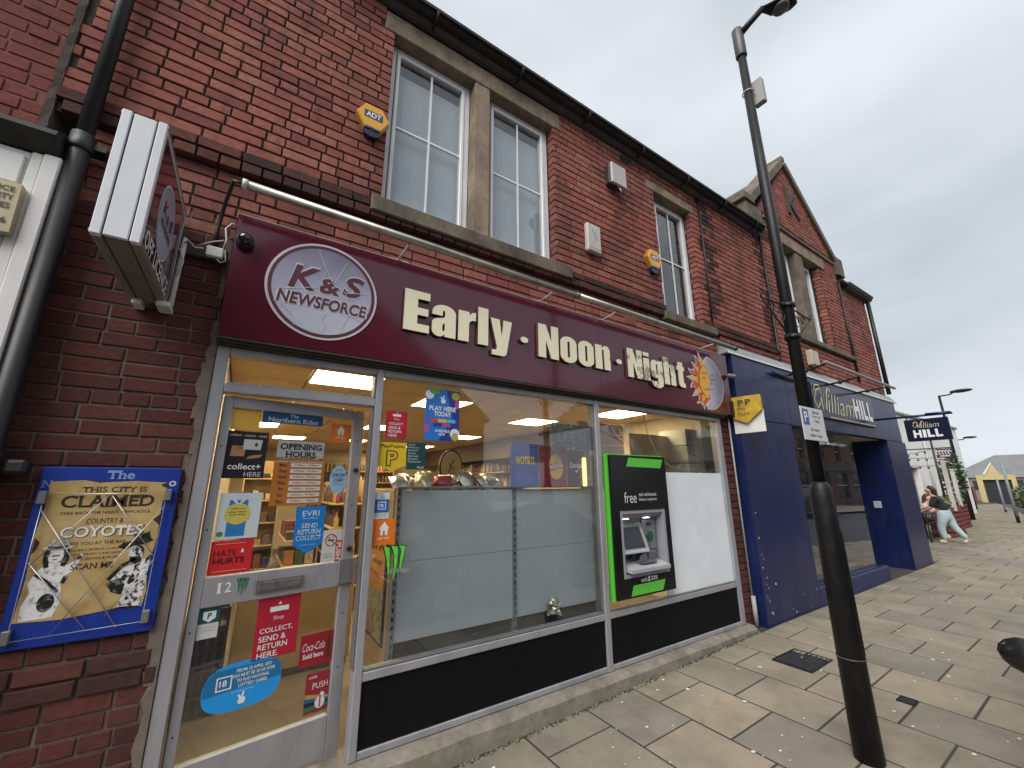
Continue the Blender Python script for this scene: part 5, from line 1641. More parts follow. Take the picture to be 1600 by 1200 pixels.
for i, dname in enumerate(('Mon', 'Tues', 'Wed', 'Thur', 'Fri', 'Sat', 'Sun')):
    v = .105 - .036 * i
    s.put('time_strip', [(rect(-.055, -.012, .13, .012), 0, v)], paper((.66, .62, .56)), o, T_)
    s.put('lettering', [(text(dname, .017, bold=.01, serif=True), -.098, v)], paper((.05, .025, .015)), o, T_)
    s.put('lettering', [(text('5:00am - 8:30pm' if i < 5 else ('6:00am - 8:30pm' if i == 5 else '6:00am - 1:00pm'), .013, .145, bold=.008), .037, v)], paper((.06, .045, .04)), o, T_ + .0008)
s, o, a, b = dprint('drop_off_sticker', 'pale blue oval drop off sticker on the shop door', .637, .747, 1.625, 1.810, (.30, .50, .66), pts=[(x, y) for x, y in ell(.055, .0925, 36)])
s.put('lettering', [(text('DROP', .024, .082, bold=.01), 0, .028), (text('OFF', .024, .06, bold=.01), 0, -.005), (text('your parcels here', .008, .075), 0, -.03)], paper((.02, .04, .08)), o, T_)
s.put('lettering', [(text('parcel', .013, .04, bold=.02), 0, .062)], paper((.50, .06, .08)), o, T_)
s, o, a, b = dprint('parcel_pennant', 'bright blue parcel shop pennant on the shop door', .458, .632, 1.272, 1.552, (.012, .19, .55), pts=[(-.087, .14), (.087, .14), (.087, -.085), (-.005, -.14), (-.087, -.085)])
s.put('lettering', [(text('EVRI', .032, .10, bold=.005), 0, .098), (text('ParcelShop', .014, .09), 0, .068)] + [(text(l, .027, w_, bold=.0, serif=True), 0, .025 - .036 * i) for i, (l, w_) in enumerate((('SEND', .095), ('RETURN', .135), ('COLLECT', .145)))] + [(text('parcels in store', .010, .09), 0, -.088)], paper((.62, .74, .84)), o, T_)
s, o, a, b = dprint('no_smoking_sign', 'white no smoking sign low on the shop door glass', .630, .752, 1.208, 1.400, (.60, .58, .54), 'sign')
s.put('ring', [(shape([ell(.038, .038, 26), ell(.031, .031, 26)[::-1]]), -.008, .035), (line2([(-.034, .06), (.018, .01)], .006), 0, 0)], paper((.45, .10, .08)), o, T_)
s.put('cigarette', [(rect(-.03, .03, .012, .038), 0, 0), (line2([(.0, .05), (.01, .06), (.025, .055)], .004), 0, 0)], paper((.04, .04, .04)), o, T_ + .0004)
s.put('lettering', [(text('It is against the law', .009, .07), -.02, -.05), (text('to smoke here', .009, .06), -.02, -.065)], paper((.05, .05, .05)), o, T_)
s, o, a, b = dprint('push_strip', 'narrow orange push strip at the edge of the shop door', .715, .756, 1.205, 1.335, (.66, .09, .03))
s.put('lettering', [(text('PUSH', .028, .10, bold=.02), 0, 0, rad(-90))], paper(PW), o, T_)
s, o, a, b = dprint('lottery_notice', 'white charity notice with a yellow medal on the shop door', .058, .262, 1.392, 1.640, (.60, .66, .68), 'notice')
s.put('stripe', [(rect(-.045, -.11, .045, .085), -.01, 0)], paper((.03, .20, .48)), o, T_)
s.put('medal', [(poly(ell(.062, .058, 28)), -.01, .01)], paper((.62, .52, .10)), o, T_ + .0006)
s.put('lettering', [(text('when you', .011, .07, bold=.02), -.01, .038), (text('play here', .012, .085, bold=.02), -.01, .02), (text('good things', .010, .08, bold=.02), -.01, .005)], paper((.08, .06, .03)), o, T_ + .0012)
s.put('ribbon', [(poly([(-.04, .0), (-.015, .0), (.0, -.03), (-.01, -.03)]), -.01, .092), (poly([(.04, .0), (.015, .0), (.0, -.03), (.01, -.03)]), -.01, .092)], paper((.62, .64, .66)), o, T_ + .0014)
s.put('badge', [(poly(ell(.016, .014, 14)), -.08, -.095)], paper((.05, .25, .06)), o, T_)
s, o, a, b = dprint('hate_hurts_poster', 'red hate hurts poster low on the shop door glass', .052, .250, 1.212, 1.384, (.62, .022, .028), 'poster')
s.put('lettering', [(text('HATE', .031, .105), -.03, .022), (text('HURTS', .031, .145, bold=.03), -.008, -.018)], paper((.02, .015, .015)), o, T_)
s.put('drop', [(shape([[(0, .016), (.007, .0), (.005, -.007), (-.005, -.007), (-.007, .0)]]), .05, .026)], paper(PW), o, T_)
s.put('rule', [(rect(-.08, -.001, .06, .001), 0, .07), (rect(-.08, -.001, .08, .001), 0, -.070)], paper((.75, .5, .5)), o, T_)
dn = thing('door_number', 'white number twelve on the door rail beside a small green claw sticker', 'number', tuple(DO + DU * .14 + Vector((0, 0, 1.145))))
s = DS(.140, 1.146)
s.put('numeral', [(text('1', .052, .022, bold=.015, serif=True), -.024, 0)], paper(PW), dn, .0016)
s.put('numeral', [(text('2', .052, .030, bold=.015, serif=True), .016, 0)], paper(PW), dn, .0016)
dc = thing('small_claw_sticker', 'small green three stroke claw sticker beside the door number', 'sticker', tuple(DO + DU * .215 + Vector((0, 0, 1.14))))
claw(DS(.222, 1.142), 'claw', dc, 0, 0, .082, .050, .0012, (.03, .24, .11))
s, o, a, b = dprint('card_sticker', 'small teal and white pay service sticker on the lower door glass', .050, .140, .905, 1.052, (.62, .62, .60))
s.put('band', [(rect(-a, .0, a, b), 0, 0)], paper((.010, .085, .11)), o, T_)
s.put('shield', [(poly([(-.028, .022), (.028, .022), (.028, -.012), (0, -.030), (-.028, -.012)]), 0, .035)], paper(PW), o, T_ + .0006)
s.put('lettering', [(text('P', .028, bold=.03), 0, .035)], paper((.03, .08, .10)), o, T_ + .0012)
s.put('lettering', [(text('we accept cards', .008, .07), -.0, -.02), (text('at this shop', .008, .06), -.0, -.035)], paper((.2, .2, .2)), o, T_)
s, o, a, b = dprint('parcel_poster', 'large red parcel collection poster on the lower door glass', .318, .542, .738, 1.052, RED, 'poster')
k = b / .097
s.put('logo', [(rect(-.03 * k, .050 * k, .03 * k, .066 * k), 0, 0), (poly([(-.006 * k, .072 * k), (.006 * k, .072 * k), (0, .082 * k)]), 0, 0), (text('Shop', .016 * k), 0, .028 * k)], paper(PW), o, T_)
for i, l in enumerate(('COLLECT,', 'SEND &', 'RETURN', 'HERE.')):
    w_ = (.105, .085, .092, .066)[i] * k
    s.put('lettering', [(text(l, .018 * k, w_, bold=.01), -.055 * k + w_ / 2, (-.008 - .025 * i) * k)], paper(PW), o, T_)
s, o, a, b = dprint('cola_sticker', 'red cola sold here sticker on the lower door glass', .567, .755, .640, .812, (.30, .012, .020))
s.put('lettering', [(text('Coca-Cola', .042, .125, shear=.35, bold=-.005), -.018, .018), (text('Sold here', .026, .115, bold=.02, serif=True), -.018, -.030)], paper(PW), o, T_)
s.put('bottle', [(shape([[(-.010, -.06), (.010, -.06), (.012, -.02), (.008, .0), (.012, .02), (.004, .045), (.004, .065), (-.004, .065), (-.004, .045), (-.012, .02), (-.008, .0), (-.012, -.02)]]), .07, .0)], paper((.045, .035, .015)), o, T_)
s, o, a, b = dprint('push_sticker', 'striped red push sticker near the foot of the shop door', .620, .752, .388, .598, (.30, .02, .035))
for i, c in enumerate(((.50, .30, .06), (.02, .10, .30), (.012, .015, .03), (.03, .16, .06))):
    s.put('stripe', [(poly([(-a, -.0 - .022 * i), (a, -.03 - .012 * i), (a, -.045 - .012 * i), (-a, -.024 - .022 * i)]), 0, .0)], paper(c), o, T_ + .0003 * i)
s.put('lettering', [(text('PUSH', .032, .085), .015, .035), (text('cola', .016, .045, shear=.3), -.03, .085)], paper(PW), o, T_ + .002)
s.put('figure', [(poly(ell(.028, .032, 18)), .02, -.055), (poly(ell(.013, .014, 14)), .03, -.018)], paper((.70, .70, .70)), o, T_ + .002)
s.put('figure_mark', [(rect(-.004, -.03, .004, .03), .02, -.05)], paper((.35, .03, .04)), o, T_ + .003)
tilt = rad(4)
def cap(a, b, n=32):
    return [(math.copysign(abs(math.cos(2 * PI * k / n)) ** .62, math.cos(2 * PI * k / n)) * a, math.copysign(abs(math.sin(2 * PI * k / n)) ** .80, math.sin(2 * PI * k / n)) * b) for k in range(n)]
s, o, a, b = dprint('age_limit_sticker', 'large blue oval over eighteen lottery sticker on the lower door glass', .112, .478, .530, .756, (.015, .31, .76), pts=cap(.183, .113))
s.put('band', [(poly([(-.179, -.02), (.179, .0), (.176, .06), (.14, .09), (-.14, .09), (-.176, .05)]), 0, 0)], paper((.010, .16, .36)), o, T_)
s2 = DS(.205, .670)
eighteen(s2, o, 1.25, T_ + .001)
s.put('lettering', [(text(l, .016, w_, bold=.015), .045, .072 - .024 * i) for i, (l, w_) in enumerate((('FROM 22 APRIL 2021', .165), ('YOU MUST BE 18 OR OVER', .205), ('TO PLAY NATIONAL', .155), ('LOTTERY GAMES', .135)))], paper(PW), o, T_ + .001)
s.put('logo', [(poly([(u * .9, v * .9) for u, v in hand]), .0, -.062), (text('for good causes', .007, .10), .0, -.026)], paper(PW), o, T_ + .001)

# ================================================================ blue poster case on the brick wall
pc = thing('poster_case', 'royal blue newspaper poster board with a wire front on the brick wall', 'notice board', (-.52, -.01, 1.39))
BLUE = mat('royal_blue_board', (.008, .032, .26), .4, var=.12, vs=6, dirt=.12)
MB().bbox(-.775, -.268, -.024, -.002, 1.005, 1.770, .004).build('board', BLUE, pc)
s = Sheet((-.5215, -.024, 1.3875))
s.put('lettering', [(text('The', .042, .105, bold=.02, serif=True), .02, .348)], paper((.22, .30, .52)), pc, .0012)
s.put('lettering', [(text('N', .035, .035, bold=.02, serif=True), -.225, .305)], paper((.16, .22, .45)), pc, .0012)
s.put('lettering', [(text('o', .028, .030, bold=.02, serif=True), .225, .305)], paper((.45, .50, .62)), pc, .0012)
def parchment():
    m, t, p = nodes('parchment_print')
    c = ramp(t, pnoise(t, 7, 6, .65), [(.25, (.26, .145, .045)), (.5, (.47, .32, .13)), (.78, (.60, .46, .24))])
    t.links.new(c, p.inputs['Base Color']); p.inputs['Roughness'].default_value = .32
    p.inputs['Coat Weight'].default_value = .3
    return m
pt = [(-.215, .315), (-.1, .322), (-.02, .312), (.08, .318), (.205, .310), (.198, .18), (.205, .05), (.19, -.10), (.202, -.20), (.195, -.268), (.06, -.268), (-.08, -.282), (-.222, -.275), (-.214, -.1), (-.222, .08), (-.212, .2)]
ps = s.plate('poster', pt, .0012, parchment(), pc, .0006)
INK = paper((.035, .025, .018))
DS_ = .0026
s.put('burnt_edge', [(poly([(.205, .31), (.18, .302), (.19, .29), (.203, .285)]), 0, 0), (poly([(.203, .16), (.19, .145), (.175, .13), (.192, .115), (.204, .10)]), 0, 0), (poly([(-.218, .07), (-.20, .05), (-.205, .02), (-.218, .0)]), 0, 0), (poly([(-.1, .322), (-.05, .31), (-.02, .314)]), 0, 0), (poly([(.06, -.268), (.12, -.258), (.19, -.262), (.19, -.268)]), 0, 0)], paper((.05, .025, .012)), pc, DS_)
s.put('lettering', [(text('THIS CITY IS', .026, .235, bold=.005, serif=True), .012, .278), (text('CLAIMED', .056, .330, bold=.02, serif=True), .0, .224), (text('TAKE BACK THE NIGHT. NEWCASTLE.', .013, .32, bold=.005), .0, .172), (text('COUNTRY &', .024, .13, bold=.0), .0, .133)], INK, pc, DS_)
s.put('lettering', [(text('COYOTES', .050, .295, bold=.045, serif=True), .004, .084)], paper((.16, .12, .08)), pc, DS_)
s.put('lettering', [(text('COYOTES', .048, .285, bold=.02, serif=True), .0, .087)], paper((.74, .72, .66)), pc, DS_ + .0008)
s.put('lettering', [(text('SEE YOU AT THE BAR...', .015, .205), .0, .035), (text('RODEO | SPORTS | KARAOKE', .012, .205), .0, .005), (text('LIVE MUSIC | ARCADES', .012, .175), -.0, -.014), (text('BAR SHOWS & MORE', .012, .15), -.0, -.033), (text('SCAN ME', .025, .145, bold=.01, serif=True), -.01, -.066)], INK, pc, DS_)
PWH = paper((.70, .70, .68)); PBK = paper((.03, .03, .03))
# printed figures: a generic dancer in a pale hat on the left, a rider in a dark hat on the right
def halftone(name, lo, hi, a=.42, b=.58, sc=55):
    m, t, p = nodes(name)
    t.links.new(ramp(t, pnoise(t, sc, 4, .6), [(a, lo), (b, hi)]), p.inputs['Base Color'])
    p.inputs['Roughness'].default_value = .35
    return m
H_L = halftone('halftone_light', (.30, .29, .27), (.74, .74, .72), .30, .48, 45)
H_D = halftone('halftone_dark', (.015, .015, .015), (.25, .24, .23), .52, .70, 60)
H_X = halftone('halftone_mixed', (.02, .02, .02), (.70, .70, .68), .44, .52, 48)
s.put('printed_figure', [(shape([[(-.205, -.272), (-.105, -.268), (-.088, -.20), (-.10, -.135), (-.092, -.10), (-.075, -.085), (-.055, -.04), (-.048, -.012), (-.058, -.008), (-.072, -.035), (-.095, -.055), (-.12, -.042), (-.16, -.042), (-.188, -.075), (-.205, -.12), (-.192, -.16), (-.208, -.21)]]), 0, 0), (poly(ell(.027, .034, 18)), -.138, -.008)], H_L, pc, DS_)
s.put('printed_shade', [(shape([[(-.178, .022), (-.176, -.03), (-.168, -.062), (-.152, -.058), (-.162, -.02), (-.158, .02)]]), 0, 0), (shape([[(-.118, .02), (-.112, -.02), (-.118, -.055), (-.102, -.06), (-.094, -.025), (-.10, .022)]]), 0, 0), (poly(ell(.027, .038, 14)), -.135, -.205), (line2([(-.19, -.085), (-.15, -.115), (-.105, -.165)], .011), 0, 0), (line2([(-.15, -.012), (-.128, -.011)], .005), 0, 0), (line2([(-.145, -.027), (-.132, -.027)], .004), 0, 0), (line2([(-.098, -.13), (-.09, -.10)], .014), 0, 0), (line2([(-.066, -.03), (-.054, -.02)], .012), 0, 0)], H_D, pc, DS_ + .0008)
s.put('printed_hat', [(poly([(-.20, .022), (-.17, .014), (-.105, .014), (-.075, .026), (-.10, .030), (-.112, .060), (-.135, .054), (-.158, .062), (-.172, .032)]), 0, 0)], halftone('halftone_hat', (.28, .25, .20), (.60, .57, .50), .4, .6, 50), pc, DS_ + .0014)
s.put('hat_band', [(line2([(-.17, .028), (-.138, .023), (-.108, .029)], .008), 0, 0)], H_D, pc, DS_ + .0020)
s.put('printed_figure', [(shape([[(.105, -.265), (.19, -.262), (.195, -.03), (.178, -.05), (.15, -.062), (.10, -.09), (.062, -.14), (.055, -.165), (.08, -.175), (.108, -.15), (.118, -.19)]]), 0, 0), (poly(ell(.030, .036, 18)), .137, -.022)], H_X, pc, DS_)
s.put('printed_hat', [(shape([[(.065, .012), (.09, -.002), (.12, .012), (.165, .018), (.192, .035), (.18, .045), (.172, .075), (.145, .062), (.12, .068), (.112, .036), (.085, .03)]]), 0, 0)], H_D, pc, DS_ + .0014)
s.put('printed_shade', [(line2([(.055, -.135), (.095, -.075), (.14, -.048)], .014), 0, 0), (shape([[(.115, -.04), (.155, -.035), (.16, -.06), (.14, -.075), (.12, -.06)]]), 0, 0), (shape([[(.05, -.15), (.09, -.128), (.118, -.16), (.112, -.205), (.075, -.19)]]), 0, 0)], H_D, pc, DS_ + .0008)
WIRE = mat('bright_wire', (.50, .49, .46), .35, .8, var=.2)
for nm, path in (('wire', [(-.742, -.042, 1.645), (-.312, -.042, 1.648), (-.312, -.042, 1.055), (-.742, -.042, 1.045), (-.742, -.042, 1.645)]),
                 ('wire', [(-.742, -.040, 1.58), (-.40, -.040, 1.045)]), ('wire', [(-.312, -.040, 1.58), (-.62, -.040, 1.050)]),
                 ('wire', [(-.52, -.038, 1.645), (-.312, -.038, 1.34)]), ('wire', [(-.52, -.039, 1.645), (-.742, -.039, 1.33)]), ('wire', [(-.742, -.038, 1.36), (-.50, -.038, 1.046)]), ('wire', [(-.312, -.037, 1.33), (-.45, -.037, 1.1)])):
    MB().tube(path, .0022, 5).build('wire', WIRE, pc)
for x, z in ((-.748, 1.632), (-.305, 1.637), (-.748, 1.062), (-.302, 1.075)):
    MB().bbox(x - .014, x + .014, -.050, -.025, z - .028, z + .028, .003).build('clip', mat('clip_steel', (.22, .22, .21), .45, .5, var=.2), pc)

# ================================================================ betting shop building
wb = thing('gabled_brick_building', 'red brick building with a stone coped gable above the navy betting shop', 'building', (9.2, 0, 0))
YB = -.045
WHH = [(7.45, 9.40, 5.88, 6.10), (7.52, 9.22, 4.13, 5.89), (7.35, 9.92, 4.04, 4.14)]
gab = lambda z: (6.85 + max(0, (z - 6.25)) * .90, 10.0 - max(0, (z - 6.25)) * 1.12)
bk = lay(6.83, 10.02, 3.48, 7.75, YB, BRICK_UP, WHH, sd=31, edge=gab)
bk += lay(10.03, 11.60, 3.48, 5.75, -.01, BRICK_UP, sd=32)
bk = [(a, b, z, y, BRICK_SOOT if (z > 5.70 and (z < 5.9) and a < 7.4) or (6.14 < z < 6.28) else m) for a, b, z, y, m in bk]
make_bricks(wb, bk, 0, 33)
wl = MB()
slab(wl, 6.81, 10.025, 3.40, 6.25, YB + .012, .28, WHH)
wl.prism([(6.81, 6.25), (10.025, 6.25), (8.25, 7.86)], (0, 0, 0), (1, 0, 0), (0, 0, 1), (0, -1, 0), -.28, -(YB + .012))
wl.build('wall', MORTAR_DK, wb)
MB().box(10.025, 11.62, .0, .28, 3.40, 5.78).build('wall', MORTAR_DK, wb)
def wstone(name, a, m=STONE_DK, bv=.01):
    return MB().bbox(*a, bv).build(name, m, wb)
wstone('lintel', (7.45, 9.40, YB - .01, .2, 5.885, 6.10), STONE)
wstone('mullion', (8.13, 8.43, YB + .01, .2, 4.14, 5.88))
wstone('sill', (7.35, 9.92, YB - .05, .2, 4.04, 4.135))
wstone('string_course', (7.0, 9.95, YB - .03, .1, 6.16, 6.22))
sash(wb, 7.54, 8.12, 4.14, 5.87, .10, bars=False)
sash(wb, 8.44, 9.06, 4.14, 5.87, .10, bars=False)
rv = MB()
for k in range(23):
    z = 4.14 + k * PITCH
    if z + BH < 5.88:
        rv.bbox(9.10 - .004 * (k % 2), 9.16, YB + .004, .08 if k % 2 else .06, z, z + BH, .004)
stuff(rv.build('reveal_brickwork', BRICK_UP, wb, recalc=False))
MB().box(9.105, 9.24, YB + .02, .26, 4.14, 5.88).build('reveal_mortar', MORTAR_DK, wb)
# gable coping, kneelers and roof
def coping(x0, z0, x1, z1):
    dx, dz = x1 - x0, z1 - z0
    L_ = math.hypot(dx, dz)
    nx_, nz_ = -dz / L_, dx / L_
    if nz_ < 0: nx_, nz_ = -nx_, -nz_
    w0, w1 = 0.0, .13
    pts = [(x0 + nx_ * w0, z0 + nz_ * w0), (x1 + nx_ * w0, z1 + nz_ * w0), (x1 + nx_ * w1, z1 + nz_ * w1), (x0 + nx_ * w1, z0 + nz_ * w1)]
    MB().prism(pts, (0, 0, 0), (1, 0, 0), (0, 0, 1), (0, -1, 0), -.30, .10).build('coping', STONE_DK, wb)
coping(8.25, 7.84, 6.45, 6.10)
coping(8.25, 7.84, 10.15, 6.10)
wstone('kneeler', (6.35, 6.86, YB - .06, .25, 5.86, 6.22))
wstone('kneeler', (6.28, 6.62, YB - .09, .25, 6.225, 6.36))
wstone('kneeler', (9.98, 10.34, YB - .06, .25, 5.95, 6.38))
wstone('finial', (8.19, 8.31, -.10, .25, 7.92, 8.03))
MB().prism([(6.3, 6.15), (10.3, 6.15), (8.25, 7.85)], (0, 0, 0), (1, 0, 0), (0, 0, 1), (0, 1, 0), .285, 8.0).build('roof', SLATE, wb)
MB().prism([(-.16, 5.86), (.1, 5.90), (5.0, 8.4), (9.9, 5.9), (9.9, 5.76), (-.10, 5.76)], (0, 0, 0), (0, 1, 0), (0, 0, 1), (1, 0, 0), 10.36, 11.75).build('roof', SLATE, wb)
MB().bbox(10.03, 11.72, -.13, -.012, 5.78, 5.85, .01).build('eaves_board', GUTTER, wb)
MB().tube([(11.60, -.07, 5.80), (11.60, -.07, 3.55)], .04, 10).build('drainpipe', IRON, wb)
MB().tube([(9.97, -.07, 5.75), (9.95, -.07, 3.6)], .022, 8).build('wall_cable', IRON, wb)
MB().box(6.81, 11.62, .0, 8.0, .1, 3.39).box(11.56, 11.62, .01, 8, 3.40, 5.75).build('rear_block', mat('rear_brick', (.20, .08, .06), .9, var=.2), wb)
bpy.data.objects.remove(bpy.data.objects['rear_block'])
MB().box(11.56, 11.62, .30, 8, .1, 5.75).build('side_wall', mat('rear_brick', (.20, .08, .06), .9, var=.2), wb)
# terracotta monogram in the gable
mg = MB()
Ym = YB - .03
mg.prism([(0, 0), (.10, .0), (.10, .62), (0, .62)], (8.15, 0, 6.72), (1, 0, 0), (0, 0, 1), (0, -1, 0), -YB - .01, -Ym)
mg.prism([(.11, .25), (.42, .55), (.36, .62), (.11, .40)], (8.15, 0, 6.72), (1, 0, 0), (0, 0, 1), (0, -1, 0), -YB - .01, -Ym)
mg.prism([(.11, .25), (.44, .0), (.52, .06), (.20, .32)], (8.15, 0, 6.72), (1, 0, 0), (0, 0, 1), (0, -1, 0), -YB - .01, -Ym)
mg.build('monogram', mat('dark_terracotta', (.075, .05, .045), .85, var=.3), wb)

# ================================================================ betting shop front
bs = thing('betting_shopfront', 'navy blue panelled betting shop front with a recessed entrance', 'shopfront', (8.5, -.1, .1))
BX0, BX1, BY = 5.19, 11.72, -.12
for a, b in ((BX0, 6.60), (6.604, 9.05), (9.054, 11.50)):
    MB().bbox(a, b, BY, .0, 2.505, 3.345, .003).build('fascia_panel', NAVY, bs)
b = MB()
b.prism([(11.503, BY)] + arc(11.503, BY + .22, .25, .22, -90, 0, 8) + [(11.753, .0), (11.503, .0)], (0, 0, 0), (1, 0, 0), (0, 1, 0), (0, 0, 1), 2.505, 3.345)
b.build('fascia_end', NAVY, bs)
MB().prism([(BY - .012, 3.347), (BY - .012, 3.362), (-.05, 3.50), (.0, 3.50), (.0, 3.347)], (0, 0, 0), (0, 1, 0), (0, 0, 1), (1, 0, 0), 5.10, 11.70).build('flashing', mat('lead_flashing', (.30, .32, .33), .6, .2, var=.25, dirt=.35), bs)
MB().bbox(5.10, 11.70, BY - .020, BY - .013, 3.335, 3.366, .002).build('white_edge', WHITE, bs)
MB().bbox(BX0, 6.60, BY + .008, .012, -.1, 2.500, .003).build('side_panel', NAVY, bs)
MB().bbox(BX0 - .004, BX0, BY + .012, .012, -.1, 3.34, .001).build('return_panel', NAVY, bs)
MB().bbox(6.604, 9.28, BY + .004, .20, 0, .335, .012).build('plinth', mat('navy_plinth', (.014, .022, .085), .5, var=.12, vs=3, dirt=.2), bs)
MB().bbox(6.62, 9.22, BY + .04, .19, .336, .350, .003).build('sill', NAVY, bs)
MB().box(6.604, 9.05, -.012, -.004, .352, 2.50).build('pane', GLASS_DK, bs)
MB().box(9.052, 9.060, -.012, 1.0, .352, 2.50).build('pane', GLASS_DK, bs)
member('window_post', (7.25, 7.30, -.003, .05, .352, 2.50), CHAR, .003, bs)
MB().bbox(10.60, 11.72, BY + .006, 1.05, -.1, 2.500, .006).build('pier', NAVY, bs)
MB().box(9.062, 10.598, .0, 1.6, 2.507, 2.53).build('soffit', mat('cream_soffit', (.62, .58, .48), .6), bs)
MB().box(8.8, 10.598, .205, 1.6, -.05, .118).build('entrance_step', CONC, bs)
MB().box(9.065, 10.598, 1.03, 1.037, .12, 2.5).build('door_pane', GLASS_DK, bs)
MB().bbox(10.588, 10.599, .18, .30, 1.20, 1.33, .003).build('keypad', mat('keypad_plate', (.45, .45, .45), .5), bs)
chips = MB()
rgc = random.Random(9)
for i in range(26):
    u, v = (5.24 + .10 * rgc.random(), .2 + .9 * rgc.random()) if i < 14 else (5.25 + 1.3 * rgc.random(), .15 + 1.3 * rgc.random() ** 2)
    r = .004 + .010 * rgc.random()
    chips.add([(u + r * math.cos(k * 1.05 + i) * (.5 + .7 * rgc.random()), BY + .0068, v + 1.5 * r * math.sin(k * 1.05 + i) * (.5 + .7 * rgc.random())) for k in range(6)], [tuple(range(6))])
stuff(chips.build('paint_chips', mat('bare_primer', (.55, .56, .58), .8), bs, recalc=False))
# betting shop room
DKW = mat('betting_room_wall', (.11, .105, .10), .8, var=.15)
struct(MB().box(6.30, 10.6, 3.4, 3.45, .1, 2.7).build('inner_wall', DKW))
struct(MB().box(6.25, 6.30, .0, 3.4, .1, 2.7).build('inner_wall', DKW))
struct(MB().box(10.60, 10.65, 1.06, 3.4, .1, 2.7).build('inner_wall', DKW))
struct(MB().box(6.30, 10.6, .21, 3.4, .05, .11).build('betting_floor', mat('dark_carpet', (.05, .045, .05), .9)))
struct(MB().box(6.30, 10.6, .01, 3.4, 2.54, 2.6).build('betting_ceiling', mat('dull_ceiling', (.12, .115, .11), .9)))
for x, y in ((7.0, .9), (8.1, 1.6), (7.2, 2.4)):
    t_ = thing('tube_light', 'white tube light on the betting shop ceiling', 'light', (x, y, 2.53), 'tube lights in the betting shop')
    MB().bbox(x - .45, x + .45, y - .04, y + .04, 2.50, 2.539, .006).build('tube', mat('cool_tube', (.9, .9, .9), .5, emis=(1, .96, .88), es=1.6), t_)
# name sign
ns = thing('betting_sign', 'dark betting shop name sign with cream script and white block letters', 'sign', (8.7, BY, 2.95))
MB().bbox(7.36, 10.02, BY - .045, BY - .001, 2.70, 3.25, .004).build('panel', mat('near_black_navy', (.006, .008, .030), .25), ns)
s = Sheet((8.69, BY - .045, 2.975))
CREAM = paper((.70, .62, .40))
def script(h, w_):
    g = [(text('illiam', h * .72, w_ * .70, shear=.28, bold=-.012), w_ * .13, -h * .04)]
    g.append((line2([(-.50 * w_, .30 * h), (-.46 * w_, .52 * h), (-.36 * w_, .55 * h), (-.33 * w_, .30 * h), (-.38 * w_, -.10 * h), (-.47 * w_, -.30 * h), (-.52 * w_, -.05 * h), (-.45 * w_, .35 * h), (-.36 * w_, .42 * h)], h * .045), 0, 0))
    g.append((line2([(-.34 * w_, .42 * h), (-.345 * w_, -.38 * h), (-.275 * w_, .25 * h), (-.27 * w_, -.38 * h), (-.19 * w_, .40 * h), (-.15 * w_, .52 * h), (-.10 * w_, .42 * h)], h * .085), 0, 0))
    return g
s.put('script_lettering', [(g_[0], g_[1] - .46, g_[2]) for g_ in script(.46, 1.58)], CREAM, ns, .004)
for k, (ch, w_) in enumerate((('H', .24), ('I', .095), ('L', .19), ('L', .19))):
    s.put('block_letter', [(text(ch, .36, w_, bold=.05), (.45, .67, .855, 1.085)[k], .0)], paper((.80, .80, .82)), ns, .004)
s.put('underline', [(rect(-.80, -.006, 1.25, .006), 0, -.255)], CREAM, ns, .004)
# sign lights on three arms
rl = thing('sign_light_rail', 'thin metal light rail held out on black arms above the betting shop sign', 'light', (8, -.5, 3.3))
MB().tube([(6.46, -.70, 3.29), (9.30, -.70, 3.27)], .022, 10).build('rail', mat('rail_metal', (.45, .38, .36), .35, .6), rl)
for xw, xr in ((6.75, 6.50), (8.0, 7.75), (9.2, 9.0)):
    MB().tube([(xw, BY - .01, 3.27), (xw - .02, -.40, 3.28), (xr, -.69, 3.265)], .016, 8).sphere((xw - .01, -.36, 3.28), .035, 8, 6).build('arm', IRON, rl)
MB().tube([(6.20, BY - .03, 3.225), (6.95, BY - .03, 3.20)], .02, 8).build('arm_plate', NAVY, rl)
MB().bbox(7.72, 7.98, YB - .10, YB - .005, 3.60, 3.86, .01).build('junction', mat('cream_metal_box', (.52, .44, .33), .6, dirt=.3), rl)
# hanging sign
hg = thing('hanging_sign', 'navy betting shop sign hanging from a bracket over the pavement', 'sign', (10.0, -.85, 2.4))
MB().tube([(10.0, BY, 2.845), (10.0, -1.19, 2.835)], .020, 8).tube([(10.0, -.86, 2.85), (10.0, -1.17, 2.845)], .026, 8).build('bracket_arm', NAVY, hg)
for y in (-.60, -1.08):
    MB().tube([(10.0, y, 2.83), (10.0, y, 2.77)], .008, 6).build('hanger', IRON, hg)
MB().bbox(9.975, 10.025, -1.125, -.560, 2.392, 2.778, .004).build('panel', mat('near_black_navy', (0, 0, 0)), hg)
for sx_ in (-1, 1):
    s = Sheet((10.0 + sx_ * .025, -.8425, 2.585), (0, sx_, 0))
    s.put('script_lettering', [(g_[0], g_[1], g_[2] + .085) for g_ in script(.13, .33)], CREAM, hg, .002)
    for k, (ch, w_) in enumerate((('H', .105), ('I', .042), ('L', .085), ('L', .085))):
        s.put('block_letter', [(text(ch, .135, w_, bold=.05), (-.135, -.045, .035, .135)[k], -.065)], paper((.80, .80, .82)), hg, .002)

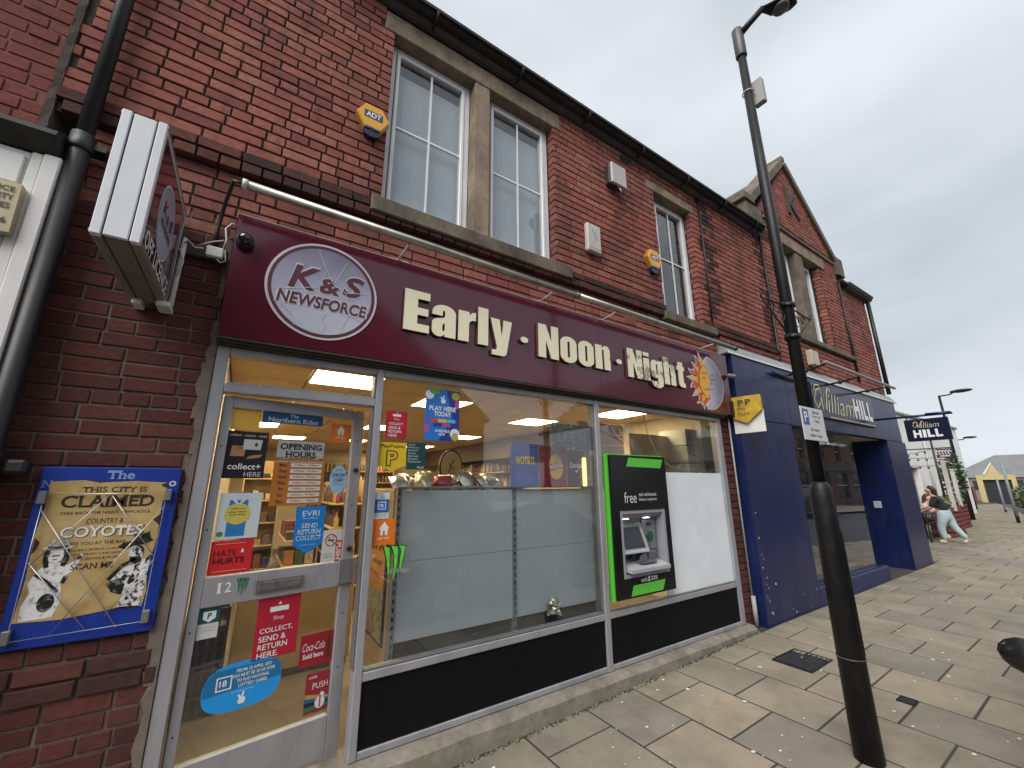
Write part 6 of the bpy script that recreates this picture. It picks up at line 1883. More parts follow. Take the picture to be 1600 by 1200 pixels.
# pay service sign projecting from the pier
pp = thing('pay_sign', 'faded yellow pay service sign with a white plate projecting by the burgundy sign', 'sign', (5.14, -.25, 2.4))
MB().prism([(-.075, 2.745), (-.41, 2.735), (-.425, 2.70), (-.42, 2.54), (-.235, 2.402), (-.07, 2.475)], (0, 0, 0), (0, 1, 0), (0, 0, 1), (1, 0, 0), 5.13, 5.165).build('pennant', mat('faded_yellow', (.52, .34, .035), .55, var=.35, vs=9, dirt=.4, dirtcol=(.16, .10, .03)), pp)
MB().bbox(5.169, 5.185, -.420, -.05, 2.285, 2.56, .003).build('plate', WHITE, pp)
MB().bbox(5.10, 5.20, -.10, -.02, 2.50, 2.70, .004).build('bracket', IRON, pp)
s = Sheet((5.13, -.24, 2.60), (0, -1, 0))
s.put('lettering', [(text('P', .075, .07, bold=.05), -.055, .06), (text('P', .075, .07, bold=.05), .035, .06), (text('Pay', .050, .10, bold=.01), -.05, -.018), (text('Point', .050, .15, bold=.01), -.03, -.078)], paper((.10, .075, .04)), pp, .0015)

# ================================================================ near lamp post
lp = thing('lamp_post', 'tall black street lamp post with a parking sign on the pavement', 'lamp post', (3.42, -1.5, gz(3.42)))
px_, py_ = 3.42, -1.52
LBLK = mat('lamp_black_paint', (.0075, .0078, .0085), .45, var=.3, vs=7, dirt=.28, dirtcol=(.05, .05, .047), ds=22, bmp=.2, bs=60, spec=.3)
MB().tube([(px_, py_, -.05), (px_, py_, 1.55), (px_, py_, 1.64), (px_, py_, 1.675), (px_, py_, 1.69)], [.078, .070, .066, .052, .043], 20).build('base_column', LBLK, lp)
MB().tube([(px_, py_, 1.69), (px_, py_, 3.6), (px_, py_, 5.62)], [.043, .041, .034], 16).build('shaft', LBLK, lp)
MB().tube([(px_, py_, 5.55), (px_, py_, 5.56), (px_, py_, 5.87), (px_, py_, 5.89)], [.044, .048, .048, .035], 14).build('cap', mat('lamp_cap_grey', (.06, .062, .07), .45), lp)
MB().bbox(px_ - .098, px_ - .06, py_ - .052, py_ + .052, .55, 1.46, .01).build('access_door', LBLK, lp)
bpy.data.objects.remove(bpy.data.objects['access_door'])
dd = MB()
for k in range(6):
    a0, a1 = rad(-78 + 14 * k), rad(-78 + 14 * (k + 1))
    pts = [(.070, a0), (.070, a1), (.0775, a1), (.0775, a0)]
    dd.prism([(px_ + r * math.cos(a), py_ + r * math.sin(a)) for r, a in pts], (0, 0, 0), (1, 0, 0), (0, 1, 0), (0, 0, 1), .62, 1.36)
dd.build('access_door', LBLK, lp)
MB().tube([(px_ + .077 * math.cos(t), py_ + .077 * math.sin(t), .60) for t in [rad(i * 20) for i in range(19)]], .004, 5).build('band', mat('steel_band', (.10, .10, .10), .5, .5), lp)
MB().tube([(px_, py_, 5.80), (px_ + .02, py_ - .10, 5.86), (px_ + .05, py_ - .22, 5.93)], [.030, .028, .026], 10).build('arm', LBLK, lp)
lum = MB()
A0, A1 = Vector((px_ + .05, py_ - .20, 5.935)), Vector((px_ + .30, py_ - .40, 5.965))
dv = (A1 - A0)
side = Vector((dv.y, -dv.x, 0)).normalized()
prof_ = [(0, .025, .02), (.15, .04, .025), (.4, .075, .035), (.7, .08, .04), (.9, .055, .03), (1, .01, .01)]
vs, fs2 = [], []
for t, wv, hv in prof_:
    c = A0 + dv * t
    for k in range(10):
        th = 2 * PI * k / 10
        vs.append(c + side * wv * math.cos(th) + Vector((0, 0, hv * math.sin(th) * (.6 if math.sin(th) < 0 else 1))))
for i in range(len(prof_) - 1):
    for k in range(10):
        fs2.append((i * 10 + k, i * 10 + (k + 1) % 10, (i + 1) * 10 + (k + 1) % 10, (i + 1) * 10 + k))
lum.add(vs, fs2, 0, True)
lum.build('lantern', LBLK, lp)
c = A0 + dv * .55
MB().sphere((c.x, c.y, c.z - .028), .07, 12, 8, sc=(1, 1, .35)).build('lens', mat('lantern_lens', (.12, .12, .12), .3), lp)
cbx = MB().bbox(px_ + .045, px_ + .105, py_ - .10, py_ - .01, 5.0, 5.26, .006)
cbx.build('control_box', mat('grey_control_box', (.36, .36, .34), .55, var=.1, dirt=.3), lp)
MB().bbox(px_ + .106, px_ + .118, py_ - .08, py_ - .05, 5.12, 5.22, .003).build('socket', mat('grey_control_box', (0, 0, 0)), lp)
MB().tube([(px_ + .046 * math.cos(t), py_ + .046 * math.sin(t), 5.13) for t in [rad(i * 24) for i in range(16)]], .005, 5).build('strap', WHITE, lp)
# basket brackets
for z in (2.77, 3.03):
    MB().tube([(px_, py_, z - .016), (px_, py_, z + .016)], .056, 14).bbox(px_ - .09, px_ + .09, py_ - .016, py_ + .016, z - .014, z + .014, .003).build('clamp', IRON, lp)
for sx_ in (-1, 1):
    b = MB()
    tip = (px_ + sx_ * .40, py_, 3.0)
    b.tube([(px_ + sx_ * .05, py_, 3.03), tip], .007, 6).tube([tip, (px_ + sx_ * .05, py_, 2.77)], .007, 6)
    b.tube([(tip[0], py_, 3.0), (tip[0] + sx_ * .012, py_, 3.05)], .006, 5)
    b.tube([(px_ + sx_ * (.12 + .045 * math.cos(t)), py_, 2.93 + .045 * math.sin(t)) for t in [rad(i * 30) for i in range(11)]], .005, 5)
    b.tube([(px_ + sx_ * (.25 + .03 * math.cos(t)), py_, 2.97 + .03 * math.sin(t)) for t in [rad(i * 36) for i in range(9)]], .005, 5)
    stuff(b.build('basket_bracket', IRON, lp))
pk = thing('parking_sign', 'white one hour parking sign fixed to the lamp post', 'sign', (3.35, -1.58, 2.0))
MB().bbox(3.172, 3.530, -1.580, -1.574, 1.968, 2.202, .002).build('plate', mat('sign_white', (.62, .62, .60), .4, var=.05, dirt=.15), pk)
s = Sheet((3.351, -1.580, 2.085))
s.put('p_square', [(rect(-.045, -.055, .045, .055), -.115, .045)], paper((.02, .10, .36)), pk, .0012)
s.put('lettering', [(text('P', .075, .05, bold=.02), -.115, .045)], paper(PW), pk, .0022)
s.put('lettering', [(text(l, .020, w_, bold=.008), .055, .088 - .032 * i) for i, (l, w_) in enumerate((('Mon-Sat', .10), ('8 am-6 pm', .14), ('1 Hour', .08)))] + [(text('No return', .022, .13, bold=.008), 0, -.040), (text('within 1 hour', .022, .19, bold=.008), 0, -.080)], paper((.04, .04, .04)), pk, .0012)
for z in (2.03, 2.15):
    MB().bbox(3.36, 3.48, -1.573, -1.545, z - .012, z + .012, .003).build('clip', IRON, pk)
stk = thing('post_sticker', 'torn black and white sticker wrapped on the lamp post above its base', 'sticker', (3.44, -1.55, 1.75))
s = Sheet((3.430, -1.5485, 1.765), (.96, .28, 0))
o = s.plate('backing', R4(-.02, -.06, .025, .06), .001, paper((.62, .62, .62)), stk)
s.put('marks', [(poly([(-.015, -.05), (.005, -.045), (.0, -.02), (-.012, -.02)]), 0, 0), (poly([(.0, .0), (.018, .01), (.01, .03), (-.008, .02)]), 0, 0), (poly([(-.01, .035), (.015, .04), (.012, .055), (-.012, .05)]), 0, 0)], paper((.02, .02, .02)), stk, .002)

# ================================================================ parked car by the kerb (its door mirror reaches the picture edge)
def car(label, x, y, z, col, flip=1, grp=None):
    M = Matrix.Translation((x, y, z)) @ Matrix.Diagonal((flip, 1, 1, 1))
    t_ = thing('parked_car', label, 'car', (x, y, z), grp)
    paint = mat('car_paint_%d_%d_%d' % tuple(int(c * 255) for c in col), col, .25, .35, var=.03, coat=.6)
    def B(mb):
        mb.v = [tuple(M @ Vector(v)) for v in mb.v]
        return mb
    side = [(0, .45), (.05, .62), (.35, .74), (1.05, .92), (1.75, 1.38), (2.35, 1.47), (3.05, 1.44), (3.65, 1.08), (4.0, .98), (4.1, .70), (4.08, .35), (3.72, .30), (3.70, .48), (3.52, .64), (3.22, .64), (3.06, .48), (3.03, .30), (1.17, .30), (1.14, .48), (.97, .64), (.66, .64), (.50, .48), (.48, .30), (.06, .32)]
    n = len(side)
    vs, fs2 = [], []
    W = .86
    for yy, k in ((-W, 1), (W, 1)):
        for u, v in side:
            ins = max(0, v - .92) * .42
            vs.append((u, yy - math.copysign(ins, yy), v))
    fs2.append(tuple(range(n))); fs2.append(tuple(range(n, 2 * n))[::-1])
    fs2 += [(i, n + i, n + (i + 1) % n, (i + 1) % n) for i in range(n)]
    body = B(MB().add(vs, fs2)).build('body', paint, t_)
    DG = mat('car_glass', (.012, .014, .016), .06, spec=.7)
    for sd_ in (-1, 1):
        def gp(u, v, e=.004):
            return (u, sd_ * (W - max(0, v - .92) * .42 + e), v)
        for q in ([(1.18, .96), (2.15, .96), (2.15, 1.36), (1.78, 1.32)], [(2.22, .96), (3.25, .97), (2.98, 1.36), (2.22, 1.38)]):
            B(MB().add([gp(*p) for p in q], [(0, 1, 2, 3)])).build('side_window', DG, t_)
        B(MB().add([gp(*p) for p in [(1.15, .40), (2.17, .40), (2.17, .94), (1.15, .92)]] + [], [(0, 1, 2, 3)])).build('door_panel', paint, t_)
        B(MB().bbox(1.95, 2.1, sd_ * (W + .006), sd_ * (W + .03), .86, .89, .004)).build('door_handle', paint, t_)
        m_ = MB().bbox(1.28, 1.36, sd_ * (W + .005), sd_ * (W + .07), .99, 1.03, .008)
        m_.sphere((1.32, sd_ * (W + .14), 1.03), .10, 12, 8, sc=(.55, 1.0, .75))
        B(m_).build('door_mirror', mat('mirror_black', (.010, .010, .011), .25), t_)
        for u in (.82, 3.38):
            ty = B(MB().tube([(u, sd_ * (W - .20), .31), (u, sd_ * (W - .005), .31)], .31, 22)).build('tyre', mat('tyre_rubber', (.018, .018, .018), .8), t_)
            rm_ = MB().tube([(u, sd_ * (W - .01), .31), (u, sd_ * (W + .004), .31)], .19, 18)
            for k in range(5):
                a_ = 2 * PI * k / 5
                rm_.tube([(u, sd_ * (W + .006), .31), (u + .19 * math.cos(a_), sd_ * (W + .006), .31 + .19 * math.sin(a_))], .022, 5)
            stuff(B(rm_).build('rim', mat('alloy', (.42, .42, .43), .3, .8), ty))
        B(MB().add([(.02, sd_ * .45, .60), (.04, sd_ * .80, .60), (.30, sd_ * .82, .725), (.20, sd_ * .45, .70)], [(0, 1, 2, 3)])).build('headlight', mat('headlamp', (.6, .6, .62), .1), t_)
        B(MB().bbox(4.085, 4.11, sd_ * .55, sd_ * .82, .72, .90, .01)).build('tail_light', mat('tail_red', (.35, .01, .01), .2), t_)
    B(MB().add([(1.12, -.78, .955), (1.12, .78, .955), (1.73, .66, 1.365), (1.73, -.66, 1.365)], [(0, 1, 2, 3)])).build('windscreen', DG, t_)
    B(MB().add([(3.62, -.74, 1.105), (3.62, .74, 1.105), (3.09, .64, 1.418), (3.09, -.64, 1.418)], [(0, 1, 2, 3)])).build('rear_window', DG, t_)
    B(MB().bbox(-.012, .03, -.45, .45, .36, .50, .01)).build('grille', mat('grille_black', (.015, .015, .015), .5), t_)
    return t_
car('dark blue parked hatchback at the kerb with its door mirror over the pavement', 1.66, -3.36, gz(3) - .125, (.012, .022, .06))
car('silver grey parked hatchback across the road opposite the shops', 14.0, -8.6, gz(14) - .125, (.30, .31, .33))
car('dark grey parked hatchback across the road opposite the betting shop', 22.0, -7.5, gz(22) - .125, (.035, .037, .04))

# ================================================================ beyond the betting shop: terrace, people, planters
LEAFS = [mat('leaf_%d' % i, c, .6, var=.35, vs=6) for i, c in enumerate(((.055, .085, .028), (.035, .060, .022), (.10, .12, .045), (.16, .15, .07)))]
def leaves(name, c, rad3, n, size, mats, parent, sd, up=.0):
    rg_ = random.Random(sd)
    b = MB()
    for i in range(n):
        while True:
            p = [rg_.uniform(-1, 1) for _ in range(3)]
            if .15 < p[0] ** 2 + p[1] ** 2 + p[2] ** 2 < 1:
                break
        q = Vector((c[0] + p[0] * rad3[0], c[1] + p[1] * rad3[1], c[2] + p[2] * rad3[2]))
        a = Vector((rg_.uniform(-1, 1), rg_.uniform(-1, 1), rg_.uniform(-.6, .9))).normalized()
        t = a.orthogonal().normalized()
        s_ = size * (.6 + .8 * rg_.random())
        b.add([q - t * s_ * .35, q + a * s_ * .5, q + t * s_ * .35, q - a * s_ * .5], [(0, 1, 2, 3)], rg_.randrange(len(mats)))
    return stuff(b.build(name, mats, parent, recalc=False))
SKINC = mat('skin', (.52, .30, .22), .55, var=.06)
def skinned(name, pts, edges, m, parent, root=0, sub=2):
    me = bpy.data.meshes.new(name)
    me.from_pydata([p[:3] for p in pts], edges, [])
    me.materials.append(m)
    o = bpy.data.objects.new(name, me)
    COL.objects.link(o)
    attach(o, parent)
    sk = o.modifiers.new('skin', 'SKIN')
    sk.use_smooth_shade = True
    for i, v in enumerate(me.skin_vertices[0].data):
        r = pts[i][3]
        v.radius = (r, r) if not isinstance(r, tuple) else r
        v.use_root = (i == root)
    ss = o.modifiers.new('sub', 'SUBSURF'); ss.levels = sub; ss.render_levels = sub
    return o
GR = .127
def hand(pts, edges, wrist, dirv, sidev, s=1.0):
    w = Vector(pts[wrist][:3]); d = Vector(dirv).normalized(); sd_ = Vector(sidev).normalized()
    pi = len(pts); p = w + d * .05 * s
    pts.append((*p, .026 * s)); edges.append((wrist, pi))
    for k, (off, ln) in enumerate(((-.024, .060), (-.008, .070), (.008, .066), (.023, .052))):
        a = p + sd_ * off * s + d * .03 * s
        b = a + d * ln * .55 * s
        e = b + d * ln * .35 * s + Vector((0, 0, -.022 * s))
        i = len(pts)
        pts += [(*a, .010 * s), (*b, .009 * s), (*e, .008 * s)]
        edges += [(pi, i), (i, i + 1), (i + 1, i + 2)]
    a = w + d * .03 * s - sd_ * .035 * s; b = a + d * .045 * s - sd_ * .018 * s
    i = len(pts); pts += [(*a, .011 * s), (*b, .009 * s)]; edges += [(pi, i), (i, i + 1)]
def person(label, J, top, bottom, hairc, cat='person', long_hair=True, legs=True):
    """J: joints in metres; builds skin, clothes and hair over one posed skeleton"""
    t_ = thing('person', label, cat, J['pelvis'])
    names = ['pelvis', 'waist', 'chest', 'neck', 'chin', 'head', 'crown', 'shL', 'elL', 'wrL', 'shR', 'elR', 'wrR', 'hipL', 'knL', 'anL', 'toL', 'hipR', 'knR', 'anR', 'toR']
    rad_ = dict(pelvis=.118, waist=.108, chest=.122, neck=.052, chin=.062, head=(.083, .098), crown=.055, shL=.058, elL=.042, wrL=.030, shR=.058, elR=.042, wrR=.030, hipL=.085, knL=.064, anL=.042, toL=.034, hipR=.085, knR=.064, anR=.042, toR=.034)
    idx = {n: i for i, n in enumerate(names)}
    E = [('pelvis', 'waist'), ('waist', 'chest'), ('chest', 'neck'), ('neck', 'chin'), ('chin', 'head'), ('head', 'crown'), ('chest', 'shL'), ('shL', 'elL'), ('elL', 'wrL'), ('chest', 'shR'), ('shR', 'elR'), ('elR', 'wrR'), ('pelvis', 'hipL'), ('hipL', 'knL'), ('knL', 'anL'), ('anL', 'toL'), ('pelvis', 'hipR'), ('hipR', 'knR'), ('knR', 'anR'), ('anR', 'toR')]
    pts = [(*J[n], rad_[n]) for n in names]
    ed = [(idx[a], idx[b]) for a, b in E]
    f = (Vector(J['face'])).normalized()
    for w in ('wrL', 'wrR'):
        dv_ = Vector(J[w]) - Vector(J['el' + w[2]])
        hand(pts, ed, idx[w], dv_, dv_.cross(Vector((0, 0, 1))) if dv_.cross(Vector((0, 0, 1))).length > .01 else (1, 0, 0), .95)
    body = skinned('body', pts, ed, SKINC, t_)
    hc = Vector(J['head'])
    upv = (Vector(J['crown']) - Vector(J['chin'])).normalized()
    sdv = f.cross(upv).normalized()
    fe = MB()
    no = hc + f * .086 - upv * .012
    fe.tube([no + upv * .03 - f * .012, no, no - upv * .012 - f * .01], [.008, .014, .010], 6)
    fe.build('nose', SKINC, body)
    for s_ in (-1, 1):
        MB().sphere(tuple(hc + f * .085 + sdv * .032 * s_ + upv * .012), .013, 8, 6).build('eye', mat('eye_dark', (.05, .03, .02), .3), body)
        MB().sphere(tuple(hc + sdv * .086 * s_ - upv * .005 - f * .005), .026, 8, 6, sc=(.6, .9, 1.2)).build('ear', SKINC, body)
    MB().tube([hc + f * .088 - upv * .052 - sdv * .022, hc + f * .096 - upv * .054, hc + f * .088 - upv * .052 + sdv * .022], .006, 6).build('mouth', mat('lips', (.38, .12, .10), .5), body)
    HM = mat('hair_%d' % int(hairc[0] * 1000), hairc, .5, var=.3, vs=40)
    hp_ = [(*(hc + upv * .055 + f * .035), .062), (*(hc + upv * .085 - f * .02), .078), (*(hc + upv * .03 - f * .065), .085), (*(hc - upv * .06 - f * .085), .070)]
    he = [(0, 1), (1, 2), (2, 3)]
    if long_hair:
        hp_ += [(*(hc - upv * .16 - f * .09), .062), (*(hc - upv * .27 - f * .08), .045)]
        he += [(3, 4), (4, 5)]
    skinned('hair', hp_, he, HM, t_)
    def grow(ns, es, k, m, nm):
        ii = {n: i for i, n in enumerate(ns)}
        pp_ = []
        for n in ns:
            r = rad_[n]
            r = tuple(x * k + .008 for x in r) if isinstance(r, tuple) else r * k + .008
            pp_.append((*J[n], r))
        return skinned(nm, pp_, [(ii[a], ii[b]) for a, b in es], m, t_)
    J['hem'] = tuple(a_ * 1.1 - b_ * .1 for a_, b_ in zip(J['pelvis'], J['waist'])); rad_['hem'] = .128
    grow(['hem', 'waist', 'chest', 'shL', 'elL', 'shR', 'elR'], [('hem', 'waist'), ('waist', 'chest'), ('chest', 'shL'), ('shL', 'elL'), ('chest', 'shR'), ('shR', 'elR')], 1.20, top, 'top')
    if legs:
        J['belt'] = tuple(a_ * .1 + b_ * .9 for a_, b_ in zip(J['pelvis'], J['waist'])); rad_['belt'] = .104
        grow(['pelvis', 'belt', 'hipL', 'knL', 'anL', 'hipR', 'knR', 'anR'], [('belt', 'pelvis'), ('pelvis', 'hipL'), ('hipL', 'knL'), ('knL', 'anL'), ('pelvis', 'hipR'), ('hipR', 'knR'), ('knR', 'anR')], 1.22, bottom, 'trousers')
        for a, b in (('anL', 'toL'), ('anR', 'toR')):
            A_, B_ = Vector(J[a]), Vector(J[b])
            skinned('shoe', [(*(A_ + Vector((0, 0, -.05)) - (B_ - A_) * .15), .046), (*((A_ + B_) / 2 + Vector((0, 0, -.015))), .045), (*B_, .040)], [(0, 1), (1, 2)], mat('white_shoe', (.6, .58, .55), .6), t_)
    return t_
JEANS = mat('pale_blue_denim', (.36, .44, .46), .85, var=.12, vs=12)
BLKTOP = mat('black_top', (.014, .014, .018), .85, var=.2)
X = 15.8
J = dict(pelvis=(X, .36, .93), waist=(X, .42, 1.05), chest=(X, .47, 1.22), neck=(X, .53, 1.345), chin=(X, .555, 1.40), head=(X, .565, 1.47), crown=(X, .545, 1.55),
         shL=(X - .17, .47, 1.27), elL=(X - .20, .57, 1.02), wrL=(X - .12, .74, .93), shR=(X + .17, .47, 1.27), elR=(X + .20, .60, 1.05), wrR=(X + .10, .80, 1.0),
         hipL=(X - .095, .41, .77), knL=(X - .10, .49, .50), anL=(X - .10, .45, .22), toL=(X - .11, .58, .165), hipR=(X + .095, .33, .77), knR=(X + .10, .27, .53), anR=(X + .11, .10, .27), toR=(X + .11, .17, .165), face=(0, 1, -.12))
person('woman in black top and pale jeans leaning forward beside the red planters', J, BLKTOP, JEANS, (.018, .010, .008))
X = 17.0
J2 = dict(pelvis=(X, 1.18, .62), waist=(X, 1.14, .78), chest=(X, 1.08, .98), neck=(X, 1.03, 1.11), chin=(X, 1.0, 1.17), head=(X, .985, 1.24), crown=(X, .99, 1.32),
          shL=(X - .17, 1.07, 1.03), elL=(X - .22, .93, .85), wrL=(X - .16, .80, .98), shR=(X + .17, 1.07, 1.03), elR=(X + .20, .95, .82), wrR=(X + .08, .78, .90),
          hipL=(X - .09, 1.15, .60), knL=(X - .10, .80, .60), anL=(X - .10, .80, .24), toL=(X - .10, .70, .165), hipR=(X + .09, 1.15, .60), knR=(X + .10, .80, .60), anR=(X + .10, .82, .24), toR=(X + .10, .72, .165), face=(0, -1, .05))
J2 = {k: (v if k == 'face' else (v[0], v[1] - .10, v[2])) for k, v in J2.items()}
person('seated person in a pale pink top half hidden behind the navy pier', J2, mat('pale_pink_top', (.55, .42, .42), .85), mat('dark_trousers', (.03, .03, .035), .9), (.06, .035, .02))
ST = mat('black_furniture', (.014, .014, .015), .5, var=.2)
tb = thing('cafe_table', 'black slatted table between the two people on the terrace', 'table', (15.9, .85, GR))
for k in range(9):
    MB().bbox(15.55 + .13 * k, 15.67 + .13 * k, .66, 1.02, .85, .872, .004).build('slat', ST, tb)
for x, y in ((15.58, .69), (16.66, .69), (15.58, .99), (16.66, .99)):
    MB().bbox(x, x + .035, y, y + .035, GR, .849, .003).build('leg', ST, tb)
for z in (.35, .58):
    MB().bbox(15.62, 16.655, .70, .72, z, z + .05, .003).build('rail', ST, tb)
ch = thing('cafe_chair', 'black metal chair under the seated person', 'chair', (17.0, 1.1, GR))
MB().bbox(16.8, 17.2, .88, 1.28, .50, .53, .01).build('seat', ST, ch)
MB().bbox(16.8, 17.2, 1.27, 1.30, .531, 1.0, .01).build('backrest', ST, ch)
for x, y in ((16.82, .90), (17.16, .90), (16.82, 1.25), (17.16, 1.25)):
    MB().bbox(x, x + .03, y, y + .03, GR, .499, .003).build('leg', ST, ch)
# slatted planters
RW = mat('red_stained_timber', (.17, .035, .028), .7, var=.3, vs=10)
WPOST = mat('grey_white_post', (.46, .45, .41), .7, var=.15, dirt=.3)
def planter(label, x0, x1, y0, y1, z1, sd, posts=()):
    t_ = thing('planter', label, 'planter', ((x0 + x1) / 2, (y0 + y1) / 2, GR))
    n = 6
    hh = (z1 - GR - .03) / n
    for k in range(n):
        z = GR + .02 + hh * k
        for a in ((x0 + .02, x1 - .02, y0, y0 + .025), (x0 + .02, x1 - .02, y1 - .025, y1), (x0, x0 + .025, y0 + .026, y1 - .026), (x1 - .025, x1, y0 + .026, y1 - .026)):
            MB().bbox(*a, z, z + hh * .74, .004).build('slat', RW, t_)
    MB().box(x0 + .03, x1 - .03, y0 + .03, y1 - .03, GR, z1 - .08).build('soil_box', mat('planter_dark', (.03, .02, .015), .9), t_)
    leaves('foliage', ((x0 + x1) / 2, (y0 + y1) / 2, z1 + .10), ((x1 - x0) * .52, (y1 - y0) * .55, .22), 420, .09, [LEAFS[0], LEAFS[2], LEAFS[3]], t_, sd)
    return t_
planter('red slatted timber planter of dry grasses behind the leaning woman', 17.5, 18.9, .60, 1.10, .95, 3)
planter('second red slatted planter farther along by the second lamp post', 21.2, 22.4, 1.05, 1.6, .95, 4)
for k, (pb, ptop, X) in enumerate((((1500, 828), (1469, 718), 18.1), ((1508, 815), (1483, 735), 21.6))):
    b_, t2 = onX(*pb, X), onX(*ptop, X)
    p = thing('terrace_post', ['pale timber post rising from the red planter behind the leaning woman', 'pale timber post rising from the second red planter'][k], 'post', (X, b_.y, .9))
    MB().bbox(X - .05, X + .05, b_.y - .05, b_.y + .05, .85, t2.z, .006).build('shaft', WPOST, p)
    MB().bbox(X - .07, X + .07, b_.y - .07, b_.y + .07, t2.z + .001, t2.z + .05, .01).build('cap', WPOST, p)
# festoon pole and string lights
b_ = onX(1474, 768, 18.6); t2 = onX(1452, 690, 18.6)
fp = thing('festoon_pole', 'slim black pole carrying string lights in front of the white wall', 'pole', (18.6, b_.y, GR))
MB().tube([(18.6, b_.y, GR), (18.6, b_.y, 3.2)], [.035, .028], 10).build('shaft', IRON, fp)
MB().bbox(18.52, 18.68, b_.y - .08, b_.y + .08, GR, GR + .03, .004).build('foot', IRON, fp)
sl = thing('string_lights', 'strings of small dark bulbs hung across the white wall', 'lights', (18, 1.8, 2.4))
for k, (z0, zs) in enumerate(((2.75, .35), (2.45, .12), (2.2, .1))):
    P0, P1 = Vector((14.2, 2.3, z0 + .25)), Vector((18.6, b_.y, z0))
    path = [P0.lerp(P1, i / 12) - Vector((0, 0, zs * 4 * (i / 12) * (1 - i / 12))) for i in range(13)]
    MB().tube(path, .008, 5).build('cable', IRON, sl)
    bb = MB()
    for i in range(1, 12):
        bb.sphere(tuple(path[i] - Vector((0, 0, .05))), .035, 8, 6)
    stuff(bb.build('bulb', mat('bulb_dark', (.06, .05, .04), .3), sl))
# white building set back behind the terrace
wh = thing('white_building', 'white rendered building set back behind the terrace', 'building', (22, 2.5, GR))
WREND = mat('white_render', (.80, .80, .77), .85, var=.06, vs=1.2, dirt=.18, dirtcol=(.3, .29, .25))
DOORS = [(22.6, 24.2, -.2, 2.3)]
WINS = [(15.0, 16.0, 1.0, 2.3), (18.2, 19.3, 1.0, 2.3), (27.6, 28.8, 1.0, 2.3)]
b = MB(); slab(b, 12.6, 32.5, -.3, 4.5, 2.5, 2.8, DOORS + WINS); b.build('wall', WREND, wh)
MB().box(12.6, 32.5, 2.81, 10, -.3, 4.45).build('rear_block', WREND, wh)
MB().bbox(12.5, 32.6, 2.42, 2.85, 4.501, 4.60, .01).build('parapet', mat('grey_coping', (.30, .30, .29), .8), wh)
for a, c, z0, z1 in WINS:
    wnd = MB().box(a, c, 2.60, 2.62, z0, z1).build('window', mat('dark_pane', (.03, .035, .04), .1), wh)
    MB().bbox((a + c) / 2 - .03, (a + c) / 2 + .03, 2.57, 2.599, z0, z1, .004).build('glazing_bar', WHITE, wnd)
dd_ = MB().box(22.6, 24.2, 2.70, 2.72, -.2, 2.3).build('door', mat('grey_door', (.30, .30, .29), .6), wh)
for x in (20.6, 25.6):
    MB().tube([(x, 2.44, -.1), (x, 2.44, 4.5)], .05, 8).build('drainpipe', mat('pale_pipe', (.45, .45, .43), .6), wh)
# stone pilaster between betting shop and white building
gp_ = tag(MB().bbox(11.80, 12.35, .20, .75, .1, 3.05, .02).build('stone_pier', mat('olive_stone', (.17, .16, .10), .9, var=.3, dirt=.3)), 'weathered greenish stone pier beside the navy shop front', 'pier')
# hanging pub sign with pale scrolls
hb = thing('pub_sign', 'small black hanging sign with pale scrolls in front of the white building', 'sign', (21.5, 2.0, 3.0))
c0, c1 = onX(1463, 709, 21.5), onX(1489, 706, 21.5)
yc, zc, hw = (c0.y + c1.y) / 2, (c0.z + c1.z) / 2, abs(c0.y - c1.y) / 2
MB().bbox(21.47, 21.53, yc - hw, yc + hw, zc - .19, zc + .15, .01).build('panel', mat('sign_black', (.02, .02, .02), .5), hb)
MB().tube([(21.5, yc - hw, zc + .18), (21.5, 2.49, zc + .18)], .02, 6).build('bracket', IRON, hb)
s = Sheet((21.47, yc, zc), (0, -1, 0))
s.put('scroll', [(line2([(-hw * .8 + hw * .36 * k + hw * .15 * math.cos(t), .02 + .08 * math.sin(t)) for t in [rad(i * 40) for i in range(8)]], .03), 0, 0) for k in range(5)] + [(rect(-hw * .6, -.13, hw * .6, -.09), 0, 0)], paper((.55, .50, .50)), hb, .003)
# dark climber
iv = thing('climbing_plant', 'dark green climbing plant growing up beside the second lamp post', 'plant', (23.5, 1.9, GR))
cI = onX(1497, 752, 23.5)
MB().tube([(23.5, cI.y, GR), (23.5, cI.y + .1, 1.2), (23.5, cI.y + .25, 2.6)], [.05, .04, .02], 6).build('stem', mat('bark', (.06, .045, .03), .9), iv)
leaves('foliage', (23.5, cI.y + .10, 1.95), (.45, .38, 1.0), 700, .13, [LEAFS[1], LEAFS[0]], iv, 12)
# far lamp posts
def street_lamp(label, X, y, z0, H, arm):
    t_ = thing('street_lamp', label, 'lamp post', (X, y, z0))
    MB().tube([(X, y, z0), (X, y, z0 + 1.2), (X, y, z0 + 1.3)], [.13, .12, .07], 12).build('base_column', LBLK, t_)
    MB().tube([(X, y, z0 + 1.3), (X, y, z0 + H)], [.065, .045], 10).build('shaft', LBLK, t_)
    MB().tube([(X, y, z0 + H - .03), (X, y - arm * .35, z0 + H - .02), (X, y - arm * .5, z0 + H + .06)], .03, 8).build('arm', LBLK, t_)
    MB().sphere((X, y - arm * .75, z0 + H + .09), .42 * arm / .8, 12, 8, sc=(.35, .75, .16)).build('lantern', LBLK, t_)
street_lamp('black street lamp standing beyond the red planters', 26.5, 1.74, .127, 5.45, .95)
street_lamp('smaller looking black street lamp in front of the far grey roofs', 37.8, 3.42, gz(37.8), 4.25, .8)
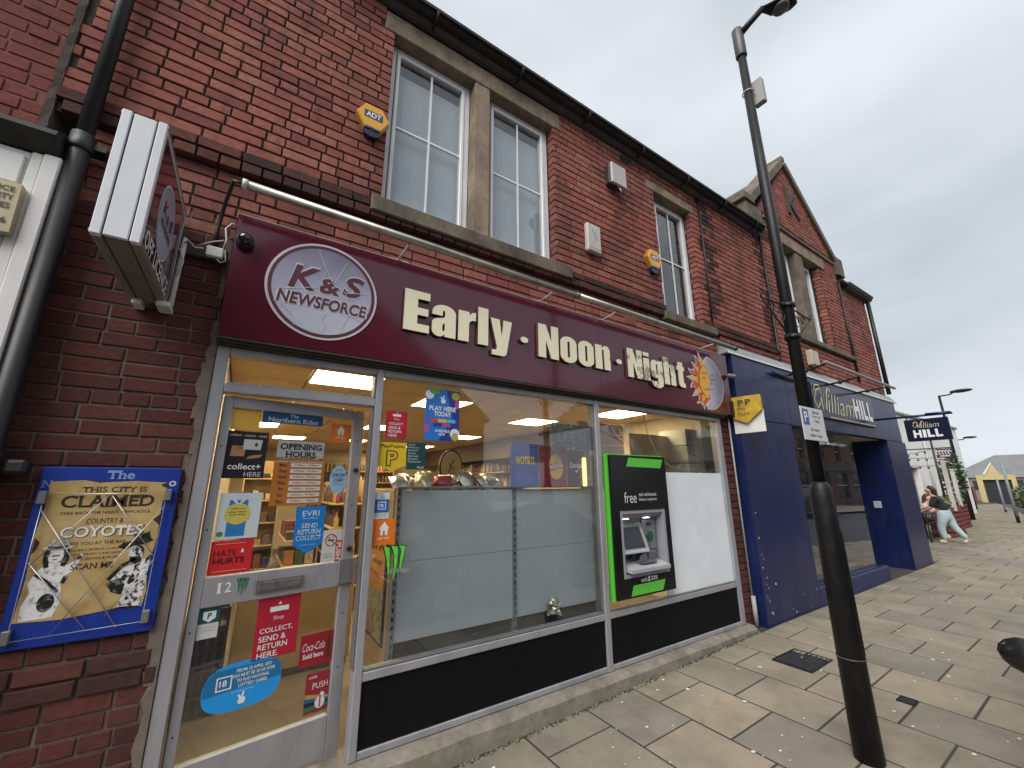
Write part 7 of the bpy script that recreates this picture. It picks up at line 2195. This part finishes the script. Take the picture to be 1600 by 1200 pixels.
# grey posts on the kerb side
for k, (pb, ptop, X) in enumerate((((1572, 800), (1556, 748), 34.6), ((1592, 817), (1565, 720), 25.8))):
    b_ = onX(*pb, X); t2 = onX(*ptop, X)
    p = thing('sign_post', ['galvanised grey post at the kerb near the hedge', 'taller galvanised grey post with a black foot at the kerb'][k], 'post', (X, b_.y, gz(X)))
    MB().tube([(X, b_.y, gz(X)), (X, b_.y, t2.z)], .045, 10).build('shaft', mat('galvanised_post', (.22, .235, .24), .65, .1, var=.15), p)
    MB().tube([(X, b_.y, gz(X)), (X, b_.y, gz(X) + (.12 if k == 0 else .45))], .055, 10).build('sleeve', IRON, p)
# hedge plants and parked car by them
for k, (x, y, r, hgt) in enumerate(((38.0, 1.35, .9, .75), (41, .7, 1.2, .85), (36.5, .35, .9, .6), (44, 1.5, 1.2, .9))):
    t_ = thing('shrub', ['dark green kerbside shrub in front of the yellow building', 'tall dark shrub behind the kerbside posts', 'low grey green shrub at the edge of the road', 'far shrub at the end of the kerbside planting'][k], 'shrub', (x, y, gz(x)))
    MB().tube([(x, y, gz(x)), (x, y, gz(x) + hgt)], [.06, .02], 6).build('stem', mat('bark', (0, 0, 0)), t_)
    leaves('foliage', (x, y, gz(x) + hgt * .95), (r, r * .6, hgt), 620, .16, [LEAFS[0], LEAFS[1], LEAFS[2]], t_, 40 + k)
car('pale green grey parked hatchback behind the kerbside shrubs', 33.0, -.75, gz(33) - .1, (.20, .26, .25))
# yellow garage at the end of the street
yb = thing('yellow_garage', 'low yellow painted building with a dark opening and small gable', 'building', (72, 6.6, gz(72)))
YP = mat('yellow_paint', (.55, .44, .21), .75, var=.06, vs=.5)
k_ = (72) / 55.0
sy = lambda y: -2.8 + (y + 2.8) * k_
szz = lambda z: 1.68 + (z - 1.68) * k_
yl, yr = sy(5.68), sy(3.42)
zb, ze, za = gz(72) - .1, szz(2.32), szz(3.24)
b = MB()
b.box(72, 72.3, yl - .45, yl, zb, ze - .55).box(72, 72.3, yr, yr + .35, zb, ze - .55).box(72, 72.3, yr, yl, ze - .55, ze)
b.prism([(yl - .75, ze), (yr + 1.1, ze), (sy(4.58), za)], (72, 0, 0), (0, 1, 0), (0, 0, 1), (1, 0, 0), 0, .3)
b.build('wall', YP, yb)
MB().box(72.25, 80, yr + .36, yl - .46, zb, ze - .56).build('dark_interior', mat('garage_dark', (.02, .024, .03), .7), yb)
MB().prism([(yl - .75, ze - .02), (yl - .60, ze + .10), (sy(4.58), za + .22), (sy(4.58), za)], (71.9, 0, 0), (0, 1, 0), (0, 0, 1), (1, 0, 0), 0, .5).build('verge', WHITE, yb)
MB().bbox(71.9, 72.0, yr + 1.2, yr + 2.0, -.0 + gz(72) + 1.15, gz(72) + 1.6, .02).build('blue_panel', mat('pale_blue_panel', (.20, .34, .50), .5), yb)
bpy.data.objects['blue_panel'].location.x += .4
bw_ = thing('brick_wall', 'long low red brick boundary wall beside the yellow building', 'wall', (70, 9.5, gz(70)))
MB().box(70, 70.3, yl + .05, yl + 4.0, gz(70) - .1, gz(70) + 1.75).build('wall_body', mat('far_brick', (.17, .065, .05), .9, var=.25, vs=3), bw_)
MB().bbox(69.95, 70.35, yl + .05, yl + 4.0, gz(70) + 1.751, gz(70) + 1.85, .01).build('coping', mat('grey_coping', (0, 0, 0)), bw_)
# far houses
def house_far(label, X, y0, y1, ze_, zr, depth_, hip=.35, m=SLATE):
    t_ = thing('far_house', label, 'house', (X, (y0 + y1) / 2, gz(X)))
    MB().box(X, X + depth_, y0 + .2, y1 - .2, gz(X) - .5, ze_).build('wall', mat('far_wall', (.24, .20, .17), .9, var=.15), t_)
    h = (y1 - y0) * hip
    vs = [(X - .2, y0, ze_), (X - .2, y1, ze_), (X + depth_ + .2, y1, ze_), (X + depth_ + .2, y0, ze_), (X + depth_ / 2, y0 + h, zr), (X + depth_ / 2, y1 - h, zr)]
    MB().add(vs, [(0, 1, 5, 4), (2, 3, 4, 5), (1, 2, 5), (3, 0, 4), (0, 3, 2, 1)]).build('roof', m, t_)
    for i in range(3):
        yy = y0 + (y1 - y0) * (.2 + .3 * i)
        MB().box(X - .03, X - .001, yy - .5, yy + .5, ze_ - 1.6, ze_ - .4).build('window', mat('dark_pane', (0, 0, 0)), t_)
    MB().bbox(X + depth_ / 2 - .4, X + depth_ / 2 + .4, y0 + h + .3, y0 + h + 1.0, zr - .3, zr + .55, .02).build('chimney', mat('far_brick', (0, 0, 0)), t_)
    return t_
ROOF2 = mat('brown_tile_roof', (.11, .095, .085), .85, var=.2, vs=1)
ROOF3 = mat('grey_tile_roof', (.17, .17, .175), .85, var=.15, vs=1)
house_far('grey roofed house behind the yellow building', 84, -2.5, 13.2, 2.3, 5.35, 8, .30, ROOF3)
house_far('brown roofed house farther right behind the grey roof', 112, -26, 8.6, 4.0, 7.9, 9, .2, ROOF2)
ys = tag(MB().bbox(60, 60.4, -.6, 1.6, .95, 1.45, .02).build('yellow_awning', mat('bright_yellow_awning', (.72, .50, .02), .6)), 'bright yellow awning at the road side beyond the shrubs', 'awning')
MB().tube([(60.2, -.4, gz(60)), (60.2, -.4, .95)], .05, 6).build('awning_leg', IRON, ys)
MB().tube([(60.2, 1.4, gz(60)), (60.2, 1.4, .95)], .05, 6).build('awning_leg', IRON, ys)

# ================================================================ across the road (seen in the glass)
def opposite(label, x0, x1, y, ze_, zr, m, gable=True, ridge=None, shopm=None):
    t_ = thing('opposite_building', label, 'building', ((x0 + x1) / 2, y, 0))
    holes = []
    n = max(2, int((x1 - x0) / 3.2))
    for i in range(n):
        cx = x0 + (x1 - x0) * (i + .5) / n
        holes.append((cx - .55, cx + .55, 3.5, min(5.0, ze_ - .3)))
        holes.append((cx - 1.1, cx + 1.1, .5, 2.5))
    b = MB(); slab(b, x0, x1, -.2, ze_, y - .3, y, holes)
    rx = ridge if ridge is not None else (x0 + x1) / 2
    if gable:
        b.prism([(x0, ze_), (x1, ze_), (rx, zr)], (0, 0, 0), (1, 0, 0), (0, 0, 1), (0, -1, 0), -y, -y + .3)
    b.build('wall', m, t_)
    if gable:
        MB().prism([(x0 - .2, ze_ - .1), (rx, zr + .15), (x1 + .2, ze_ - .1), (x1 + .2, ze_ - .3), (rx, zr - .1), (x0 - .2, ze_ - .3)], (0, 0, 0), (1, 0, 0), (0, 0, 1), (0, -1, 0), -y - .15, -y + 9).build('roof', SLATE, t_)
    else:
        MB().prism([(y + .2, ze_), (y - 4, zr), (y - 8, ze_)], (0, 0, 0), (0, 1, 0), (0, 0, 1), (1, 0, 0), x0 - .1, x1 + .1).build('roof', SLATE, t_)
    for h in holes:
        MB().box(h[0], h[1], y - .22, y - .20, h[2], h[3]).build('window', mat('dark_pane', (0, 0, 0)), t_)
        MB().bbox(h[0], h[1], y - .19, y - .14, (h[2] + h[3]) / 2 - .03, (h[2] + h[3]) / 2 + .03, .004).build('glazing_bar', WHITE, t_)
    MB().bbox(x0 + .1, x1 - .1, y, y + .12, 2.65, 3.15, .01).build('shop_fascia', shopm or mat('dark_fascia', (.03, .03, .035), .5), t_)
    return t_
opposite('brown brick gabled building across the road from the shop', -9, 9.45, -14.1, 4.9, 11.5, mat('opp_brick', (.15, .075, .055), .9, var=.2), True, 1.0)
opposite('cream rendered gabled building across the road from the betting shop', 19.0, 33, -13.2, 5.6, 10.0, mat('opp_cream', (.50, .45, .36), .85, var=.1), True, 25.5)
opposite('long brick terrace farther along across the road', 33.5, 64, -11.2, 6.0, 9.0, mat('opp_brick', (0, 0, 0)), False)
# bare street tree across the road
tr = thing('bare_tree', 'bare winter tree on the far pavement across the road', 'tree', (16.6, -10.6, .1))
rgt = random.Random(21)
tb_, br_ = MB(), MB()
def limb(p, d, L_, r, lev):
    q = p + d * L_
    m_ = p + d * L_ * .5 + Vector((rgt.uniform(-.06, .06), rgt.uniform(-.06, .06), 0)) * L_
    (tb_ if lev == 0 else br_).tube([p, m_, q], [r, r * .8, r * .6], 7 if lev < 2 else 4, caps=lev == 0)
    if lev < 5:
        for k in range(3 if lev < 4 else 2):
            nd = (d + Vector((rgt.uniform(-.75, .75), rgt.uniform(-.75, .75), rgt.uniform(-.25, .55)))).normalized()
            limb(q if k else p + d * L_ * .75, nd, L_ * rgt.uniform(.6, .85), r * .58, lev + 1)
limb(Vector((16.6, -10.6, .05)), Vector((0, 0, 1)), 2.0, .13, 0)
BARK = mat('bare_bark', (.055, .042, .032), .9, var=.2)
tb_.build('trunk', BARK, tr, recalc=False)
stuff(br_.build('crown', BARK, tr, recalc=False))
